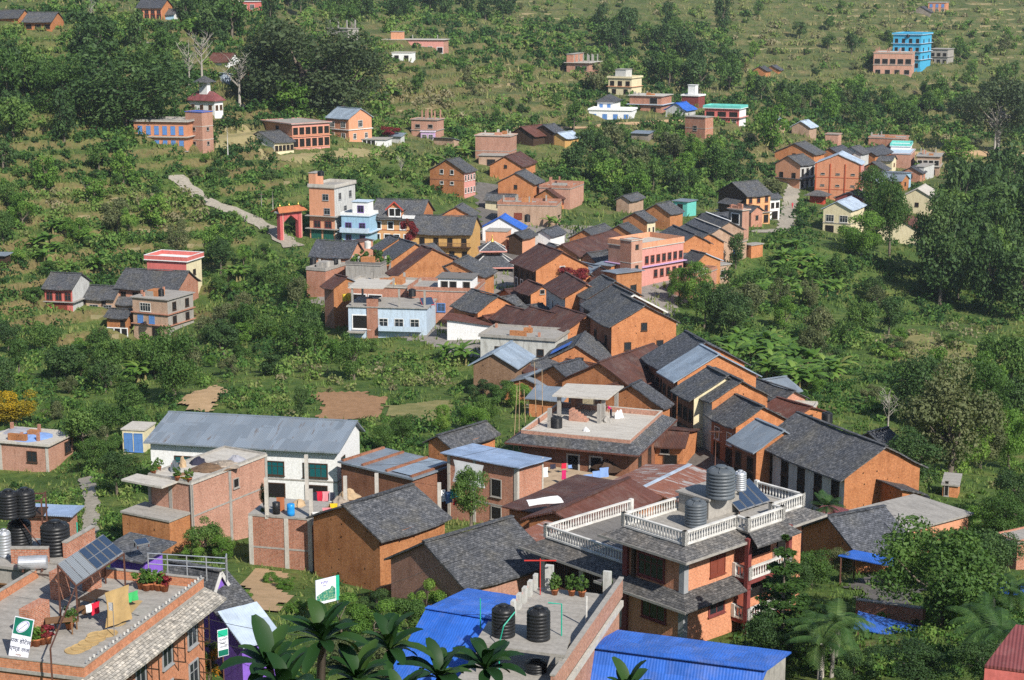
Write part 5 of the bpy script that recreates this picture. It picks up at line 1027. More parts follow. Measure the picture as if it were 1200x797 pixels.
def variants():
    for kind, shape, mat in (('dark','broad','leaf_dark'), ('mid','broad','leaf_mid'), ('bright','oval','leaf_bright'), ('talld','tall','leaf_dark'), ('tallm','tall','leaf_mid'),
                             ('olive','oval','leaf_olive'), ('greyt','spread','leaf_grey'), ('spread','spread','leaf_mid'), ('dome','dome','leaf_dark'), ('domeg','dome','leaf_grey'), ('bush','bush','leaf_mid'), ('bushb','bush','leaf_bright'), ('busho','bush','leaf_olive'), ('bushd','bush','leaf_dark')):
        for lod, n, leaf in (('far', 1300, .060), ('mid', 3000, .040), ('near', 7500, .026)):
            for q in range(2):
                VAR[(kind, lod, q)] = (shape, mat, n, leaf, hash((kind.__len__(), lod.__len__(), q, n)) % 9973 + 17 * len(VAR))
variants(); VM = {}
BBX = []
for k_, b_ in BH.items():
    pts = [Wp(b_, x, y, z) for x in (0, b_['W']) for y in (0, b_['L']) for z in (0, b_['H'] + b_.get('rise', .5))]
    pp = np.array([proj(p) for p in pts]); BBX.append((pp[:,0].min(), pp[:,1].min(), pp[:,0].max(), pp[:,1].max(), pp[:,2].mean()))
BBX = np.array(BBX)
def blocked(u, v, wpx, hpx, d):
    ox = np.minimum(BBX[:,2], u + wpx/2) - np.maximum(BBX[:,0], u - wpx/2); oy = np.minimum(BBX[:,3], v) - np.maximum(BBX[:,1], v - hpx)
    a = np.clip(ox, 0, None) * np.clip(oy, 0, None)
    return (a[(BBX[:,4] > d - 3)] .sum() > 0.22 * wpx * hpx)
def inside_any(x, y, margin=1.5):
    for f in FOOT:
        c = f.mean(0); g = f + (f - c) / (np.linalg.norm(f - c, axis=1, keepdims=True) + 1e-6) * margin
        if in_poly(np.array([x]), np.array([y]), g)[0]: return True
    for f in PATCHES:
        if in_poly(np.array([x]), np.array([y]), f)[0]: return True
    return False
TREES = 0
def tree(p, h, wd, kind, label, group=None, name='tree', lod=None, cat='tree', rz=None, bark=None):
    global TREES
    TREES += 1
    d = proj(p)[2]; lod = lod or ('near' if d < 190 else 'mid' if d < 330 else 'far')
    key = (kind, lod, random.randrange(2))
    if key not in VM: VM[key] = tree_meshes(*VAR[key], bark=bark or 'bark')
    cm, tm = VM[key]
    r = empty(name, (p.x, p.y, p.z), random.uniform(0, 6.28) if rz is None else rz, label, cat, group)
    r.scale = (wd, wd * random.uniform(.92, 1.08), h)
    inst('trunk', tm, r); inst('crown', cm, r); return r
def tpx(u, v, hpx, wpx, kind, label, **k):
    d = k.pop('d', None); p = at(u, v, d) if d else ground(u, v); dd = proj(p)[2]
    if d: p.z = max(p.z, gz(p.x, p.y)) if False else p.z
    return tree(p, hpx * dd / F, wpx * dd / F * 1.05, kind, label, **k)
def zone(poly, n, hr, kinds, label, group, name='tree', cat='tree', wr=(.7, 1.05), tries=40, sep=.55, check=True):
    us = [q[0] for q in poly]; vs = [q[1] for q in poly]; got = [(GATE.x, GATE.y, 9.0)]; n += 1
    for _ in range(n * tries):
        if len(got) >= n: break
        u, v = random.uniform(min(us), max(us)), random.uniform(min(vs), max(vs))
        if not in_poly(np.array([u]), np.array([v]), poly)[0]: continue
        p = ground(u, v); d = proj(p)[2]; h = random.uniform(*hr); wd = h * random.uniform(*wr)
        if any((p.x - a) ** 2 + (p.y - b) ** 2 < (sep * (wd + c) / 2) ** 2 for a, b, c in got): continue
        if inside_any(p.x, p.y, wd * .3): continue
        if check and blocked(u, v, wd * F / d, h * F / d, d): continue
        kd = random.choice(kinds); got.append((p.x, p.y, wd)); tree(p, h, wd, kd, label, group, name, cat=cat)
    return len(got)
GATE = ground(338, 284)
# ---- trees one can point to
tpx(147,152,104,150,'dome','giant dark round tree spreading above the blue shuttered building', name='giant_tree', lod='near')
tpx(72,142,75,80,'mid','broad tree touching the left side of the giant round tree', name='broadleaf_tree', lod='near')
tpx(360,132,118,165,'domeg','giant grey green spreading tree behind the peach school', name='giant_tree', lod='near')
tpx(402,134,95,100,'domeg','dark rounded part crown tree just right of the giant spreading tree', name='broadleaf_tree', lod='near')
tpx(305,118,80,80,'domeg','dark tree left of the giant spreading tree', name='broadleaf_tree', lod='near')
tpx(343,138,48,48,'bright','bright green tree in front of the giant spreading tree', name='broadleaf_tree')
tpx(697,110,36,26,'olive','lone oval olive tree in front of the cream three storey house', name='broadleaf_tree')
tpx(713,92,22,20,'mid','small tree beside the pillared unfinished house', name='broadleaf_tree')
tpx(815,362,58,42,'bright','bright round tree in front of the right end of the pink hotel', name='broadleaf_tree', lod='near')
tpx(795,356,44,34,'bright','shorter bright tree left of the bright round tree by the pink hotel', name='broadleaf_tree', lod='near')
tpx(825,385,62,40,'mid','tall leafy tree below the pink hotel', name='broadleaf_tree')
tpx(862,315,46,24,'talld','narrow dark tree against the brick block with blue panel', name='broadleaf_tree')
tpx(415,446,58,46,'mid','leafy tree with a pale trunk behind the ploughed field', name='broadleaf_tree', lod='near')
tpx(353,490,40,24,'talld','dark upright bush tree left of the ploughed field', name='broadleaf_tree')
tpx(205,470,90,70,'mid','tall leafy tree beside the bare dust slope', name='broadleaf_tree', lod='near')
tpx(552,612,72,52,'mid','leafy tree growing against the blue tin roofed brick house', name='broadleaf_tree', lod='near', d=138)
tpx(1112,560,135,130,'olive','big olive crowned tree right of the orange gable', name='broadleaf_tree', lod='near')
tpx(1092,500,92,100,'dome','dark round tree behind the big olive crowned tree', name='broadleaf_tree', lod='near')
tpx(1150,520,110,80,'mid','tall green tree to the right of the big olive crowned tree', name='broadleaf_tree', lod='near')
tpx(1062,575,75,90,'dark','dark low tree against the lean-to of the orange gable', name='broadleaf_tree', lod='near')
tpx(1168,182,92,95,'greyt','grey crowned tree with a pale forked trunk at the far right road', name='broadleaf_tree', lod='near', bark='bark_pale')
tpx(820,110,42,40,'dark','dark tree at the right end of the forest strip', name='broadleaf_tree')
tpx(847,35,38,26,'talld','upright dark tree among the dry terraces at the top', name='broadleaf_tree')
tpx(1020,262,70,48,'mid','tall tree beside the cream and maroon house', name='broadleaf_tree', lod='near')
tpx(1042,300,95,48,'tallm','tall thin tree in front of the rust striped roof', name='broadleaf_tree', lod='near')
tpx(1010,300,58,60,'bright','rounded green tree below the cream and maroon house', name='broadleaf_tree', lod='near')
tpx(1092,345,125,70,'talld','tallest dark tree of the right hand grove', name='broadleaf_tree', lod='near')
tpx(1150,290,75,140,'spread','wide flat crowned tree on the right of the grove', name='broadleaf_tree', lod='near')
tpx(1120,190,32,44,'bright','rounded bush tree below the far right road', name='broadleaf_tree')
tpx(905,178,60,44,'bright','round bright tree left of the orange brick cluster', name='broadleaf_tree')
tpx(905,235,28,30,'olive','yellowish tree beside the pink verandah house', name='broadleaf_tree')
# ---- woods and hillside trees
FD, FM = ['dark','talld','dome','mid','dark'], ['mid','tallm','dark','olive','mid','bright']
zone([(0,25),(120,45),(215,60),(205,110),(90,168),(0,185)], 18, (7,13), FD + ['mid'], 'broadleaf tree in the wood on the left around the giant round tree', 'trees of the upper left wood')
zone([(205,15),(330,5),(600,2),(610,26),(470,28),(425,42),(330,22),(285,60),(215,45)], 36, (7,12), FD + ['mid'], 'broadleaf tree in the wood along the top middle edge', 'trees of the top wood')
zone([(695,30),(795,12),(800,70),(855,70),(860,112),(760,100),(700,70)], 28, (8,13), FD, 'dark tree in the forest strip above the cream three storey house', 'trees of the forest strip')
zone([(868,105),(950,118),(1080,112),(1150,130),(1060,160),(990,150),(955,140),(890,140)], 32, (6,10), FM, 'leafy tree on the slope between the blue house and the orange brick cluster', 'trees below the blue house')
zone([(1045,300),(1080,262),(1200,225),(1200,375),(1125,375),(1060,345)], 26, (11,18), FD + ['talld'], 'tall dark tree in the shaded grove on the right', 'trees of the right hand grove', wr=(.55,.9), sep=.4)
zone([(600,150),(690,155),(720,165),(850,165),(868,215),(800,232),(720,245),(690,215),(640,200)], 38, (5,9), FM, 'leafy tree between the lane houses and the upper slope', 'trees behind the town')
zone([(800,345),(880,320),(890,400),(830,402),(800,380)], 8, (5,9), FM, 'leafy tree on the slope right of the bazaar', 'trees right of the bazaar')
zone([(920,330),(1010,320),(1060,380),(1040,425),(950,440),(905,405)], 14, (4,7), FM, 'low leafy tree on the bushy slope below the grove', 'trees below the grove')
zone([(0,200),(140,200),(240,290),(350,300),(350,400),(240,410),(240,320),(150,290),(40,290),(0,300)], 26, (4,7.5), FM, 'leafy tree scattered on the left hillside', 'trees of the left hillside')
zone([(0,400),(120,395),(140,470),(60,480),(0,470)], 8, (4,6.5), FM, 'leafy tree on the slope above the yellow tree', 'trees above the yellow tree')
zone([(110,410),(360,395),(540,390),(545,420),(460,425),(270,420),(170,465),(110,460)], 20, (4,7), FM, 'leafy tree on the slope between the farm and the white hall', 'trees above the white hall')
zone([(80,470),(170,470),(165,505),(140,600),(110,600),(85,530)], 10, (3.5,6), FM, 'leafy tree beside the footpath left of the white hall', 'trees beside the footpath')
zone([(440,515),(520,500),(600,470),(610,500),(520,530),(440,530)], 7, (2.4,3.6), ['mid','bright','mid'], 'leafy tree between the white hall and the construction house', 'trees behind the white hall')
zone([(880,10),(1200,10),(1200,160),(1120,150),(1120,100),(1000,100),(880,80)], 22, (5,9), FM, 'tree scattered over the far right hillside', 'trees of the far right hillside', sep=1.0)
zone([(1040,440),(1195,420),(1195,530),(1160,600),(1100,600)], 8, (5,9), FM, 'leafy tree near the grassy clearing on the right', 'trees around the clearing')
zone([(440,70),(660,70),(660,140),(560,150),(440,150)], 10, (4,6), FM, 'lone tree on the open terraces of the upper middle', 'trees of the open terraces', sep=1.5)
print('TREES', TREES)
# ---- shrubs
SB = ['bush','bushb','busho','bushd','bush']
nb = TREES
for poly, n, lab, grp in (
    ([(0,185),(240,205),(350,300),(350,400),(120,400),(0,330)], 55, 'rounded shrub on the terraces of the left hillside', 'shrubs of the left hillside'),
    ([(440,60),(660,60),(680,140),(560,150),(430,150)], 38, 'rounded shrub on the grassy terraces of the upper middle', 'shrubs of the upper terraces'),
    ([(870,10),(1200,10),(1200,165),(1010,160),(870,100)], 48, 'shrub dotted over the dry terraces of the far right', 'shrubs of the dry terraces'),
    ([(600,0),(870,0),(870,60),(690,60),(600,70)], 26, 'shrub dotted over the high terraces at the top', 'shrubs of the high terraces'),
    ([(900,400),(1060,400),(1195,400),(1195,470),(1060,480),(940,470)], 30, 'shrub on the slope right of the street roofs', 'shrubs of the right slope'),
    ([(0,400),(360,400),(500,420),(500,440),(280,445),(150,600),(80,600)], 34, 'shrub among the gardens above the white hall', 'shrubs of the gardens'),
    ([(200,185),(330,190),(520,180),(500,215),(430,230),(330,230),(230,215)], 20, 'shrub on the grassy bank below the peach school', 'shrubs of the school bank')):
    zone(poly, n, (1.6, 3.6), SB, lab, grp, 'shrub', 'shrub', (.9, 1.5), 25)
print('SHRUBS', TREES - nb)
# yellow and red flowering plants
VAR[('yellow','near',0)] = VAR[('yellow','near',1)] = ('broad','leaf_yellow',6500,.03,501); VAR[('redb','near',0)] = VAR[('redb','near',1)] = ('bush','leaf_red',3500,.04,502)
VAR[('orangeb','near',0)] = VAR[('orangeb','near',1)] = ('oval','leaf_orange',5000,.035,503)
tpx(18,499,48,58,'yellow','yellow flowering tree at the left edge behind the brick house', name='flowering_tree', lod='near')
tpx(480,282,36,22,'redb','dark red bougainvillea climbing between the blue and the orange house', name='bougainvillea', lod='near', cat='shrub', d=311)
tpx(672,330,24,42,'redb','dark red bougainvillea spilling over the wall behind the bazaar', name='bougainvillea', lod='near', cat='shrub', d=280)
tpx(607,168,14,22,'redb','red leaved bush near the half built brick house', name='red_bush', lod='near', cat='shrub', d=415) if False else None
tpx(455,158,14,26,'redb','red brown bush beside the orange school house', name='red_bush', lod='near', cat='shrub', d=418)
tpx(245,797,52,36,'orangeb','orange flowering creeper in front of the violet house', name='flowering_creeper', lod='near', cat='shrub', d=92)
# ---- bare trees
def bare_tree(u, v, hpx, label, seed, d=None):
    p = ground(u, v) if d is None else at(u, v, d); h = hpx * proj(p)[2] / F; rr = random.Random(seed)
    r = empty('bare_tree', p, rr.uniform(0, 6), label, 'tree'); t = MB(); b = MB()
    t.tube([(0,0,-.5),(0,0,h*.3),(rr.uniform(-.3,.3),rr.uniform(-.3,.3),h*.75)], [.028*h,.022*h,.010*h], 'bark_pale', 6); t.obj('trunk', r, smooth=True)
    for i in range(16):
        z = h * rr.uniform(.3,.75); a = rr.uniform(0,6.28); l = h * rr.uniform(.18,.38)
        s = Vector((0,0,z)); e = s + Vector((math.cos(a)*l*.7, math.sin(a)*l*.7, l*.8)); b.tube([s, s.lerp(e,.5)+Vector((0,0,-.04*l)), e], [.009*h,.006*h,.002*h], 'bark_pale', 5)
        for j in range(4):
            q = s.lerp(e, rr.uniform(.4,1)); e2 = q + Vector((rr.uniform(-1,1), rr.uniform(-1,1), rr.uniform(.2,1.1))) * l * .4
            b.tube([q, e2], [.004*h,.0015*h], 'bark_pale', 4)
    b.obj('branches', r); return r
bare_tree(237,100,60,'pale bare tree rising above the white temple',1); bare_tree(222,102,50,'thin bare tree left of the temple tower',2)
bare_tree(281,126,66,'pale bare tree right of the white temple',3); bare_tree(107,28,26,'pale leafless trunk near the top left farmhouses',4)
bare_tree(1040,510,52,'bare grey bush tree behind the slate street roofs',5); bare_tree(470,205,22,'small leafless tree above the blue balcony house',6)
bare_tree(1165,184,60,'pale forked bare trunk by the far right road',7); bare_tree(102,235,24,'pale dead stump on the left hillside',8); bare_tree(415,44,20,'pale leafless tree right of the grey unfinished house',9)
# ---- banana plants
def banana_mesh(seed, n_st=3, h=3.2):
    rr = random.Random(seed); st = MB(); V = []; Fq = []; T = []
    for s in range(n_st):
        bx, by = rr.uniform(-.8,.8), rr.uniform(-.8,.8); hh = h * rr.uniform(.28,.5)
        st.tube([(0,0,-.25),(bx*.6,by*.6,-.05),(bx,by,.12)], [.2,.16,.13], 'banana_stem', 6)
        st.tube([(bx,by,-.3),(bx,by,hh*.5),(bx*1.05,by*1.05,hh)], [.15,.12,.08], 'banana_stem', 6)
        nl = rr.randrange(6, 9)
        for k in range(nl):
            a = 6.28 * k / nl + rr.uniform(-.4,.4); L = h * rr.uniform(.5,.72); wd = L * rr.uniform(.13,.17); el = rr.uniform(.5,1.35); t = rr.uniform(.15,.85)
            pts = []; p = np.array([bx, by, hh]); e = el; seg = 6
            for i in range(seg + 1):
                pts.append(p.copy()); p = p + np.array([math.cos(a)*math.cos(e), math.sin(a)*math.cos(e), math.sin(e)]) * L / seg; e -= rr.uniform(.18,.36)
            sd_ = np.array([-math.sin(a), math.cos(a), 0]); o = len(V)
            for i, q in enumerate(pts):
                ww = wd * math.sin(math.pi * min(.97, (.06 + i / seg * .92))) ** .6
                V += [q + sd_*ww + [0,0,-ww*.3], q + [0,0,.05*ww], q - sd_*ww + [0,0,-ww*.3]]
            for i in range(seg):
                b = o + 3*i; Fq += [(b,b+1,b+4,b+3),(b+1,b+2,b+5,b+4)]; T += [t, t]
    return st.mesh('stem', True), np_mesh('leaves', np.array(V), np.array(Fq), ['leaf_banana'], np.array(T), False)
BAN = [banana_mesh(40 + i, 2 + i % 3) for i in range(5)]
NBAN = 0
def banana(p, s, label, group=None):
    global NBAN
    NBAN += 1
    st, lf = BAN[random.randrange(5)]; r = empty('banana_plant', p, random.uniform(0, 6.28), label, 'banana plant', group); r.scale = (s*.85, s*.85, s*.8)
    inst('stem', st, r); inst('leaves', lf, r)
def bzone(poly, n, s, label, group):
    us = [q[0] for q in poly]; vs = [q[1] for q in poly]; c = 0
    for _ in range(n * 30):
        if c >= n: return
        u, v = random.uniform(min(us), max(us)), random.uniform(min(vs), max(vs))
        if not in_poly(np.array([u]), np.array([v]), poly)[0]: continue
        p = ground(u, v)
        if inside_any(p.x, p.y, 1.0): continue
        sc_ = random.uniform(*s); d = proj(p)[2]
        if blocked(u, v, 2.5*sc_*F/d, 3.2*sc_*F/d, d): continue
        c += 1; banana(p, sc_, label, group)
bzone([(890,300),(960,290),(990,335),(955,375),(885,355)], 28, (1.3,1.9), 'banana plant in the grove right of the pink hotel', 'bananas right of the pink hotel')
bzone([(30,275),(75,270),(130,300),(120,325),(40,320)], 9, (1.3,1.8), 'banana plant above the rose red farm house', 'bananas above the farm')
bzone([(840,400),(920,410),(985,445),(975,480),(910,450),(850,425)], 22, (1.4,1.9), 'banana plant on the slope beside the slate street roofs', 'bananas beside the street roofs')
bzone([(600,35),(730,30),(735,60),(690,70),(600,58)], 26, (1.3,2.0), 'banana plant in the high banana rows above the pillared house', 'high banana rows')
bzone([(1165,470),(1200,470),(1200,530),(1165,530)], 5, (1.3,1.7), 'banana plant at the right edge beyond the clearing', 'bananas at the right edge')
bzone([(160,440),(195,430),(190,465),(160,465)], 4, (1.2,1.6), 'banana plant on the slope left of the bare dust', 'bananas left of the dust slope')
bzone([(255,325),(280,320),(280,345),(255,345)], 3, (1.3,1.6), 'banana plant right of the rose red flat roofed house', 'bananas right of the farm')
bzone([(440,112),(460,112),(460,130),(440,130)], 2, (1.6,2.0), 'banana plant right of the giant spreading tree', 'bananas right of the giant tree')
bzone([(500,195),(530,170),(550,185),(505,210)], 4, (1.3,1.6), 'banana plant left of the tall brick house', 'bananas left of the brick house')
bzone([(750,165),(800,170),(800,185),(750,180)], 4, (1.4,1.8), 'banana plant below the white blue doored house', 'bananas below the white house')
bzone([(205,22),(250,30),(230,45),(200,40)], 6, (1.4,1.9), 'banana plant beside the orange and red farmhouse at the top', 'bananas at the top left')
bzone([(1100,30),(1150,25),(1150,45),(1100,45)], 5, (1.4,1.9), 'banana plant on the far top right slope', 'bananas at the top right')
banana(ground(540,427), 1.55, 'large banana clump left of the limewashed house'); banana(ground(522,422), 1.3, 'yellowing banana clump beside the large one by the limewashed house')
banana(ground(648,268), 1.5, 'banana clump above the salmon red house')
# ---- undergrowth: scrub and grass, too many to count
def screen_points(n, vr=(0, 800)):
    U = RNG.uniform(-160, 1360, n); Vv = RNG.uniform(vr[0] - 15, vr[1], n)
    dirs = np.stack([(U - 600) / F, CP + (398.5 - Vv) / F * SP, -SP + (398.5 - Vv) / F * CP], 1)
    lo = np.full(n, 30.0); hi = np.full(n, 30.0); done = np.zeros(n, bool)
    for dd in np.concatenate([np.arange(31, 200, 1.2), np.arange(200, 500, 2), np.arange(500, 1000, 4)]):
        a = ~done
        if not a.any(): break
        P = dirs[a] * dd; g = fast_z(P[:, 0], P[:, 1]); bl = P[:, 2] + CAMZ < g
        ia = np.where(a)[0]; hi[ia[bl]] = dd; done[ia[bl]] = True
    ok = done
    P = dirs * hi[:, None]; x, y = P[:, 0], P[:, 1]
    return U[ok], Vv[ok], x[ok], y[ok], hi[ok]
_gx = np.linspace(-420, 420, 421); _gy = np.linspace(0, 1000, 701)
_GX, _GY = np.meshgrid(_gx, _gy); _GZ = zt(_GX.ravel(), _GY.ravel()).reshape(_GX.shape)
def fast_z(x, y):
    fx = np.clip((x + 420) / 840 * 420, 0, 419.99); fy = np.clip(y / 1000 * 700, 0, 699.99); i = fx.astype(int); j = fy.astype(int); a = fx - i; b = fy - j
    return (_GZ[j, i]*(1-a) + _GZ[j, i+1]*a)*(1-b) + (_GZ[j+1, i]*(1-a) + _GZ[j+1, i+1]*a)*b
def keep_out(x, y, m=1.0):
    k = np.ones(len(x), bool)
    for f in FOOT:
        c = f.mean(0); g = f + (f - c) / (np.linalg.norm(f - c, axis=1, keepdims=True) + 1e-6) * m
        k &= ~in_poly(x, y, g)
    for f in PATCHES: k &= ~in_poly(x, y, f)
    return k
OPEN = [([(330,185),(440,185),(520,195),(500,225),(430,225),(420,205),(340,240),(290,225)], .30, .55), ([(440,85),(660,85),(660,140),(450,145)], .3, .64), ([(860,0),(1200,0),(1200,110),(1000,110),(860,90)], .22, .66),
        ([(600,0),(870,0),(870,30),(600,30)], .3, .66), ([(60,215),(240,225),(240,280),(150,280),(60,260)], .5, .6), ([(0,355),(120,360),(120,400),(0,400)], .5, .5), ([(265,432),(520,440),(530,475),(440,500),(360,500),(270,490)], .75, .56),
        ([(1040,380),(1200,390),(1200,430),(1040,430)], .25, .72), ([(1080,540),(1200,530),(1200,600),(1080,590)], .35, .62), ([(270,660),(380,660),(360,760),(270,760)], .12, .6), ([(1060,165),(1200,165),(1200,205),(1060,200)], .3, .74)]
CORE = [([(360,290),(600,240),(880,240),(880,330),(780,380),(900,480),(1090,600),(1090,690),(560,760),(440,700),(430,560),(560,500),(540,400),(380,390)], .12)]
def scrub(name, n, size_px, leaves, vr, seed):
    global RNG
    RNG = np.random.default_rng(seed)
    U, Vv, x, y, d = screen_points(n, vr)
    dens = np.ones(len(U)); dens[(x - GATE.x) ** 2 + (y - GATE.y + 3) ** 2 < 60] = 0; tb = np.full(len(U), .36)
    for poly, k, t in OPEN:
        m = in_poly(U, Vv, poly); dens[m] = k; tb[m] = t
    for poly, k in CORE: dens[in_poly(U, Vv, poly)] = k
    clump = _vn(x, y, 14, 31) * .6 + _vn(x, y, 5, 33) * .4
    for q in BBX:
        m = (U > q[0] - 3) & (U < q[2] + 3) & (Vv > q[3] - 3) & (Vv < q[3] + .55 * (q[3] - q[1])) & (d < q[4] + 3) & (d > q[4] - 40)
        dens[m] *= .12
    keep = (RNG.random(len(U)) < dens * np.clip(0.25 + 1.6 * (clump - .2), .1, 1.15)) & keep_out(x, y, 1.2) & (d > 62)
    x, y, d, tb, clump = x[keep], y[keep], d[keep], tb[keep], clump[keep]
    r = d / F * size_px * (0.55 + 0.9 * RNG.random(len(x))) * .5 * (0.6 + .7 * clump); r = np.clip(r, .25, 2.3)
    z = zt(x, y) + r * .35
    tint = tb + .40 * (RNG.random(len(x)) - .5) + .45 * (_vn(x, y, 22, 41) - .5)
    n_ = len(x); idx = np.repeat(np.arange(n_), leaves); dd = sph(len(idx)); dd[:, 2] += .3; dd /= np.linalg.norm(dd, axis=1, keepdims=True)
    asp = np.array([1, 1, .8]); P = np.stack([x, y, z], 1)[idx] + dd * (r[idx] * (.4 + .65 * RNG.random(len(idx)) ** .7))[:, None] * asp
    N = dd + .6 * RNG.normal(size=dd.shape); N /= np.linalg.norm(N, axis=1, keepdims=True)
    lf = np.clip(d[idx] / F * 2.6, .16, .8) * (.6 + .8 * RNG.random(len(idx))) + r[idx] * .06
    V, Fq = quads(P, N, lf)
    o = bpy.data.objects.new(name, np_mesh(name, V, Fq, ['leaf_scrub'], np.clip(tint[idx] + .16 * (RNG.random(len(idx)) - .5), 0, 1), False)); COL.objects.link(o); tag(o, kind='stuff'); print(name, n_, len(Fq))
    return o
tag(scrub('undergrowth', 15000, 20, 52, (0, 800), 77), 'tangled green scrub covering the slopes around the town', 'undergrowth')
tag(scrub('hill_scrub', 9000, 12, 34, (0, 260), 78), 'low scrub dotted over the far hillside', 'undergrowth')
def grass(n, seed):
    global RNG
    RNG = np.random.default_rng(seed); U, Vv, x, y, d = screen_points(n); k = keep_out(x, y, .4) & (d > 62); x, y, d = x[k], y[k], d[k]
    bl = 5; idx = np.repeat(np.arange(len(x)), bl); s = np.clip(d / F * 4.0, .25, 1.1)[idx] * (.6 + .8 * RNG.random(len(idx)))
    P = np.stack([x, y, zt(x, y)], 1)[idx] + RNG.normal(size=(len(idx), 3)) * (s * .7)[:, None] * [1, 1, 0]
    a = RNG.random(len(idx)) * 6.28; w = s * .22; t = np.stack([np.cos(a), np.sin(a), 0 * a], 1) * w[:, None]; lean = np.stack([RNG.normal(size=len(idx)) * .35, RNG.normal(size=len(idx)) * .35, np.ones(len(idx))], 1) * s[:, None]
    V = np.stack([P - t, P + t, P + lean + t * .2, P + lean - t * .2], 1).reshape(-1, 3)
    tint = .42 + .5 * (_vn(x, y, 30, 51) - .5) + .25 * np.clip((y - 330) / 200, 0, 1)
    o = bpy.data.objects.new('grass', np_mesh('grass', V, np.arange(len(V)).reshape(-1, 4), ['leaf_grass'], np.clip(tint[idx] + .3 * (RNG.random(len(idx)) - .5), 0, 1), False)); COL.objects.link(o)
    tag(o, 'short grass and weeds growing on the terraces', 'grass', kind='stuff')
grass(26000, 80)

# ---------------------------------------------------------------- low earth and stone risers of the field terraces
def risers():
    V = []; Fq = []
    zones = [([(860,0),(1200,0),(1200,130),(1000,115),(860,95)], .58), ([(600,0),(870,0),(870,40),(600,40)], .5), ([(440,75),(665,75),(665,145),(440,150)], .5), ([(40,205),(260,225),(260,300),(40,285)], .5), ([(0,350),(130,360),(130,470),(0,470)], .35), ([(1050,165),(1200,165),(1200,205),(1050,200)], .5), ([(290,190),(520,195),(500,225),(330,225)], .3), ([(1040,385),(1200,385),(1200,430),(1040,430)], .4)]
    for x0, x1, y0, y1, g in ((-130, 20, 190, 370, 2.0), (-140, 330, 370, 900, 3.2), (60, 180, 180, 520, 2.5)):
        X, Y = np.meshgrid(np.arange(x0, x1, g), np.arange(y0, y1, g)); Z = zsmooth(X.ravel(), Y.ravel()).reshape(X.shape)
        Q = (Z + 1.6 * (_vn(X, Y, 45, 3) - .5) + 1.0 * (_vn(X, Y, 17, 5) - .5)) / 2.2 - .9
        d = Y * CP - (Z - CAMZ) * SP; U = 600 + F * X / d; Vv = 398.5 - F * (Y * SP + (Z - CAMZ) * CP) / d
        prob = np.zeros(X.shape)
        for p, k in zones: prob[in_poly(U, Vv, p)] = k
        N = .55 * _vn(X, Y, 30, 61) + .6 * _vn(X, Y, 95, 67) - .05; fl = np.floor(Q); ny, nx = X.shape
        for j, i in zip(*np.where((prob[:-1, :-1] > 0) & (fl[:-1, :-1] != fl[1:, 1:]))):
            if N[j, i] > prob[j, i]: continue
            c = [(j, i), (j, i+1), (j+1, i+1), (j+1, i)]; lv = max(fl[q] for q in c); pts = []
            for a, b in zip(c, c[1:] + c[:1]):
                if (Q[a] - lv) * (Q[b] - lv) < 0:
                    t = (lv - Q[a]) / (Q[b] - Q[a]); pts.append((X[a] + t * (X[b] - X[a]), Y[a] + t * (Y[b] - Y[a])))
            if len(pts) != 2: continue
            o = len(V); h = .35 + .5 * N[j, i]
            for (x, y), e in ((pts[0], 1), (pts[1], 1)):
                zb = float(fast_z(np.array([x]), np.array([y]))[0]); V += [(x, y - .45, zb - .5), (x, y - .1, zb + h * .6), (x, y + .7, zb + h * .5)]
            Fq += [(o, o+3, o+4, o+1), (o+1, o+4, o+5, o+2)]
    o = bpy.data.objects.new('terrace_risers', np_mesh('terrace_risers', np.array(V), np.array(Fq), ['dry_bank'], smooth=False)); COL.objects.link(o); tag(o, kind='structure')
patch_mat('dry_bank', (0.27, 0.21, 0.12), (0.10, 0.11, 0.05), .12)
risers()
print('ZRANGE', _GZ.min(), _GZ.max(), np.array([tuple(q.co) for q in terr.data.vertices])[:,2].min(), np.array([tuple(q.co) for q in terr.data.vertices])[:,2].max())
# ---------------------------------------------------------------- roof trim and terraces of the near houses
def skirt(b, z, out, drop, mat, x0=0, y0=0, x1=None, y1=None, sides='LRBE', name='pent_roof', inn=0.0, edge=None):
    W, L = b['W'] if x1 is None else x1, b['L'] if y1 is None else y1
    i = [(x0+inn, y0+inn), (W-inn, y0+inn), (W-inn, L-inn), (x0+inn, L-inn)]; o = [(x0-out, y0-out), (W+out, y0-out), (W+out, L+out), (x0-out, L+out)]
    for k, s in enumerate('REBL'):
        if s not in sides: continue
        a, c = k, (k + 1) % 4; m = MB(); ln = math.dist(o[a], o[c])
        m.slab((*o[a], z-drop), (*o[c], z-drop), (*i[c], z), (*i[a], z), .1, mat, max(4, int(ln/.9)), 2, .025)
        if edge: m.obox((*o[a], z-drop-.03), (*o[c], z-drop-.03), .05, .16, edge)
        m.obj(name, b['root'])
def balustrade(b, pts, z, h=.85, mat='paint_white', pitch=.24, name='balustrade'):
    m = MB()
    for p, q in zip(pts[:-1], pts[1:]):
        p = Vector((*p, z)); q = Vector((*q, z)); n = max(1, int((q - p).length / pitch))
        m.obox(p + Vector((0,0,.06)), q + Vector((0,0,.06)), .2, .12, mat); m.obox(p + Vector((0,0,h-.05)), q + Vector((0,0,h-.05)), .2, .1, mat)
        for i in range(n):
            c = p.lerp(q, (i + .5) / n); m.tube([c+Vector((0,0,.12)), c+Vector((0,0,.12+(h-.24)*.3)), c+Vector((0,0,.12+(h-.24)*.7)), c+Vector((0,0,h-.1))], [.045,.075,.04,.06], mat, 6, False)
        for e in (p, q): m.box(e.x-.13, e.y-.13, z, e.x+.13, e.y+.13, z+h+.06, mat)
    return m.obj(name, b['root'])
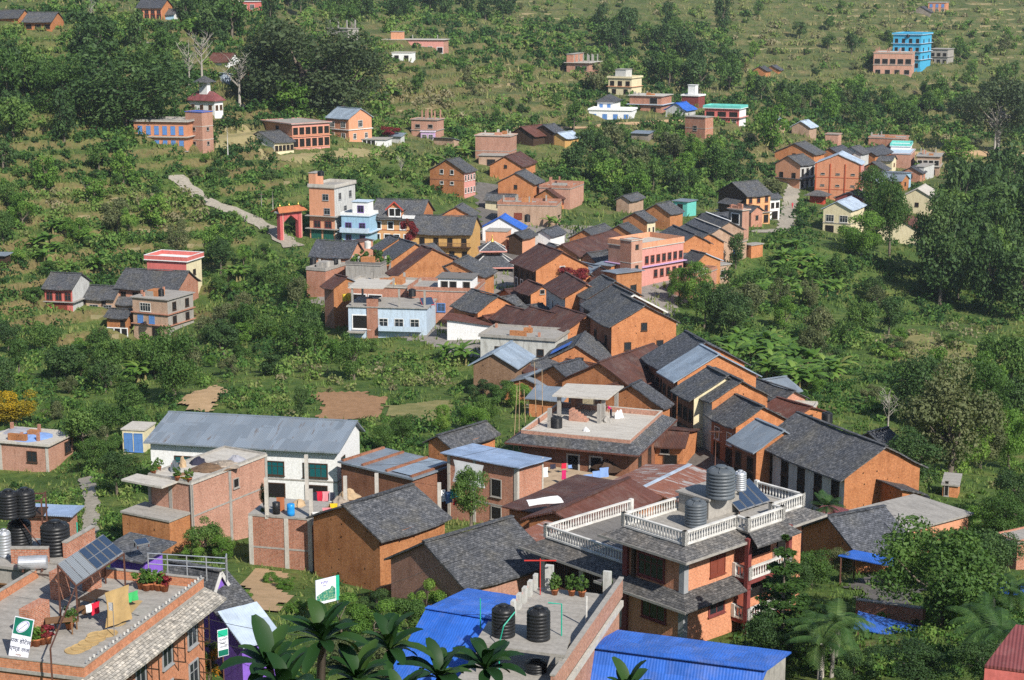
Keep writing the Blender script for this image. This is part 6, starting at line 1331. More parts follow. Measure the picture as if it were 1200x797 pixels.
def tank_mesh(ribs=7):
    pr = [(.001,0),(.5,0)]
    for i in range(ribs):
        z = .04 + .74 * i / ribs; s = .74 / ribs; pr += [(.5,z),(.5,z+s*.45),(.475,z+s*.55),(.475,z+s*.9)]
    pr += [(.5,.79),(.49,.83),(.38,.91),(.2,.95)]
    a = MB().lathe(pr, 'tank_black', 24); l = MB().lathe([(.19,.94),(.2,.95),(.2,.985),(.17,1.0),(.02,1.0)], 'tank_black', 16)
    for k in range(6):
        an = k * math.pi / 3; a.obox((.2*math.cos(an), .2*math.sin(an), .95), (.46*math.cos(an), .46*math.sin(an), .865), .05, .04, 'tank_black')
    return a.mesh('body', True), l.mesh('lid', True)
TKB = tank_mesh(); TKG = tank_mesh()
for me in TKG: me.materials[0] = M('tank_grey')
TKS = tuple(me.copy() for me in TKB)
for me in TKS: me.materials[0] = M('galvanised')
TKW = tuple(me.copy() for me in TKB)
for me in TKW: me.materials[0] = M('paint_white')
def tank(u, v, wpx, hpx, label, d=None, b=None, z=None, kind=TKB):
    if z is not None: p = at_z(u, v, z)
    elif b is not None: p = at_z(u, v, BH[b]['z'] + BH[b].get('top', BH[b]['H']))
    else: p = at(u, v, d)
    k = proj(p)[2] / F; r = empty('water_tank', p, random.uniform(0, 1), label, 'water tank', 'rooftop water tanks'); r.scale = (wpx*k, wpx*k, hpx*k)
    inst('body', kind[0], r); inst('lid', kind[1], r); return r
# --- hotel
W, L, H = HB['W'], HB['L'], HB['H']; zt_ = H + .16
skirt(HB, H + .12, 1.15, .55, 'slate_brown', sides='LRE', edge='concrete'); skirt(HB, H*.5, 1.3, .6, 'slate_brown', sides='L', x1=.45*W, edge='concrete')
m_ = MB(); m_.slab((-1.3,-1.3,H*.5-.6),(.43*W,-1.3,H*.5-.6),(.40*W,0,H*.5),(0,0,H*.5),.1,'slate_brown',6,2,.025); m_.obj('pent_roof', HB['root'])
balustrade(HB, [(0,0),(W*.42,0),(W*.42,-.9),(W*.72,-.9),(W*.72,0),(W,0),(W,L*.75)], zt_); balustrade(HB, [(0,0),(0,L),(W*.8,L)], zt_)
m_ = MB(); m_.box(W*.42,-1.0,H,W*.72,0,H+.155,'concrete'); m_.slab((W*.38,-2.1,H-.45),(W*.76,-2.1,H-.45),(W*.72,-1.0,H+.1),(W*.42,-1.0,H+.1),.1,'slate_brown',5,2,.02); m_.obj('bay_roof', HB['root'])
for zf in (.5, .03):
    z = H * zf; m_ = MB(); m_.box(W*.40,-1.35,z-.28,W*.76,-.003,z,'maroon'); o_ = m_.obj('balcony', HB['root'])
    q_ = balustrade(HB, [(W*.405,-.15),(W*.405,-1.25),(W*.755,-1.25),(W*.755,-.15)], z+.003, .8); q_.parent = o_
    m_ = MB(); m_.box(W*.42,-.06,z+.05,W*.50,.0,z+2.0,'wood_red'); m_.obj('door', HB['root']); m_ = MB(); m_.box(W*.54,-.05,z+.75,W*.72,0,z+1.95,'dark_void'); m_.obj('window', HB['root'])  # near-black panels paint in the shade of the recess behind the balcony
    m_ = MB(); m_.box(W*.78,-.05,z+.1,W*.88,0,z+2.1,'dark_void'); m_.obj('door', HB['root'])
for s in (.405, .755):
    m_ = MB(); m_.box(W*s-.16,-1.3,-1,W*s+.16,-1.0,H-.2,'maroon'); m_.obj('column', HB['root'])
m_ = MB(); m_.box(-.09,-.09,-1,.32,.0,H*.98,'paint_grey'); m_.box(-.09,-.003,-1,0,.32,H*.98,'paint_grey'); m_.obj('corner_post', HB['root'])
m_ = MB(); m_.box(-.2,L-.5,-1,-.005,L-.1,H*.95,'maroon'); m_.box(-.2,L-1.1,H*.5,-.005,L-.85,H*.95,'wood_dark'); m_.obj('column', HB['root'])
bt = penthouse(HB, W*.42, L*.45, W*.68, L*.95, 1.25, 'concrete', 'concrete', .15, 'tank_room')
zr = HB['z'] + zt_
def hp(x, y, z): return Wp(HB, x, y, z)
def place_tank(p, dia, h, label, kind=TKB):
    r = empty('water_tank', p, random.uniform(0, 1), label, 'water tank', 'rooftop water tanks'); r.scale = (dia, dia, h); inst('body', kind[0], r); inst('lid', kind[1], r)
tank(844, 582, 34, 38, 'large grey ribbed water tank on the concrete block of the hotel roof', z=zr + 1.37, kind=TKG)
tank(867, 574, 15, 24, 'slim galvanised cylinder beside the large grey tank on the hotel roof', z=zr + 1.37, kind=TKS)
tank(815, 616, 26, 33, 'dark grey water tank standing alone on the hotel terrace', z=zr, kind=TKG)
def solar(p, az, w, h, n, label, tilt=.5, name='solar_heater', frame='steel'):
    r = empty(name, p, az, label, 'solar panel'); ct, st = math.cos(tilt), math.sin(tilt)
    for i in range(n):
        m = MB(); x0 = w*i/n+.03; x1 = w*(i+1)/n-.03
        m.slab((x0,0,.25),(x1,0,.25),(x1,h*ct,.25+h*st),(x0,h*ct,.25+h*st),.06,frame); m.slab((x0+.05,.04*1,.263+.03),(x1-.05,.04,.263+.03),(x1-.05,(h-.05)*ct,.29+(h-.06)*st),(x0+.05,(h-.05)*ct,.29+(h-.06)*st),.02,'glass_blue'); m.obj('panel', r)
    f = MB()
    for x in (.1, w-.1):
        f.obox((x,h*ct-.05,0),(x,h*ct-.05,.2+h*st),.05,.05,'iron_rust'); f.obox((x,.05,0),(x,.05,.22),.05,.05,'iron_rust')
    f.obj('stand', r); return r
solar(at_z(866,603,zr), HB['th'], 3.2, 2.1, 4, 'four grey solar heater plates tilted on the hotel roof', .55)
# --- hotel wing
W, L, H = HW['W'], HW['L'], HW['H']
m_ = MB(); m_.box(-.05,-.05,H,W,L+.05,H+.14,'concrete_dark'); m_.obj('roof_slab', HW['root'])  # darker concrete here paints in the shadow lying over the wing terrace
skirt(HW, H + .05, 1.3, .6, 'slate_brown', sides='L', edge='concrete'); balustrade(HW, [(0,-.6),(0,L),(W,L)], H+.143)
for s in (.1, .36, .62, .86):
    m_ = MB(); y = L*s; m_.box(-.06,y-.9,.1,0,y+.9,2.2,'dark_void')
    for k in range(9): m_.box(-.1,y-.88+k*.21,.1,-.061,y-.85+k*.21,2.2,'iron_rust')
    m_.obj('gate', HW['root'])
for s in (.0, .5, 1.0):
    m_ = MB(); m_.box(-.3,L*s-.2,-1,-.11,L*s+.2,H-.1,'concrete_pale'); m_.obj('pillar', HW['root'])
# --- front tank house
W, L, H = TF['W'], TF['L'], TF['H']; T = TF['top']
m_ = MB(); m_.box(-.5,-.16,T+.003,W,-.0,T+.95,'brick_pink'); m_.box(-.52,-.2,T+.95,W+.02,.03,T+1.03,'concrete'); m_.box(-.5,-.21,T-.5,W,-.06,T-.2,'concrete_pale'); m_.obj('parapet', TF['root'])
m_ = MB()
for i in range(9): m_.box(W-.5-i*.95,L-.2,T+.003,W-.1-i*.95,L-.02,T+.8,'limewash')
m_.box(W-8.2,L-.05,T+.5,W,L+.0,T+.58,'paint_red'); m_.obj('side_wall', TF['root'])
m_ = MB(); m_.box(W-.25,.4,T+.003,W-.05,.8,T+1.3,'limewash'); m_.box(W-.25,L-1.0,T+.003,W-.0,L-.6,T+1.3,'limewash'); m_.obj('pillar', TF['root'])
pz = TF['z'] + T + 1.35
pl = [loc(TF, at_z(u, v, pz)) for u, v in ((556,754),(662,768),(670,738),(572,728))]
m_ = MB(); cx_ = sum(p.x for p in pl)/4; cy_ = sum(p.y for p in pl)/4
PX0, PX1, PY0, PY1 = min(p.x for p in pl)*.5+cx_*.5, cx_+1.2, min(p.y for p in pl), max(p.y for p in pl)
m_.add([(p.x,p.y,T+1.22) for p in pl]+[(p.x,p.y,T+1.35) for p in pl], [(3,2,1,0),(4,5,6,7),(0,1,5,4),(1,2,6,5),(2,3,7,6),(3,0,4,7)], 'concrete'); m_.obj('tank_platform', TF['root'])
for p in pl:
    c = Vector((cx_, cy_, 0)); q = Vector((p.x, p.y, 0)).lerp(c, .12); m_ = MB(); m_.box(q.x-.16,q.y-.16,T-2.5,q.x+.16,q.y+.16,T+1.215,'concrete'); m_.obj('pillar', TF['root'])
tank(590, 744, 28, 38, 'black ribbed water tank on the left of the front concrete platform', z=pz); tank(631, 748, 28, 40, 'black ribbed water tank on the right of the front concrete platform', z=pz)
tank(628, 800, 26, 30, 'black water tank in the shade under the front concrete platform', z=pz - 1.9)
def pipe(pts, rad, mat, label, name='pipe'):
    m = MB(); m.tube(pts, rad, mat, 6); o = m.obj(name); return tag(o, label, 'pipe')
def up(p, h): return p + Vector((0, 0, h))
P_ = at_z(563,737,pz); pipe([P_, up(P_,1.45)], .03, 'paint_pipe_green', 'green upright pipe beside the left black tank')
P_ = at_z(658,745,pz); pipe([P_, up(P_,1.5), up(P_,1.5)+Vector((-.6,.1,.02))], .035, 'paint_pipe_green', 'green bent pipe right of the right black tank')
P_ = at_z(585,757,pz); pipe([up(P_,-1.2), up(P_,.1), up(P_,.9)+Vector((.2,.1,0)), up(P_,1.4)+Vector((.7,.5,0))], .03, 'paint_pipe_green', 'light green pipe curving up between the two front tanks')
P_ = at_z(687,735,TF['z']+T); pipe([P_, up(P_,1.55)], .05, 'paint_white', 'white upright pipe on the grey roof terrace')
P_ = at_z(633,697,TF['z']+T); m_ = MB(); m_.tube([P_, up(P_,1.9)], .03, 'paint_red', 6); m_.obox(up(P_,1.8)+Vector((-.8,0,0)), up(P_,1.8)+Vector((.8,0,0)), .05,.05,'paint_red'); tag(m_.obj('antenna_pole'), 'red cross shaped antenna pole at the corner of the grey roof terrace', 'pole')
# ---------------------------------------------------------------- pots and small plants
POTP = [tree_meshes('bush', 'leaf_bright', 420, .12, 900)[0], tree_meshes('oval', 'leaf_mid', 420, .12, 901)[0], tree_meshes('bush', 'leaf_red', 420, .12, 902)[0]]
POT = MB().lathe([(.001,0),(.13,0),(.19,.26),(.21,.27),(.21,.32),(.17,.32),(.16,.27),(.001,.27)], 'terracotta', 12).mesh('pot', True)
def pot(p, label, k=0, s=1.0, ph=.7, group='potted plants'):
    r = empty('potted_plant', p, random.uniform(0,6), label, 'potted plant', group); r.scale = (s,s,s); inst('pot', POT, r); inst('plant', POTP[k], r, (0,0,.24), 0, (.75,.75,ph)); return r
zf_ = TF['z'] + T
for u, v, lab in ((650,697,'leftmost small clay pot on the grey roof terrace'),(670,698,'potted plant in the middle of the grey roof terrace back edge'),(682,699,'leafy potted plant beside the pillar of the grey roof terrace'),(712,694,'potted plant at the right end of the grey roof terrace')):
    pot(at_z(u,v,zf_), lab, 1, 1.0, .9)
# ---------------------------------------------------------------- terrace of the left hotel
HL = BH['hotel_left']; T = HL['top']; zl = HL['z'] + T
awning(HL, 'R', HL['H']+.1, 1.25, 'tile_pale', .5)
def HLp(u, v, h=0): return at_z(u, v, zl + h)
for i, (u, v) in enumerate([(88,762.5),(95.5,759),(104,754),(112,749),(114,745),(126,743),(136,730.5)]):
    m = MB(); m.lathe([(.001,0),(.46,0),(.5,.015),(.5,.05),(.44,.03),(.001,.02)], 'straw', 20); o = m.obj('straw_tray', None, HLp(u,v))
    tag(o, ['nearest of the round straw trays drying in a row on the roof terrace','second round straw tray from the near end of the row','middle round straw tray of the row on the roof terrace','round straw tray overlapping the next near the row end','smaller round straw tray behind the overlapping pair','farthest pale round straw tray of the row on the terrace','single round straw tray lying apart on the roof terrace'][i], 'tray', 'straw trays')
q = [HLp(u,v,.03) for u,v in ((137,717),(154,718),(167,704),(150,702))]
m = MB(); m.add(q + [p - Vector((0,0,.025)) for p in q], [(0,1,2,3),(7,6,5,4),(0,4,5,1),(1,5,6,2),(2,6,7,3),(3,7,4,0)], 'straw'); tag(m.obj('drying_mat'), 'orange brown mat of grain drying on the roof terrace', 'mat')
# canopy carrying solar panels
pl_ = [HLp(89,684.5,1.95), HLp(145,647,1.95), HLp(121,626,2.75), HLp(67.5,661,2.75)]
r = empty('panel_canopy', HLp(100,720), 0, 'steel framed canopy roofed with grey sheets and solar panels on the roof terrace', 'canopy')
def rel(p): return p - r.location
for i in range(7):
    a0, a1 = i/7+.006, (i+1)/7-.006; A0 = rel(pl_[0].lerp(pl_[1],a0)); A1 = rel(pl_[0].lerp(pl_[1],a1)); B1 = rel(pl_[3].lerp(pl_[2],a1)); B0 = rel(pl_[3].lerp(pl_[2],a0))
    m = MB(); m.slab(A0,A1,B1,B0,.05,'steel' if i > 2 else 'tin_grey_dark'); o = m.obj('panel', r)
    if i > 2:
        for s0, s1 in ((.04,.48),(.52,.96)):
            m = MB(); f_ = lambda x, y: A0.lerp(A1,x).lerp(B0.lerp(B1,x),y) + Vector((0,0,.022)); m.slab(f_(.06,s0),f_(.94,s0),f_(.94,s1),f_(.06,s1),.015,'glass_blue'); m.obj('cell', o)
m = MB()
for k in range(4):
    e = pl_[k]; m.obox(rel(Vector((e.x,e.y,zl))), rel(e)-Vector((0,0,.06)), .08,.08,'iron_rust'); m.obox(rel(e)-Vector((0,0,.1)), rel(pl_[(k+1)%4])-Vector((0,0,.1)), .07,.07,'iron_rust')
a_, b_ = rel(pl_[0]), rel(HLp(59,760,1.7)); m.obox(a_-Vector((0,0,.1)), b_, .06,.06,'iron_rust'); m.obox(b_, Vector((b_.x,b_.y,0)), .07,.07,'iron_rust'); m.obj('frame', r)
def simple_table(p, rz, label, top='wood', w=1.3, dp=.8, cloth=None):
    r = empty('table', p, rz, label, 'table'); MB().box(-w/2,-dp/2,.68,w/2,dp/2,.73,top).obj('table_top', r)
    for x in (-w/2+.06,w/2-.06):
        for y in (-dp/2+.06,dp/2-.06): MB().box(x-.035,y-.035,0,x+.035,y+.035,.677,top).obj('leg', r)
    return r
simple_table(HLp(70,742), .3, 'brown wooden table near the sign on the roof terrace', 'wood'); simple_table(HLp(110,713), 1.2, 'dark table heaped with red and white cloths under the solar canopy', 'wood_dark', 1.6)
def bench(p, rz, label):
    r = empty('bench', p, rz, label, 'bench'); MB().box(-.6,-.16,.40,.6,.16,.44,'wood').obj('seat', r)
    for x in (-.5,.5): MB().box(x-.03,-.14,0,x+.03,.14,.397,'wood').obj('leg', r)
bench(HLp(78,738), .3, 'low wooden bench beside the brown table on the roof terrace'); bench(HLp(92,724), 1.2, 'wooden bench under the solar canopy')
def heap(p, w, h, mat, label, name, cat, seed=0):
    rr = random.Random(seed); m = MB(); n = 12; vs = [(0,0,h)]; fs = []
    for j, (f, z) in enumerate(((.35,.85),(.7,.45),(1,0))):
        for k in range(n):
            a = 6.283*k/n; q = f*w/2*rr.uniform(.75,1.2); vs.append((q*math.cos(a), q*math.sin(a), h*z*rr.uniform(.6,1.2) if z else -.03))
    for k in range(n):
        k2 = (k+1)%n; fs.append((0,1+k,1+k2)); fs.append((1+k,1+n+k,1+n+k2,1+k2)); fs.append((1+n+k,1+2*n+k,1+2*n+k2,1+n+k2))
    m.add(vs, fs, mat); return tag(m.obj(name, None, p, smooth=False), label, cat)
def garment(p, w, h, mat, label, az=0.2, seed=0, name='garment', group='laundry'):
    """a cloth hanging from its top edge at p, with folds"""
    rr = random.Random(seed); m = MB(); nx, ny = 6, 4; vs = []
    for s in (0, .015):
        for j in range(ny+1):
            for i in range(nx+1):
                x = (i/nx-.5)*w*(1-.12*math.sin(j)); vs.append((x, s + .05*math.sin(i*1.9+j*.6+seed)*(j+1)/ny, -h*j/ny + (.03*rr.uniform(-1,1) if j == ny else 0)))
    o = (nx+1)*(ny+1); fs = []
    for j in range(ny):
        for i in range(nx):
            a = j*(nx+1)+i; fs += [(a,a+nx+1,a+nx+2,a+1),(o+a,o+a+1,o+a+nx+2,o+a+nx+1)]
    m.add(vs, fs, mat); return tag(m.obj(name, None, p, az, True), label, 'laundry', group)
garment(HLp(112,706,.95), .5,.6,'cloth_red','red cloth hanging from the dark table on the roof terrace',.9,1); garment(HLp(105,708,.95),.5,.4,'cloth_white','white cloth hanging from the dark table on the roof terrace',.9,2)
garment(HLp(136,700,.95+.5), .55,.9,'cloth_white','white notice sheet hanging under the solar canopy',.5,3,'notice_sheet'); garment(HLp(137,690,2.0),1.5,1.8,'straw','large yellowish plastic sheet hanging from the solar canopy',.9,4,'plastic_sheet')
garment(HLp(155,694,.9),.7,.5,'cloth_green','green cloth laid over a rack at the back of the roof terrace',.9,5)
P_ = HLp(134,746); m = MB(); m.tube([P_, up(P_,1.75)], .02, 'steel', 6); o = m.obj('flag_pole'); tag(o, 'thin pole with a small white flag on the roof terrace', 'pole'); m = MB(); m.slab(up(P_,1.35),up(P_,1.35)+Vector((-.22,.05,0)),up(P_,1.75)+Vector((-.22,.05,0)),up(P_,1.75),.015,'cloth_white'); m.obj('flag', o)
for i, (u, v, w_, h_) in enumerate(((42,742,1.6,1.5),(71,700,.9,1.5),(108,690,.9,1.6))):
    m = MB(); m.box(-w_/2,-.3,0,w_/2,.3,h_,'brick_raw'); tag(m.obj('brick_pier', None, HLp(u,v), 1.2), ['wide brick pier behind the sign on the roof terrace','brick pier under the near end of the solar canopy','brick pier at the middle of the solar canopy'][i], 'pier')
for i, (u, v, k) in enumerate(((35,757,0),(43,757,0),(50,755,2),(56,754,2),(82,737,1))): pot(HLp(u,v), ['leftmost potted plant of the row right of the sign','second potted plant of the row right of the sign','pink flowering pot in the row right of the sign','last pink flowering pot of the row right of the sign','potted plant beside the brown table'][i], k, 1.25)
for i, (u, v, k) in enumerate(((166,690,0),(172,692,1),(179,691,0),(186,692,0),(193,693,2))): pot(HLp(u,v), ['leftmost pot of the row at the far end of the roof terrace','second pot of the row at the far end of the roof terrace','middle leafy pot of the row at the far end of the roof terrace','bushy pot next to the flowering one at the far end','pink flowering pot at the right end of the far row'][i], k, 1.3)
m = MB()
for i in range(34): x = HL['W']*(i+.5)/34; m.tube([(x,-.05,HL['H']+.16+.61),(x,-.05,HL['H']+.16+.75)], .045, 'paint_white' if i%3 else 'paint_grey', 6)
m.obj('parapet_bottles', HL['root'])
# window grilles standing open
for zf in (.62,.24):
    for i in range(4):
        x = HL['W']*(.08+.92*(i+.5)/4)+.55; z = zf*HL['H']; m = MB()
        for a, b in (((x,-.08,z),(x,-.08,z+1.5)),((x,-.75,z),(x,-.75,z+1.5)),((x,-.08,z),(x,-.75,z)),((x,-.08,z+1.5),(x,-.75,z+1.5)),((x,-.08,z+.75),(x,-.75,z+.75))): m.obox(a,b,.05,.05,'wood_dark')
        m.obj('casement', HL['root'])
# ---------------------------------------------------------------- lettered signs
def lettering(txt, size, mat, parent, loc_, rot=(math.pi/2,0,0), name='lettering'):
    cu = bpy.data.curves.new(name, 'FONT'); cu.body = txt; cu.size = size; cu.align_x = 'CENTER'; cu.extrude = .004; cu.offset = size*.012
    t = bpy.data.objects.new('tmp', cu); COL.objects.link(t); bpy.context.view_layer.update()
    me = bpy.data.meshes.new_from_object(t.evaluated_get(bpy.context.evaluated_depsgraph_get())); bpy.data.objects.remove(t); me.name = name
    me.materials.clear(); me.materials.append(M(mat)); o = inst(name, me, parent, loc_); o.rotation_euler = rot; return o
m_plain('sign_white', (0.72,0.74,0.80), .5, .05); m_plain('sign_green', (0.01,0.16,0.11), .5, .35); m_plain('sign_green2', (0.02,0.42,0.26), .5, .1); m_plain('ink', (0.04,0.05,0.09), .6, .1); m_plain('ink_purple', (0.20,0.18,0.45), .6, .1); m_plain('ink_brown', (.28,.16,.10), .6, .1)
r = empty('hotel_sign', HLp(21,771), R(-6), 'tall white and green hotel sign board leaning at the front of the roof terrace', 'sign'); r.rotation_euler = (R(-8), R(10), R(-6))
MB().box(-.47,0,0,.47,.06,1.95,'sign_white').obj('board', r); MB().box(-.44,-.006,1.12,.44,-.001,1.92,'sign_green').obj('picture_panel', r)
m = MB(); pts = [(.30*math.cos(a), .17*math.sin(a)) for a in np.linspace(0, 6.283, 25)[:-1]]
def ell(m, k, y0, y1, mat): 
    c, s = math.cos(.85), math.sin(.85); vs = [(x*k*c-z*k*s, y, 1.53+x*k*s+z*k*c) for y in (y0, y1) for x, z in pts]; n = len(pts); m.add(vs, [tuple(range(n)), tuple(reversed(range(n, 2*n)))] + [(i, n+i, n+(i+1)%n, (i+1)%n) for i in range(n)], mat)
ell(m, 1.25, -.012, -.007, 'sign_white'); ell(m, 1.12, -.017, -.013, 'ink_purple'); ell(m, 1.0, -.022, -.018, 'sign_white'); m.obj('emblem', r)
m = MB(); m.obox((-.22,-.026,1.30),(.22,-.026,1.78),.012,.12,'ink_purple',(0,1,0)); m.obj('emblem_band', r)
lettering('यक होटेल', .27, 'ink', r, (0,-.004,.72)); lettering('एण्ड लज', .27, 'ink', r, (0,-.004,.34)); lettering('बन्दीपुर', .10, 'ink_brown', r, (0,-.004,.12))
MB().obox((0,.05,1.2),(0,.75,.0),.05,.05,'iron_rust').obj('strut', r)
# guest house sign on the violet house
r = empty('guest_house_sign', at(262,769,90), R(35), 'narrow white and green guest house sign standing before the violet wall', 'sign')
MB().box(-.3,0,0,.3,.05,1.5,'sign_white').obj('board', r); MB().box(-.28,-.006,1.1,.28,-.001,1.47,'sign_green2').obj('top_panel', r); MB().box(-.28,-.006,.03,.28,-.001,.36,'sign_green').obj('bottom_panel', r)
lettering('CLASSIC', .13, 'ink', r, (0,-.004,.90)); lettering('GUEST', .13, 'ink', r, (0,-.004,.70)); lettering('HOUSE', .13, 'ink', r, (0,-.004,.50)); MB().box(-.03,.052,-2,.03,.1,.3,'iron_rust').obj('post', r)
# tourist board
r = empty('notice_board', at(384,708,109), R(-28), 'white notice board with a green landscape picture by the brick wall', 'sign'); r.rotation_euler = (0,0,R(38))
MB().box(-.85,0,.1,.65,.07,1.75,'sign_white').obj('board', r); MB().box(.655,0,.1,.9,.07,1.75,'sign_green2').obj('side_panel', r)
m_ln = NT('landscape_print'); m_ln.base(m_ln.ramp(m_ln.noise(7, 5), (.3,(.01,.10,.12)), (.5,(.05,.25,.16)), (.62,(.35,.42,.25)), (.7,(.02,.2,.22)))); m_ln.rough(.5)
m = MB(); hv_ = [(-.8,.3),(.6,.25),(.6,.95),(.35,1.2),(.2,1.0),(-.2,.95),(-.8,.7)]; m.add([(x,-.006,z) for x,z in hv_]+[(x,-.001,z) for x,z in hv_], [tuple(range(7))]+[(i,7+i,7+(i+1)%7,(i+1)%7) for i in range(7)], 'landscape_print'); m.obj('picture_panel', r)
for x in (-.75,.8): MB().box(x-.04,.072,-1.5,x+.04,.13,1.6,'steel').obj('post', r)
lettering('बन्दीपुर', .2, 'ink_purple', r, (-.2,-.004,1.45)); lettering('बजार', .12, 'ink_purple', r, (-.2,-.004,1.25))
# ---------------------------------------------------------------- left tank house
b = BH['tank_house']; zk = b['z'] + b['top']
penth = MB(); 
tank(66, 648, 34, 40, 'big black water tank behind the corner brick parapet at the left', z=zk); tank(24, 640, 27, 34, 'lower black tank inside the rusty steel frame at the left', z=zk)
tank(11, 606, 24, 34, 'upper black tank at the left edge on the rusty steel frame', z=zk+2.1); tank(30, 604, 24, 34, 'upper black tank right of its twin on the rusty steel frame', z=zk+2.1); tank(6, 652, 16, 34, 'upright galvanised cylinder at the left edge', z=zk, kind=TKS)
p = at_z(39,668,zk); r = empty('hot_water_cylinder', p, R(8), 'shiny galvanised cylinder lying on its side before a low brick wall', 'water tank'); m = MB()
vs=[]; m.tube([(-.75,0,.42),(-.7,0,.42),(.7,0,.42),(.75,0,.42)], [.34,.38,.38,.34], 'galvanised', 20); m.obj('body', r, smooth=False)
for x in (-.5,.5): MB().box(x-.05,-.3,0,x+.05,.3,.1,'iron_rust').obj('foot', r)
def lowwall(p, q, h, t, mat, label, cap='concrete', name='brick_wall'):
    r = empty(name, p, 0, label, 'wall'); d_ = q - p; n = Vector((-d_.y, d_.x, 0)).normalized()*t/2; m = MB(); z = Vector((0,0,h))
    a = [-n, d_ - n, d_ + n, n]; m.add(a + [v + z for v in a], [(3,2,1,0),(4,5,6,7),(0,1,5,4),(1,2,6,5),(2,3,7,6),(3,0,4,7)], mat); m.obj('wall_body', r)
    m = MB(); m.obox(z + Vector((0,0,.04)), d_ + z + Vector((0,0,.04)), t + .08, .08, cap); m.obj('coping', r); return r
lowwall(at_z(14,660,zk), at_z(58,660,zk), .85, .2, 'brick_raw', 'low brick wall behind the lying galvanised cylinder'); lowwall(at_z(76,654,zk), at_z(110,634,zk), .85, .2, 'brick_raw', 'brick parapet wall rising to the right of the big black tank')
r = empty('steel_frame', at_z(22,642,zk), .1, 'rusty angle iron frame carrying black tanks at the left', 'frame'); m = MB()
for x in (-1.4,1.5):
    for y in (-.7,.7): m.box(x-.04,y-.04,0,x+.04,y+.04,3.0,'iron_rust')
for z in (2.0,2.9):
    for y in (-.7,.7): m.obox((-1.4,y,z),(1.5,y,z),.06,.08,'iron_rust')
    for x in (-1.4,1.5): m.obox((x,-.7,z),(x,.7,z),.06,.08,'iron_rust')
m.obox((-1.4,-.7,0),(0,-.7,2),.05,.05,'iron_rust'); m.obox((1.5,-.7,0),(.2,-.7,2),.05,.05,'iron_rust'); m.obj('frame', r); m = MB(); m.box(-1.5,-.8,2.045,1.6,.8,2.09,'wood_dark'); m.obj('deck', r)
P_ = at_z(91,632,zk); pipe([P_, up(P_,1.0)], .04, 'paint_pipe_green', 'green pipe standing on the corner of the left tank roof'); P_ = at_z(19,640,zk); pipe([P_, up(P_,.9)], .035, 'paint_pipe_green', 'green pipe in front of the lower left tank')
# galvanised railing
p0, p1, p2 = HLp(174,668,.35), HLp(265,674,.35), HLp(266,669,.35); r = empty('railing', p0, 0, 'galvanised pipe railing behind the far end of the roof terrace', 'railing'); m = MB()
for a, b_ in ((p0,p1),(p1,p2)):
    for h in (.35,.65,.95): m.tube([up(a-p0,h), up(b_-p0,h)], .03, 'galvanised', 6)
    for k in range(5): c = (a-p0).lerp(b_-p0, k/4); m.tube([up(c,-.4), up(c,.97)], .035, 'galvanised', 6)
m.obj('rails', r)
solar(BH['violet_back']['root'].location + Vector((0,0,0)) + (at_z(160,644,BH['violet_back']['z']+BH['violet_back']['H']+1.0)-BH['violet_back']['root'].location), .6, .9, .6, 1, 'small solar panel on the slate roof behind the canopy', .3)
# ---------------------------------------------------------------- construction house roof
b = CH; W, L, H, T = b['W'], b['L'], b['H'], b['top']
skirt(b, H+.35, 1.25, .75, 'slate', sides='LRBE', edge='rust_red'); m_ = MB()
for q in ((-.02,-.02,W+.02,.14),(-.02,L-.14,W+.02,L+.02),(-.02,.143,.14,L-.143),(W-.14,.143,W+.02,L-.143)): m_.box(q[0],q[1],T+.003,q[2],q[3],T+.5,'brick_pink'); m_.box(q[0],q[1],T+.5,q[2],q[3],T+.56,'concrete_pale')
m_.obj('parapet', b['root'])
zc_ = b['z'] + T; cn = [loc(b, at_z(u,v,zc_+2.2)) for u,v in ((647,465),(712,469),(731,454),(664,451))]
m_ = MB(); m_.add([(p.x,p.y,T+2.2) for p in cn]+[(p.x,p.y,T+2.36) for p in cn], [(3,2,1,0),(4,5,6,7),(0,1,5,4),(1,2,6,5),(2,3,7,6),(3,0,4,7)], 'concrete_pale'); o_ = m_.obj('canopy_slab', b['root'])
cc = sum((Vector(p) for p in cn), Vector())/4
for p in cn:
    q = Vector(p).lerp(cc, .2); MB().box(q.x-.17,q.y-.17,T+.003,q.x+.17,q.y+.17,T+2.197,'concrete').obj('column', b['root'])
for u, v in ((644,501),(702,496)):
    q = loc(b, at_z(u,v,zc_)); MB().box(q.x-.17,q.y-.17,T+.003,q.x+.17,q.y+.17,T+1.9,'concrete').obj('column', b['root'])
q = loc(b, at_z(676,478,zc_)); MB().box(q.x-1.6,q.y-.1,T+.003,q.x+1.6,q.y+.1,T+2.0,'brick_dark').obj('back_wall', b['root'])
m_ = MB()
q = loc(b, at_z(672,492,zc_))
for i in range(6): m_.box(q.x-.5,q.y+.0-i*.3,T+.003,q.x+.5,q.y+.3-i*.3,T+1.1-i*.18,'brick_pink')
m_.obj('stairs', b['root'])
tank(652,501,14,14,'square shouldered black tank on the roof of the house under construction', z=zc_)
heap(at_z(711,494,zc_),1.4,.55,'concrete','grey cement heap on the roof of the house under construction','cement_heap','heap',1)
for i,(u,v,mt) in enumerate(((723,490,'cloth_white'),(727,489,'cloth_white'),(687,505,'cloth_white'))): heap(at_z(u,v,zc_),.7,.8 if i<2 else .4,mt,['left white sack beside the stooping person','right white sack beside the stooping person','white sacks by the roof edge of the house under construction'][i],'sack','sack',5+i)
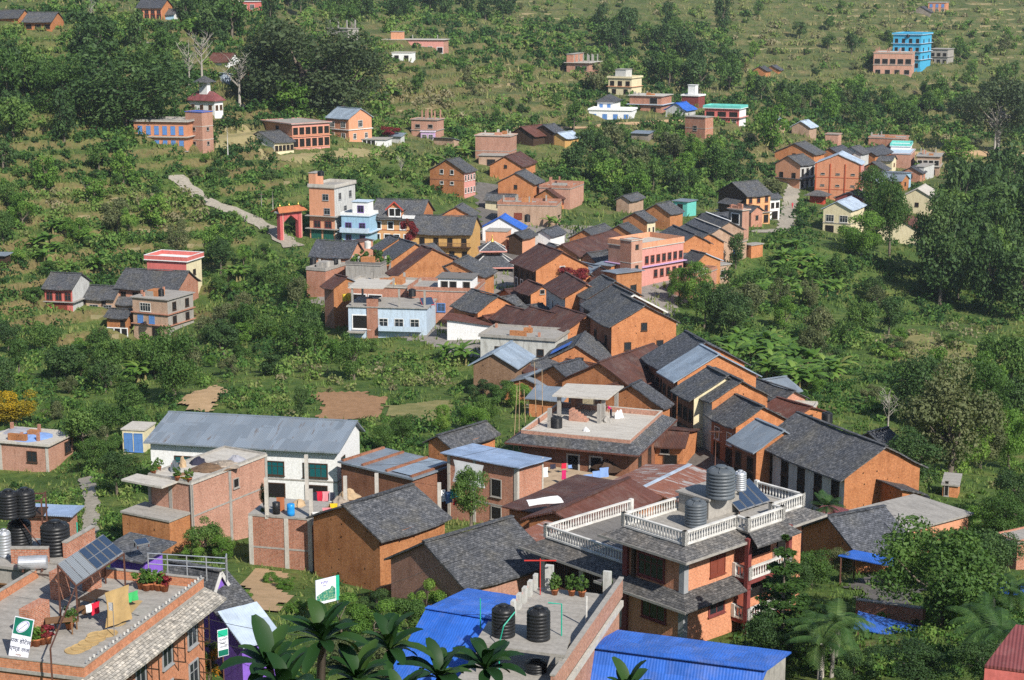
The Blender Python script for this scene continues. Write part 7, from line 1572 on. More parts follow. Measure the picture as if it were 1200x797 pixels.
# ---------------------------------------------------------------- people
m_plain('skin', (0.30,0.16,0.10), .7, .1); m_plain('hair', (0.02,0.015,0.012), .7, .1)
def person(p, rz, top, legs, label, bend=0.0):
    V = [(0,0,.92),(0,.0,1.08),(0,0,1.3),(0,0,1.43),(0,0,1.5),(0,-.01,1.6),(0,0,1.68)]; E = [(0,1),(1,2),(2,3),(3,4),(4,5),(5,6)]; Rr = [.15,.13,.165,.08,.055,.095,.06]
    for s in (-1,1):
        n = len(V); V += [(s*.1,0,.86),(s*.11,-.02,.48),(s*.11,.02,.08),(s*.12,-.13,.03)]; E += [(0,n),(n,n+1),(n+1,n+2),(n+2,n+3)]; Rr += [.095,.07,.045,.035]
        n = len(V); V += [(s*.2,0,1.37),(s*.26,-.02,1.1),(s*.25,-.14,.88),(s*.25,-.2,.8)]; E += [(2,n),(n,n+1),(n+1,n+2),(n+2,n+3)]; Rr += [.065,.048,.036,.03]
    if bend:
        c, s_ = math.cos(bend), math.sin(bend)
        V = [(x, y*1.0 if z < .95 else (y*c - (z-.92)*s_), z if z < .95 else .92 + (z-.92)*c + y*s_) if not (abs(x) > .18 and z < 1.2) else (x, -(.45*s_) - .05, z - .25*s_) for x,y,z in V]
    me = bpy.data.meshes.new('person'); me.from_pydata(V, E, []); o = bpy.data.objects.new('person', me); COL.objects.link(o)
    sk_ = o.modifiers.new('s','SKIN'); me.skin_vertices[0].data[0].use_root = True
    for i, q in enumerate(Rr): me.skin_vertices[0].data[i].radius = (q, q*.8)
    o.modifiers.new('d','SUBSURF').levels = 1; bpy.context.view_layer.update()
    m2 = bpy.data.meshes.new_from_object(o.evaluated_get(bpy.context.evaluated_depsgraph_get())); o.modifiers.clear(); o.data = m2; m2.materials.clear()
    for k in (legs, top, 'skin', 'hair'): m2.materials.append(M(k))
    for f in m2.polygons:
        c = f.center; hd = max(V, key=lambda t: t[2] - 9*abs(t[0]) if bend == 0 else -t[1] - 9*abs(t[0]))
        dh = (c - Vector(hd)).length
        f.material_index = 3 if dh < .13 and (c.z > hd[2]-.02 or c.y > hd[1]) else 2 if dh < .27 and abs(c.x) < .12 else 0 if c.z < .93 and abs(c.x) < .19 else 2 if abs(c.x) > .18 and c.z < .98 else 1
        f.use_smooth = True
    o.location = p; o.rotation_euler = (0,0,rz); tag(o, label, 'person'); return o
person(at_z(705,492,zc_), 1.0, 'cloth_red', 'cloth_orange', 'person in a red top standing beside the cement heap on the roof')
person(at_z(716,490,zc_), -1.2, 'cloth_magenta', 'cloth_dark', 'person in a magenta top stooping beside the white sacks on the roof', .9)
person(ground(928.5,245), .3, 'cloth_red', 'cloth_red', 'person in red walking on the lane below the red pavilion')
# ---------------------------------------------------------------- low terrace with laundry
b = BH['low_terrace']; z1 = b['z'] + b['top']
def lt(u, v, h=0): return at_z(u, v, z1 + h)
for i,(u,v,w_,h_,mt,lab) in enumerate(((661,543,.5,.5,'cloth_red','red and white shirt hanging on the brick house wall'),(661,551,.45,.85,'cloth_magenta','magenta trousers hanging before the brick house wall'),(648,544,.6,.45,'cloth_dark','dark shirt hanging on the brick house wall'),(668,545,.4,.3,'cloth_blue','small blue cloth hanging right of the red shirt'),
    (689,556,.9,1.0,'cloth_blue','left pale blue cloth of the row on the sandy roof'),(699,552,.8,1.0,'cloth_blue','middle pale blue cloth of the row on the sandy roof'),(708,548,.9,.9,'cloth_blue','right pale blue cloth of the row on the sandy roof'),(637,548,.9,.9,'cloth_white','white sheet hanging beside the tin roofed brick house'))):
    garment(lt(u,v,h_+.5), w_, h_, mt, lab, .35, i)
heap(lt(712,548),3.0,.9,'wood_dark','pile of firewood against the brick house wall','firewood_pile','pile',3); heap(lt(713,541,.5),1.0,.5,'cloth_yellow','yellow sheet thrown over the firewood pile','yellow_sheet','sheet',4); heap(lt(672,571),1.3,.4,'plastic_blue','blue bundle on the sandy roof','bundle','bundle',5); heap(lt(678,570),.8,.4,'cloth_white','white bundle next to the blue bundle on the sandy roof','bundle','bundle',6)
heap(lt(615,575),1.6,1.2,'straw','straw coloured sacks leaning on the tin roofed brick house','sack_pile','sacks',7)
q = at_z(620,592,BH['rust_big']['z']+BH['rust_big']['H']+.5); m = MB(); m.slab((0,0,0),(2.6,.9,0),(2.2,1.9,.2),(-.2,.8,.15),.04,'cloth_white',4,2,.05); tag(m.obj('white_sheet', None, q), 'white sheet spread on the rust brown roof edge', 'sheet')
# ---------------------------------------------------------------- yard with laundry by the white hall
b = BH['yard_wall']; z2 = b['z'] + b['top']
def yd(u, v, h=0): return at_z(u, v, z2 + h)
m = MB().lathe([(.001,0),(.29,0),(.3,.3),(.29,.32),(.3,.6),(.29,.9),(.25,.92),(.001,.9)], 'plastic_blue', 18); tag(m.obj('barrel', None, yd(341,604), smooth=True), 'bright blue plastic barrel on the cluttered open roof', 'barrel')
m = MB().lathe([(.001,0),(.29,0),(.3,.9),(.25,.92),(.001,.9)], 'tank_black', 18); tag(m.obj('barrel', None, yd(324,602), smooth=True), 'black barrel left of the brown board on the open roof', 'barrel')
m = MB(); m.box(-.3,-.03,0,.3,.03,1.1,'terracotta'); tag(m.obj('board', None, yd(329,599)), 'brown board leaning between the two barrels', 'board')
for i,(u,v,h,lab) in enumerate(((313,603,2.9,'ivy clad concrete post at the left of the open roof'),(360,585,3.6,'tall pale concrete post in the middle of the laundry yard'),(365,606,2.2,'concrete post at the corner of the open roof'),(405,590,2.2,'short concrete post near the brick workshop'),(442,602,3.2,'concrete post before the brick workshop wall'),(515,595,2.0,'concrete post beside the bright laundry'))):
    m = MB(); m.box(-.14,-.14,-.3,.14,.14,h,'concrete_pale'); tag(m.obj('concrete_post', None, yd(u,v)), lab, 'post')
for i,(u,v,w_,h_,mt,lab) in enumerate(((368,577,.5,.8,'cloth_dark','dark blue garment at the left of the yard clothes line'),(375,576,.6,.8,'cloth_red','red garment on the yard clothes line'),(382,576,.6,.8,'cloth_pink','pink garment on the yard clothes line'),(389,577,.5,.7,'cloth_grey','grey garment at the right of the yard clothes line'),
    (383,595,.7,.8,'cloth_pink','pale pink cloth over the yard wall'),(391,590,.6,.9,'cloth_yellow','yellow cloth in the middle of the yard'),(372,600,.8,1.0,'cloth_white','white board like sheet beside the corner post'),(386,604,.7,.4,'plastic_blue','blue bucket cloth low in the yard'),(396,596,.4,.8,'cloth_magenta','dark red cloth right of the yellow cloth'))):
    garment(yd(u,v,h_*.5), w_, h_, mt, lab, .1, 20+i)
for i,(u,v,w_,h_,mt,lab) in enumerate(((519,574,.5,1.0,'cloth_white','white and pink garment near the leafy tree'),(526,576,.6,1.0,'cloth_blue','pale blue garment near the leafy tree'),(533,573,.9,.8,'cloth_cyan','turquoise cloth near the leafy tree'),(535,583,.6,.6,'cloth_red','small red garment under the turquoise cloth'))):
    garment(at(u,v,139), w_, h_, mt, lab, .5, 40+i)
garment(at(549,542,145.5), 3.2, 2.0, 'cloth_white', 'large white sheet hung across the opening of the tin roofed brick house', R(55)+math.pi/2, 60, 'white_curtain')
heap(yd(350,592),1.4,.5,'wood_pale','pile of planks on the open roof','plank_pile','pile',9); heap(yd(398,590),1.6,.6,'rubble','heap of broken furniture in the yard','scrap_heap','heap',10); heap(yd(410,582),1.6,.7,'wood_pale','scrap wood heap before the brick workshop','scrap_heap','heap',11)
# brick rows on the workshop roof
b = BH['brick_flat']; T = b['top']
for i, yy in enumerate((.02,.36,.70,.98)):
    m = MB(); m.box(0, b['L']*yy-.12, T+.003, b['W'], b['L']*yy+.12, T+.18, 'brick_dark'); m.obj('brick_row', b['root'])
m = MB(); m.slab((.2,.3,T+.12),(b['W']-.2,.3,T+.12),(b['W']-.2,b['L']*.3,T+.14),(.2,b['L']*.3,T+.14),.03,'tin'); m.obj('tin_sheet', b['root'])
# rubble roof
b = BH['rubble_house']; z3 = b['z'] + b['top']
for i,(u,v,w_,h_,mt,nm,lab) in enumerate(((205,552,.9,1.0,'tank_grey','bin','grey bin standing on the rubble strewn roof'),(214,547,.7,.9,'wood_pale','basket','tall straw basket beside the grey bin'),(245,549,3.4,.35,'soil_heap','soil_heap','brown soil heap on the rubble strewn roof'),(262,545,3.0,.4,'rubble','rubble_heap','broken concrete heap at the back of the rubble strewn roof'),(232,543,1.5,.6,'cloth_dark','tarpaulin','crumpled dark tarpaulin on the rubble strewn roof'),(276,540,1.8,.5,'cloth_grey','rubble_heap','grey rubble heap at the right end of the rubble strewn roof'),(214,556,1.0,.15,'wood','plank_pile','brown planks before the grey bin'),(214,562,.8,.25,'cloth_yellow','crate','yellow crate at the edge of the rubble strewn roof'),(203,545,.4,.3,'cloth_red','bucket','red bucket behind the grey bin'))):
    heap(at_z(u,v,z3), w_, h_, mt, lab, nm, nm.replace('_',' '), 70+i)
for i,(u,v) in enumerate(((222,565),(208,563),(186,552),(180,556))): pot(at_z(u,v,z3), ['potted plant at the corner of the rubble strewn roof','potted plant beside the yellow crate','potted plant on the cantilevered ledge','potted plant at the outer end of the cantilevered ledge'][i], 1, 1.2)
m = MB(); m.box(-2.0,b['L']*.3,b['H']-.02,-.13,b['L']+1.2,b['H']+.14,'concrete_pale'); m.obj('ledge', b['root'])
b_ = BH['rc_red']
for s in (.01,.34,.67,.99):
    m = MB(); m.box(-.14,b_['L']*s-.15,-1,-.004,b_['L']*s+.15,b_['H'],'brick_red'); m.obj('pilaster', b_['root'])
for s in (0,.5,1):
    m = MB(); m.box(b['W']*s-.16,-.05,-3,b['W']*s+.16,-.003,b['H'],'concrete'); m.obj('pilaster', b['root']); m = MB(); m.box(-.05,b['L']*s-.16,-3,-.003,b['L']*s+.16,b['H'],'concrete'); m.obj('pilaster', b['root'])
for k in ('yard_wall',):
    b = BH[k]
    for s in (0.02,.4,.98): m = MB(); m.box(-.06,b['L']*s-.17,-3,-.003,b['L']*s+.17,b['H'],'concrete_pale'); m.obj('pilaster', b['root'])
b = BH['tin_brick']
for s in (.02,.62,1.0): m = MB(); m.box(-.06,b['L']*s-.15,-2,-.003,b['L']*s+.15,b['H'],'concrete_pale'); m.obj('pilaster', b['root'])
m = MB(); m.box(b['W']-.15,-.06,-1,b['W']+.05,.0,b['H'],'concrete_pale'); m.box(-.05,-.062,-1,.25,-.003,b['H'],'concrete_pale'); m.obj('pilaster', b['root'])
b = BH['brick_left']
for s in (.0,.78): m = MB(); m.box(-.06,b['L']*s,-3,-.003,b['L']*s+.35,b['H'],'concrete_pale'); m.obj('pilaster', b['root'])
z4 = b['z']+b['top']; heap(at_z(38,512,z4),4.5,.25,'cloth_blue','blue plastic sheet weighed with stones on the left brick house roof','plastic_sheet','sheet',91); heap(at_z(20,505,z4),3.5,.25,'cloth_grey','grey plastic sheet with bricks on the left brick house roof','plastic_sheet','sheet',92)
# ---------------------------------------------------------------- pagoda, shrine, gate
def pyr(m, z, half, rise, top, mat, edge, ridge):
    o = [(-half,-half),(half,-half),(half,half),(-half,half)]; i = [(-top,-top),(top,-top),(top,top),(-top,top)]
    for k in range(4):
        a, c = k, (k+1)%4; m.slab((*o[a],z),(*o[c],z),(*i[c],z+rise),(*i[a],z+rise),.1,mat,6,3,.02); m.obox((*o[a],z-.06),(*o[c],z-.06),.08,.24,edge); m.obox((*o[a],z+.05),(*i[a],z+rise+.05),.16,.1,ridge)
P_ = at(577,327,312); r = empty('pagoda_temple', P_, R(4), 'two tiered pagoda temple with slate roofs, pale ridges and pink eaves', 'temple'); s_ = 1.0
MB().box(-2.0,-2.0,-2,2.0,2.0,3.2,'wood_dark').obj('wall', r)
for x in (-2.6,-.9,.9,2.6): MB().box(x-.12,-2.75,-2,x+.12,-2.5,3.0,'wood_red').obj('column', r)
m = MB(); pyr(m, 2.75, 4.0, 2.0, 1.35, 'slate_dark', 'pink', 'paint_white'); m.obj('roof', r); MB().box(-1.3,-1.3,4.5,1.3,1.3,5.75,'brick_orange').obj('upper_wall', r)
m = MB(); pyr(m, 5.5, 2.5, 1.5, .2, 'slate_dark', 'pink', 'paint_white'); m.obj('roof', r); MB().lathe([(.45,6.8),(.4,7.05),(.2,7.2),(.22,7.4),(.05,7.6),(.12,7.8),(.02,8.3)], 'gold', 14).obj('pinnacle', r, smooth=True)
P_ = at(734,444,229); r = empty('shrine', P_, R(14), 'small orange shrine with a white stepped spire at the street corner', 'shrine')
MB().box(-1.25,-1.25,-1,1.25,1.25,2.6,'brick_orange').obj('wall', r); MB().box(-.45,-1.3,.2,.45,-1.253,1.9,'dark_void').obj('door', r)
m = MB(); m.box(-1.5,-1.5,2.603,1.5,1.5,2.8,'white'); m.lathe([(1.45,2.8),(1.3,3.1),(1.05,3.25),(.95,3.6),(.65,3.8),(.55,4.15),(.3,4.35),(.22,4.7),(.05,5.2)], 'white', 4); m.obj('spire', r)
m_plaster('gate_red', (0.46,0.10,0.10))
P_ = at(329,281,331); Q_ = at(350.5,277.5,334); dv = Q_ - P_; r = empty('gateway', P_, math.atan2(dv.y, dv.x), 'pink arched gateway with a tiled orange roof standing on the track', 'gate'); Ln = math.hypot(dv.x, dv.y)
for x in (0, Ln):
    m = MB(); m.box(x-.42,-.5,-2,x+.42,.5,5.2,'gate_red'); m.box(x+.2,-.53,-.5,x+.44,-.503,5.2,'pink'); m.obj('pillar', r)
m = MB(); m.add([(0.55,y,z) for y in (-.5,.5) for z in (3.4,5.2)] + [(Ln/2,y,z) for y in (-.5,.5) for z in (4.7,5.2)] + [(Ln-.55,y,z) for y in (-.5,.5) for z in (3.4,5.2)], [(0,4,5,1),(4,8,9,5),(3,7,6,2),(7,11,10,6),(0,2,6,4),(4,6,10,8)], 'gate_red'); m.obj('arch', r)
m = MB(); m.box(-.8,-.75,5.203,Ln+.8,.75,5.5,'paint_white'); m.obj('lintel', r); m = MB(); m.slab((-1.2,-1.3,5.45),(Ln+1.2,-1.3,5.45),(Ln+.6,0,6.4),(-.6,0,6.4),.1,'terracotta',6,2,.02); m.slab((Ln+1.2,1.3,5.45),(-1.2,1.3,5.45),(-.6,0,6.404),(Ln+.6,0,6.404),.1,'terracotta',6,2,.02); m.obj('roof', r)
for x in (0,Ln/2,Ln): MB().lathe([(.12,6.4),(.16,6.6),(.06,6.8),(.02,7.2)], 'gold', 8, (x,0,0)).obj('finial', r)
# temple lantern tower
b = BH['temple']; m = MB(); m.box(b['W']*.25,b['L']*.35,b['H'],b['W']*.65,b['L']*.65,b['H']+4.2,'white'); o = m.obj('lantern_tower', b['root']); c_ = (b['W']*.45,b['L']*.5); m = MB(); vs=[(c_[0]+sx*2.0,c_[1]+sy*2.0,b['H']+4.1) for sx,sy in ((-1,-1),(1,-1),(1,1),(-1,1))]+[(*c_,b['H']+5.6)]; m.add(vs,[(0,1,4),(1,2,4),(2,3,4),(3,0,4),(3,2,1,0)],'slate'); m.obj('roof', o)
# ---------------------------------------------------------------- roof details of the middle distance
b = BH['orange_tower']; penthouse(b, 0, b['L']*.72, b['W']*.35, b['L'], 2.6, 'salmon', 'concrete', .1); b2 = BH['blue_house']; penthouse(b2, .1, .3, b2['W']*.7, b2['L']*.6, 2.6, 'white', 'pale_blue', .2, 'top_room')
add_win(b2,'L',b2['L']*.3,b2['H']+.8,1.1,1.2,'v',off=-.08)
balcony(b2,'L',0,b2['L'],b2['H']*.4+.1,1.1,'pale_blue','pale_blue',.8); balcony(BH['mustard'],'L',0,BH['mustard']['L']*.55,BH['mustard']['H']*.5,1.0,'wood_dark','wood',.8,False)
b = BH['orange_dormer']; W,L,H = b['W'],b['L'],b['H']; m = MB(); y0,y1 = L*.38,L*.66; m.add([(-.5,y0,H-.3),(-.5,y1,H-.3),(-.5,y1,H+1.3),(-.5,(y0+y1)/2,H+2.6),(-.5,y0,H+1.3),(2.5,y0,H-.3),(2.5,y1,H-.3),(2.5,y1,H+1.3),(2.5,(y0+y1)/2,H+2.6),(2.5,y0,H+1.3)],[(4,3,2,1,0),(0,5,9,4),(6,1,2,7)],'brick_orange'); o = m.obj('dormer', b['root'])
m = MB(); m.slab((-.9,y0-.4,H+1.1),(3,y0-.4,H+1.1),(3,(y0+y1)/2,H+2.8),(-.9,(y0+y1)/2,H+2.8),.1,'slate'); m.slab((3,y1+.4,H+1.1),(-.9,y1+.4,H+1.1),(-.9,(y0+y1)/2,H+2.804),(3,(y0+y1)/2,H+2.804),.1,'slate'); m.obox((-.92,y0-.4,H+1.05),(-.92,(y0+y1)/2,H+2.7),.06,.25,'red_paint'); m.obox((-.92,y1+.4,H+1.05),(-.92,(y0+y1)/2,H+2.7),.06,.25,'red_paint'); m.obj('roof', o)
for s in (.46,.58): add_win(b,'L',L*s,H-.1,1.0,1.4,'W',off=.5)
awning(b,'L',H*.98-.3,1.0,'slate',.35); balcony(b,'L',L*.02,L*.36,H-.35,1.0,'white','white',.5)
b = BH['brick_tank']; penthouse(b, 0.2, .4, b['W']*.55, b['L']*.55, 1.9, 'white', 'concrete_dark', .3, 'roof_room')
for s in (.12,.32,.45): add_win(b,'L',b['L']*s,b['H']+.35,1.0,1.2,'k',off=-.2)
b = BH['concrete_big']; columns(b, [(.3,.3),(.3,b['L']*.35),(.3,b['L']*.95),(b['W']-.3,b['L']*.95)], 2.6); m = MB(); m.box(.0,b['L']*.55,b['top']+2.6,b['W'],b['L'],b['top']+2.75,'concrete_pale'); m.obj('upper_slab', b['root']); m = MB(); m.box(-.15,b['L']*.62,-2,.4,b['L']*.76,b['H']+1.2,'brick_raw'); m.obj('brick_bay', b['root'])
balcony(b,'L',b['L']*.05,b['L']*.6,.8,1.0,'pale_blue','pale_blue',.6); balcony(b,'L',b['L']*.78,b['L'],b['H']*.1,1.2,'concrete','concrete',.05)
b = BH['pillar_house']; columns(b, [(x*b['W'], y*b['L']) for x in (.1,.5,.9) for y in (.05,.3,.5,.7)], 2.4, .35); penthouse(b, 0, b['L']*.72, b['W'], b['L'], 2.6, 'brick_raw')
b = BH['bright_blue']; penthouse(b, 0, 0, b['W']*.8, b['L']*.5, .2, 'cyan') if False else None
b = BH['cream_three']; m_ = penthouse(b, b['W']*.1, b['L']*.3, b['W']*.7, b['L']*.75, 2.4, 'white_grey')
b = BH['pink_long']; penthouse(b, .3, b['L']*.68, b['W']*.6, b['L']*.85, 2.4, 'salmon'); columns(b, [(.4,b['L']*.1),(.4,b['L']*.5)], 1.5, .25)
b = BH['unfin_top']; columns(b, [(x*b['W'], y*b['L']) for x in (.1,.9) for y in (.1,.9)], 2.6, .35)
b = BH['brick_half']; columns(b, [(x*b['W'], y*b['L']) for x in (.1,.9) for y in (.1,.45,.6)], 2.2, .3, 'brick_pink', 'pier')
b = BH['shrine_white']; o = penthouse(b, b['W']*.3, b['L']*.3, b['W']*.7, b['L']*.75, 3.0, 'white', 'white', .2, 'tower')
b = BH['brick_skeleton']; columns(b, [(x*b['W'], y*b['L']) for x in (.05,.5,.95) for y in (.05,.35,.65,.95)], 1.6, .35, 'brick_pink')
b = BH['blue_shutters']; balcony(b,'L',-.3,b['L']+.3,b['H']*.5,.6,'concrete_pale','concrete',.04); awning(b,'L',b['H']*.02+.1,.8,'concrete',.05)
for k_, n_, hh in (('concrete_top',7,1.5),('brick_terraces',5,1.3),('brick_terraces2',5,1.8),('brick_upper',5,1.2),('courtyard',6,1.1),('tank_terrace',4,1.0),('rc_brick2',4,1.5),('rc_open',4,1.4),('open_brick',3,1.0),('terrace_ruin',3,.9),('brick_two',4,.9),('brick_left',4,1.1),('farm_blue',3,.9),('limewashed',4,.7)):
    b = BH[k_]; rr = random.Random(len(k_)*7+n_)
    columns(b, [(b['W']*rr.uniform(.05,.95), b['L']*rr.choice([.04,.25,.5,.75,.96])) for _ in range(n_)], hh*rr.uniform(.7,1.1), .3, rr.choice(['concrete','brick_raw','concrete_pale']), 'pier')
    for _ in range(2):
        x = b['W']*rr.uniform(.1,.6); y = b['L']*rr.uniform(.1,.7); m = MB(); m.box(x, y, b['top']+.003, x+rr.uniform(.15,2.2), y+rr.uniform(.8,2.6), b['top']+rr.uniform(.4,1.2), rr.choice(['brick_raw','concrete','brick_earth'])); m.obj('partition_wall', b['root'])
for i,(u,v) in enumerate(((404,353),(409,352))):
    m = MB().lathe([(.001,0),(.35,0),(.36,1.0),(.3,1.1),(.001,1.08)], 'paint_yellow', 14); tag(m.obj('barrel', None, at(u,v,258), smooth=True), ['left yellow barrel at the edge of the open concrete house','right yellow barrel at the edge of the open concrete house'][i], 'barrel')
heap(at(463,337,263), 3.2, 1.2, 'cloth_yellow', 'bright yellow sheet bundled on the upper concrete terrace', 'yellow_sheet', 'sheet', 31); heap(at(428,333,265), 1.5, .7, 'cloth_yellow', 'small yellow sheet on the upper concrete terrace', 'yellow_sheet', 'sheet', 32)
solar(at(495,360,252), .4, 2.0, 1.6, 1, 'red framed solar heater on the half finished concrete house', .6, frame='paint_red')
for i,(u,v) in enumerate(((420,316),(427,314),(435,318),(443,313),(452,317))): pot(at(u,v,285), ['leftmost bushy plant of the planted courtyard','second bushy plant of the planted courtyard','middle bushy plant of the planted courtyard','fourth bushy plant of the planted courtyard','rightmost bushy plant of the planted courtyard'][i], i%2, 3.2)
b = BH['slate_twin']
m = MB(); L = b['L']; m.slab((-.3,L*.55,b['H']+.3),(b['W']+.3,L*.55,b['H']+.3),(b['W']+.3,L*.78,b['H']+1.9),(-.3,L*.78,b['H']+1.9),.12,'slate_dark',5,2,.04); m.slab((b['W']+.3,L*1.03,b['H']+.2),(-.3,L*1.03,b['H']+.2),(-.3,L*.78,b['H']+1.904),(b['W']+.3,L*.78,b['H']+1.904),.12,'slate_dark',5,2,.04); m.obj('second_roof', b['root'])
b = BH['blue_tarp_house']; p = MB(); W,L,H = b['W'],b['L'],b['H']; k = b['rise']/(L*.55); p.slab((1.0,L*.95,H+.35+k*L*.05),(3.6,L*.95,H+.35+k*L*.05),(3.6,L*.6,H+.38+k*L*.40),(1.0,L*.6,H+.38+k*L*.40),.03,'tin_blue',4,3,.03); o = p.obj('tarpaulin', b['root'])
b = BH['limewashed']; 
# rooftop tanks far and near
for u,v,w_,h_,d,lab,kd in ((367,311,8,10,287,'black tank at the left end of the brick terrace block',TKB),(393,310,7,8,288,'black tank at the right end of the brick terrace block',TKB),(431,291,8,9,303,'white tank on the narrow brick house roof',TKW),(539,330,8,11,261,'left of the two black tanks beside the white rooftop room',TKB),(551,330,8,11,261,'right of the two black tanks beside the white rooftop room',TKB),
    (483,347,9,9,257,'black tank on a stand right of the open concrete floor',TKB),(434,358,7,10,255,'black tank on the half finished concrete house',TKB),(444,358,6,8,255,'smaller black tank on the half finished concrete house',TKB),(774,376,7,9,240,'left black tank behind the tall orange gable house',TKB),(782,376,7,9,241,'right black tank behind the tall orange gable house',TKB),
    (618,260,7,9,351,'black tank before the brick terrace house wall',TKB),(189,347,7,9,277,'black tank on the blue fronted concrete block',TKB),(212,302,6,7,313,'grey tank on the rose red flat roofed house',TKG),(219,302,6,7,313,'black tank on the rose red flat roofed house',TKB),(855,275,7,8,350,'black tank in front of the open brick house',TKB),
    (879,465,10,12,204,'black tank behind the slate street roofs',TKB),(969,495,13,13,178,'black tank on the flat roof behind the white pillared house',TKB),(1084,592,11,12,151,'black tank beside the grey flat annex roof',TKB),(1042,690,15,20,118,'black tank under the small blue canopy',TKB),(1006,228,5,6,400,'black tank on the cream house wall',TKB),(376,206,8,6,325,'black tank on the roof of the four storey orange house',TKB),(285,130,6,8,408,'dark tank on the peach school roof',TKB),(1064,44,4,4,655,'small dark tank on the bright blue house',TKB)):
    tank(u, v, w_, h_, lab, d=d, kind=kd)
# ---------------------------------------------------------------- right hand courtyard
def canopy(name, label, q, z, mat, ph, posts='iron_rust', t=.06):
    P = [at_z(u, v, z) for u, v in q]; c = sum(P, Vector())/4; r = empty(name, Vector((c.x,c.y,z-ph)), 0, label, 'canopy'); m = MB(); m.slab(*[p - r.location for p in P], t, mat, 6, 3, .01); m.obj('roof', r)
    for p in P:
        e = (p - r.location).lerp(c - r.location, .1); MB().box(e.x-.05,e.y-.05,-.5,e.x+.05,e.y+.05,ph-.07,posts).obj('post', r)
    return r
gzc = gz(at(1030,690,118).x, at(1030,690,118).y)
canopy('blue_canopy', 'small bright blue canopy on thin posts in the courtyard', ((982,651),(1046,664),(1048,654),(1000,644)), at(1015,655,118).z, 'tin_blue', 2.6)
canopy('blue_lean_to', 'low bright blue tin roof beneath the courtyard brick wall', ((1000,736),(1106,755),(1108,741),(1006,716)), at(1050,738,104).z + .7, 'tin_blue', 2.9)
canopy('blue_strip_roof', 'long bright blue tin roof crossing to the right edge', ((1128,681),(1215,706),(1215,690),(1134,672)), at(1170,686,118).z, 'tin_blue', 2.4)
lowwall(at(1004,726,108) - Vector((0,0,.6)), at(1082,737,104) - Vector((0,0,.6)), 1.9, .3, 'brick_raw', 'rough brick wall of the courtyard above the low blue roof')
patch('courtyard_paving', [(1004,705),(1060,716),(1080,690),(1010,675)], 'street_stone', .5, .12)
r = empty('maroon_pavilion', at(1232,806,70), R(-20), 'maroon roofed pavilion with brick columns at the bottom right corner', 'pavilion')
m = MB(); m.slab((-2.6,-1.2,1.1),(3.5,-1.2,1.1),(3.5,1.2,2.1),(-1.6,1.2,2.1),.12,'tin_maroon',5,4,.0); m.slab((-2.6,-1.22,.35),(3.5,-1.22,.35),(3.5,-1.16,1.08),(-2.6,-1.16,1.08),.1,'rose'); m.obj('roof', r)
for x in (-.6,.2,2.5): MB().box(x-.2,-.9,-6,x+.2,-.5,1.0,'brick_orange').obj('column', r)
patch('courtyards', [(362,340),(440,290),(560,270),(640,262),(770,270),(850,300),(800,345),(780,390),(880,470),(950,560),(900,600),(700,560),(610,470),(560,420),(400,385)], 'paved', 1.0, .03, keep=False)
# ---------------------------------------------------------------- poles and cables
def pole(u, vb, vt, d, label, mat='concrete_pale', rad=.11, arm=True, name='utility_pole'):
    p = at(u, vb, d); h = (vb - vt) * d / F / math.cos(R(12)); r = empty(name, p, random.uniform(-.3,.3), label, 'pole'); MB().tube([(0,0,-1),(0,0,h)], [rad, rad*.7], mat, 8).obj('shaft', r, smooth=True)
    if arm: MB().box(-.6,-.04,h-.5,.6,.04,h-.4,'iron_rust').obj('crossarm', r)
    return up(p, h - .4)
pole(307,259,226,345,'grey utility pole beside the dirt track'); pole(667,146,121,478,'utility pole before the blue doored white house'); pole(571,310,280,318,'thin pole beside the pagoda',arm=False,rad=.07); pole(1050,666,600,126,'thin steel pole in the courtyard behind the hotel','steel',.05,False)
pole(838,543,500,160,'street pole with a bracket at the rusty corner house','iron_rust',.06); pole(267,178,148,372,'thin white pole before the temple yard','paint_white',.08,False); pole(320,250,225,345,'second slim pole along the dirt track','concrete_pale',.08,False)
for i,(u,vb,vt,u2) in enumerate(((601,520,450,606),(608,505,445,609),(617,500,455,614),(629,488,423,626),(636,480,432,635))):
    a = at(u,vb,172); h = (vb-vt)*172/F; m = MB(); m.tube([up(a,-2), up(a,h)+Vector(((u2-u)*172/F,0,0))], [.045,.03], 'wood_pale', 6); tag(m.obj('bamboo_pole'), ['leftmost bamboo pole leaning behind the house under construction','second bamboo pole behind the house under construction','middle leaning bamboo pole behind the house under construction','tallest bamboo pole behind the house under construction','right bamboo pole beside the concrete canopy'][i], 'pole', 'bamboo poles')
def cable(a, b, sag, label):
    pts = [a.lerp(b, k/14) + Vector((0,0,-sag*4*(k/14)*(1-k/14))) for k in range(15)]; m = MB(); m.tube(pts, .014, 'tank_black', 4); tag(m.obj('overhead_cable'), label, 'cable')
cable(at(-40,632,86), at(300,765,86), .5, 'black cable sagging across the violet house'); cable(at(230,722,88), at(420,748,90), .3, 'black cable running over the light tin roof'); cable(at(440,690,110), at(560,640,112), .2, 'black cable from the slate roofed brick house'); cable(at(960,770,95), at(1115,782,95), .2, 'thin cable across the dark garden')
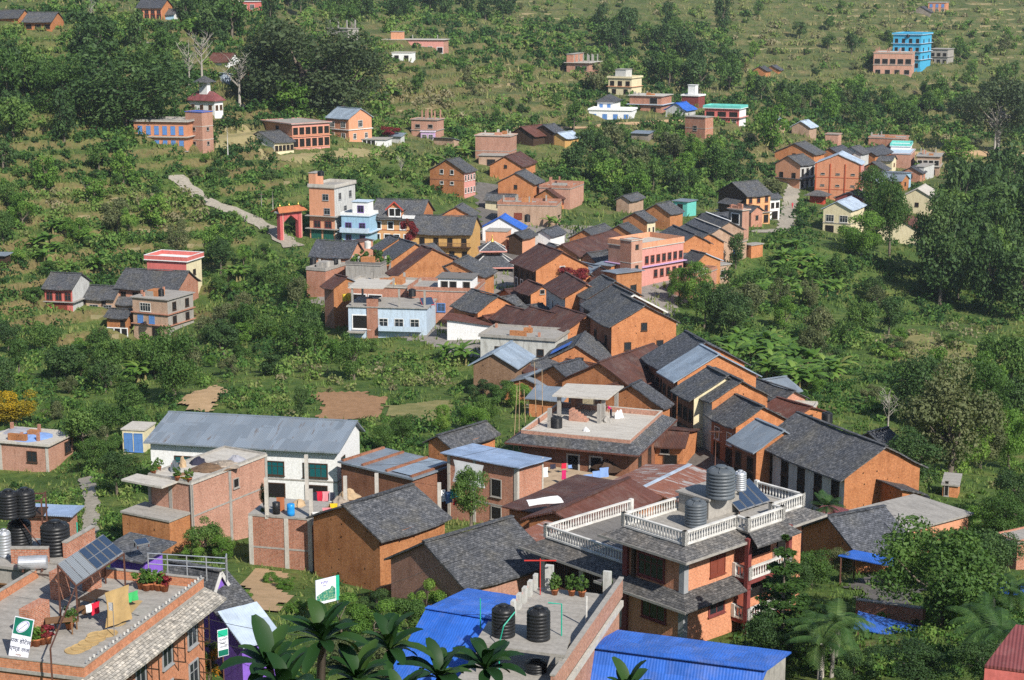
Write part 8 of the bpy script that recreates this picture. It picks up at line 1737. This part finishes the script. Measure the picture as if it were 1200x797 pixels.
for a_, b__, sg_, lb_ in ((at(838,505,160)-Vector((0,0,.3)),at(770,440,222),.8,'black cable strung along the right side of the street'),(at(838,506,160)-Vector((0,0,.3)),at(745,470,190),.6,'black cable crossing the street by the rusty corner house'),(at(770,436,222),at(690,372,245),.8,'cable above the shrine at the street bend'),(at(690,378,240),at(640,325,290),.8,'cable running up the street past the row house'),(at(571,283,318),at(640,300,300),.6,'cable from the thin pole beside the pagoda'),(at(307,229,345),at(362,222,325),.6,'cable from the track pole to the four storey orange house'),(at(600,520,150),at(430,545,145),.5,'cable sagging over the flat tin workshop roof'),(at(690,470,165),at(560,520,152),.5,'cable from the concrete canopy to the blue grey tin roof'),(at(905,600,150),at(1050,604,126),.5,'cable from the white pillared house to the courtyard pole')): cable(a_, b__, sg_, lb_)
# ---------------------------------------------------------------- palms, araucaria and near plants
def frond(V, Fq, T, base, a, L, el, drop, wd, n=15, t=.5):
    p = np.array(base, float); e = el; pts = []
    for i in range(n+1): pts.append((p.copy(), e)); p = p + np.array([math.cos(a)*math.cos(e), math.sin(a)*math.cos(e), math.sin(e)])*L/n; e -= drop/n
    sd_ = np.array([-math.sin(a), math.cos(a), 0])
    for i in range(1, n):
        q, e = pts[i]; q2 = pts[i+1][0]; ln = wd*math.sin(math.pi*(.12+.85*i/n))**.7; fw = np.array([math.cos(a)*math.cos(e), math.sin(a)*math.cos(e), math.sin(e)])
        for s in (-1,1):
            for f in (0.0,.5):
                c = q + (q2-q)*f; tip = c + sd_*s*ln*.85 + fw*ln*.5 + np.array([0,0,-ln*.35]); o = len(V); w_ = fw*L/n*.46; V += [c, c+w_, tip+w_*.2, tip]; Fq.append((o,o+1,o+2,o+3)); T.append(min(1,max(0,t+random.uniform(-.2,.2))))
def palm(p, h, L, nf, label, stems=1, mat='leaf_palm', name='palm_tree', fan=False):
    r = empty(name, p, random.uniform(0,6), label, 'palm'); V,Fq,T = [],[],[]; m = MB()
    for s in range(stems):
        bx,by = (random.uniform(-.6,.6),random.uniform(-.6,.6)) if stems > 1 else (0,0); hh = h*random.uniform(.7,1) if stems > 1 else h
        m.tube([(bx,by,-1),(bx*1.1,by*1.1,hh*.5),(bx*1.3,by*1.3,hh)], [.14,.10,.09], 'bark_pale', 8)
        for k in range(nf): frond(V,Fq,T,(bx*1.3,by*1.3,hh),6.283*k/nf+random.uniform(-.2,.2),L*random.uniform(.8,1.1),random.uniform(-.2,1.35) if fan else random.uniform(.3,1.3),random.uniform(.6,1.2) if fan else random.uniform(1.2,2.0),L*(.34 if fan else .24),t=random.uniform(.3,.75))
    m.obj('trunk', r, smooth=True); inst('fronds', np_mesh('fronds', np.array(V), np.array(Fq), [mat], np.array(T), False), r); return r
palm(at(966,668,128), 5.0, 1.5, 16, 'slim fan palm rising before the white pillared house', 1, fan=True)
palm(at(962,800,92), 3.2, 2.4, 8, 'clump of feathery palms right of the conifer by the hotel', 4); palm(at(975,790,96), 3.4, 2.2, 8, 'taller feathery palm clump leaning over the dark yard', 3)
palm(at(1152,765,90), 1.2, 2.6, 12, 'grassy leaved palm clump left of the maroon pavilion', 2); palm(at(1178,722,108), 2.0, 2.4, 9, 'palm clump under the long blue tin roof', 3); palm(at(1050,768,99), .4, 1.1, 12, 'spiky low palm in front of the low blue roof', 1)
def araucaria(p, h, wd, label, tiers=9):
    r = empty('conifer', p, .4, label, 'conifer'); MB().tube([(0,0,-1),(0,0,h*.6),(0,0,h)], [.16,.09,.02], 'bark', 8).obj('trunk', r, smooth=True); P,N,S = [],[],[]
    for k in range(tiers):
        f = k/(tiers-1); z = h*(.12+.86*f); rad = wd/2*(1-f)**.75+.12
        for j in range(7):
            a = 6.283*j/7+k*.5
            for i in range(int(150*(1-f)+26)):
                q = rad*math.sqrt(random.random())*1.0; aa = a+random.uniform(-.32,.32); P.append((q*math.cos(aa), q*math.sin(aa), z - .10*q + .10*q*q/rad + random.uniform(-.09,.09))); N.append((random.uniform(-.5,.5),random.uniform(-.5,.5),1)); S.append(.24)
    V,Fq = quads(np.array(P), np.array(N), np.array(S)*(.7+.6*RNG.random(len(P))), 2.2); inst('foliage', np_mesh('foliage', V, Fq, ['leaf_mid'], np.clip(RNG.random(len(P))*.5,0,1), False), r); return r
araucaria(at(914,812,98), 9.6, 5.2, 'layered conifer with a spire top beside the hotel balconies', 10)
for u,v,hp,wp,k,lab,d in ((890,800,90,70,'dark','dark bushy tree at the foot of the conifer',94),(950,690,48,60,'mid','rounded bush tree behind the feathery palms',118),(985,680,42,40,'olive','yellowish bush beside the small blue canopy',120),(1100,752,140,150,'spread','big leafy tree in the middle of the right courtyard',104),(1130,700,90,95,'dark','leafy tree right of the big courtyard tree',116),(1100,800,26,70,'bushd','dark shrub in the shaded garden',92),(1020,785,30,90,'bushd','low dark hedge below the low blue roof',95),(1130,740,55,60,'bright','yellowish leafy tree beside the long blue roof',104),(1175,635,60,70,'mid','bushy tree at the right edge above the courtyard',136),(1145,640,50,60,'bright','bright bush above the grey annex roof',140),(1190,600,55,60,'dark','dark tree at the right edge near the clearing',150),(1075,800,50,90,'dark','dark shrub mass at the bottom right',86),(1150,800,50,70,'dark','dark shrub before the maroon pavilion',84),(1065,690,70,70,'mid','leafy tree rising behind the small blue canopy',121),(1165,670,50,70,'dark','dark leafy tree above the long blue roof',124),(930,700,50,50,'dark','dark bushy tree at the hotel side wall',108),(1100,660,44,60,'dark','dark bush between the annex and the courtyard',130),(1000,800,42,60,'bushd','dark shrub in front of the palms',88),
    (1030,640,26,40,'bush','small shrub beside the slate courtyard roof',128),(240,662,56,60,'mid','bushy green tree against the stained brick store',134),(262,655,34,34,'bright','bright bush beside the stained brick store',133),(310,610,46,14,'talld','ivy column on the concrete post of the open roof',131),(225,655,24,30,'bushb','low bush left of the green tree at the brick store',132),
    (400,742,52,70,'bushb','tall weeds in front of the notice board',102),(440,752,56,70,'bushb','tall weeds in the middle of the bank',100),(480,745,60,64,'bush','tall bush against the brick gable',104),(500,728,58,50,'bushb','leafy bush below the slate roofed brick house',106),(440,715,30,40,'bushd','dark bush under the orange mud brick house',112),(350,720,24,30,'bushb','low weeds on the edge of the sand bank',108),(335,690,18,30,'bushb','green weeds at the foot of the open roofed wall',118),(380,790,50,70,'busho','dry weeds behind the big leaved plants',88),(430,797,54,80,'busho','dry straw coloured weeds at the bottom',86),(285,705,16,24,'bushb','small weeds on the sand bank',110),(318,685,18,22,'bushb','weeds at the foot of the brick yard wall',120),(588,474,34,40,'bush','leafy bush left of the old tin gable barn',200),(612,478,36,36,'bushb','bright bush in front of the old tin gable barn',200),(565,470,30,40,'bushd','dark bush on the slope below the limewashed house',205),(640,482,28,34,'bush','bush behind the bamboo poles',195),(900,745,30,40,'busho','leafless looking shrub by the hotel corner',102),(880,740,24,24,'bushb','garden shrub below the hotel balcony',103)):
    tpx(u, v, hp, wp, k, lab,  name='shrub' if k.startswith('bush') else 'broadleaf_tree', cat='shrub' if k.startswith('bush') else 'tree', lod='near', d=None if (k.startswith('bush') and d > 97) else d)
def rosette(V, Fq, T, c, n, L, seed):
    rr = random.Random(seed)
    for k in range(n):
        a = 2.4*k + rr.uniform(-.3,.3); el = 1.4 - 1.35*k/n + rr.uniform(-.18,.18); Lk = L*rr.uniform(.65,1.1); wd = Lk*rr.uniform(.14,.18); p = np.array(c, float); e = el; sd_ = np.array([-math.sin(a), math.cos(a), 0]); o = len(V); seg = 7; t = rr.uniform(.15,.75)
        for i in range(seg+1):
            f = i/seg; w_ = wd*(math.sin(math.pi*min(.98,.04+f*.93)**1.35))**.75 + .004; up_ = np.array([-math.cos(a)*math.sin(e), -math.sin(a)*math.sin(e), math.cos(e)]); V += [p+sd_*w_+up_*w_*.3, p, p-sd_*w_+up_*w_*.3]
            p = p + np.array([math.cos(a)*math.cos(e), math.sin(a)*math.cos(e), math.sin(e)])*Lk/seg; e -= rr.uniform(.05,.24)
        for i in range(seg): b = o+3*i; Fq += [(b,b+1,b+4,b+3),(b+1,b+2,b+5,b+4)]; T += [t,t]
def big_leaf(tips, label, seed, L=.35):
    P = [at(u,v,d) for u,v,d in tips]; c = sum(P, Vector())/len(P); c = Vector((c.x, c.y+.3, gz(c.x, c.y+.3))); r = empty('big_leaved_plant', c, 0, label, 'plant', 'big leaved plants at the bottom'); V,Fq,T = [],[],[]; m = MB(); fk = Vector((0,0,max(.5,(P[0].z-c.z)*.55))); m.tube([(0,0,-.3), fk+Vector((0,0,.06))], [.09,.06], 'bark', 8)
    for i,p in enumerate(P):
        q = p - c; m.tube([fk-Vector((0,0,.1)), fk.lerp(q,.5)+Vector((0,0,-.1)), q], [.05,.04,.03], 'bark', 7); rosette(V,Fq,T,q,17,L,seed+i)
    m.obj('stem', r, smooth=True); inst('leaves', np_mesh('leaves', np.array(V), np.array(Fq), ['leaf_glossy'], np.array(T)), r)
big_leaf([(378,752,12),(316,784,11.5)], 'leftmost big leaved plant rising at the bottom of the picture', 1); big_leaf([(457,762,12.5),(420,800,12)], 'big leaved plant in front of the left blue shed', 5); big_leaf([(570,785,13),(515,796,12.5)], 'big leaved plant below the black tanks', 9, .36); big_leaf([(335,815,11),(470,830,11.5)], 'low big leaved plant cut by the bottom edge', 13); big_leaf([(735,815,13)], 'single rosette of big leaves peeping up at the bottom before the right blue shed', 17, .3)
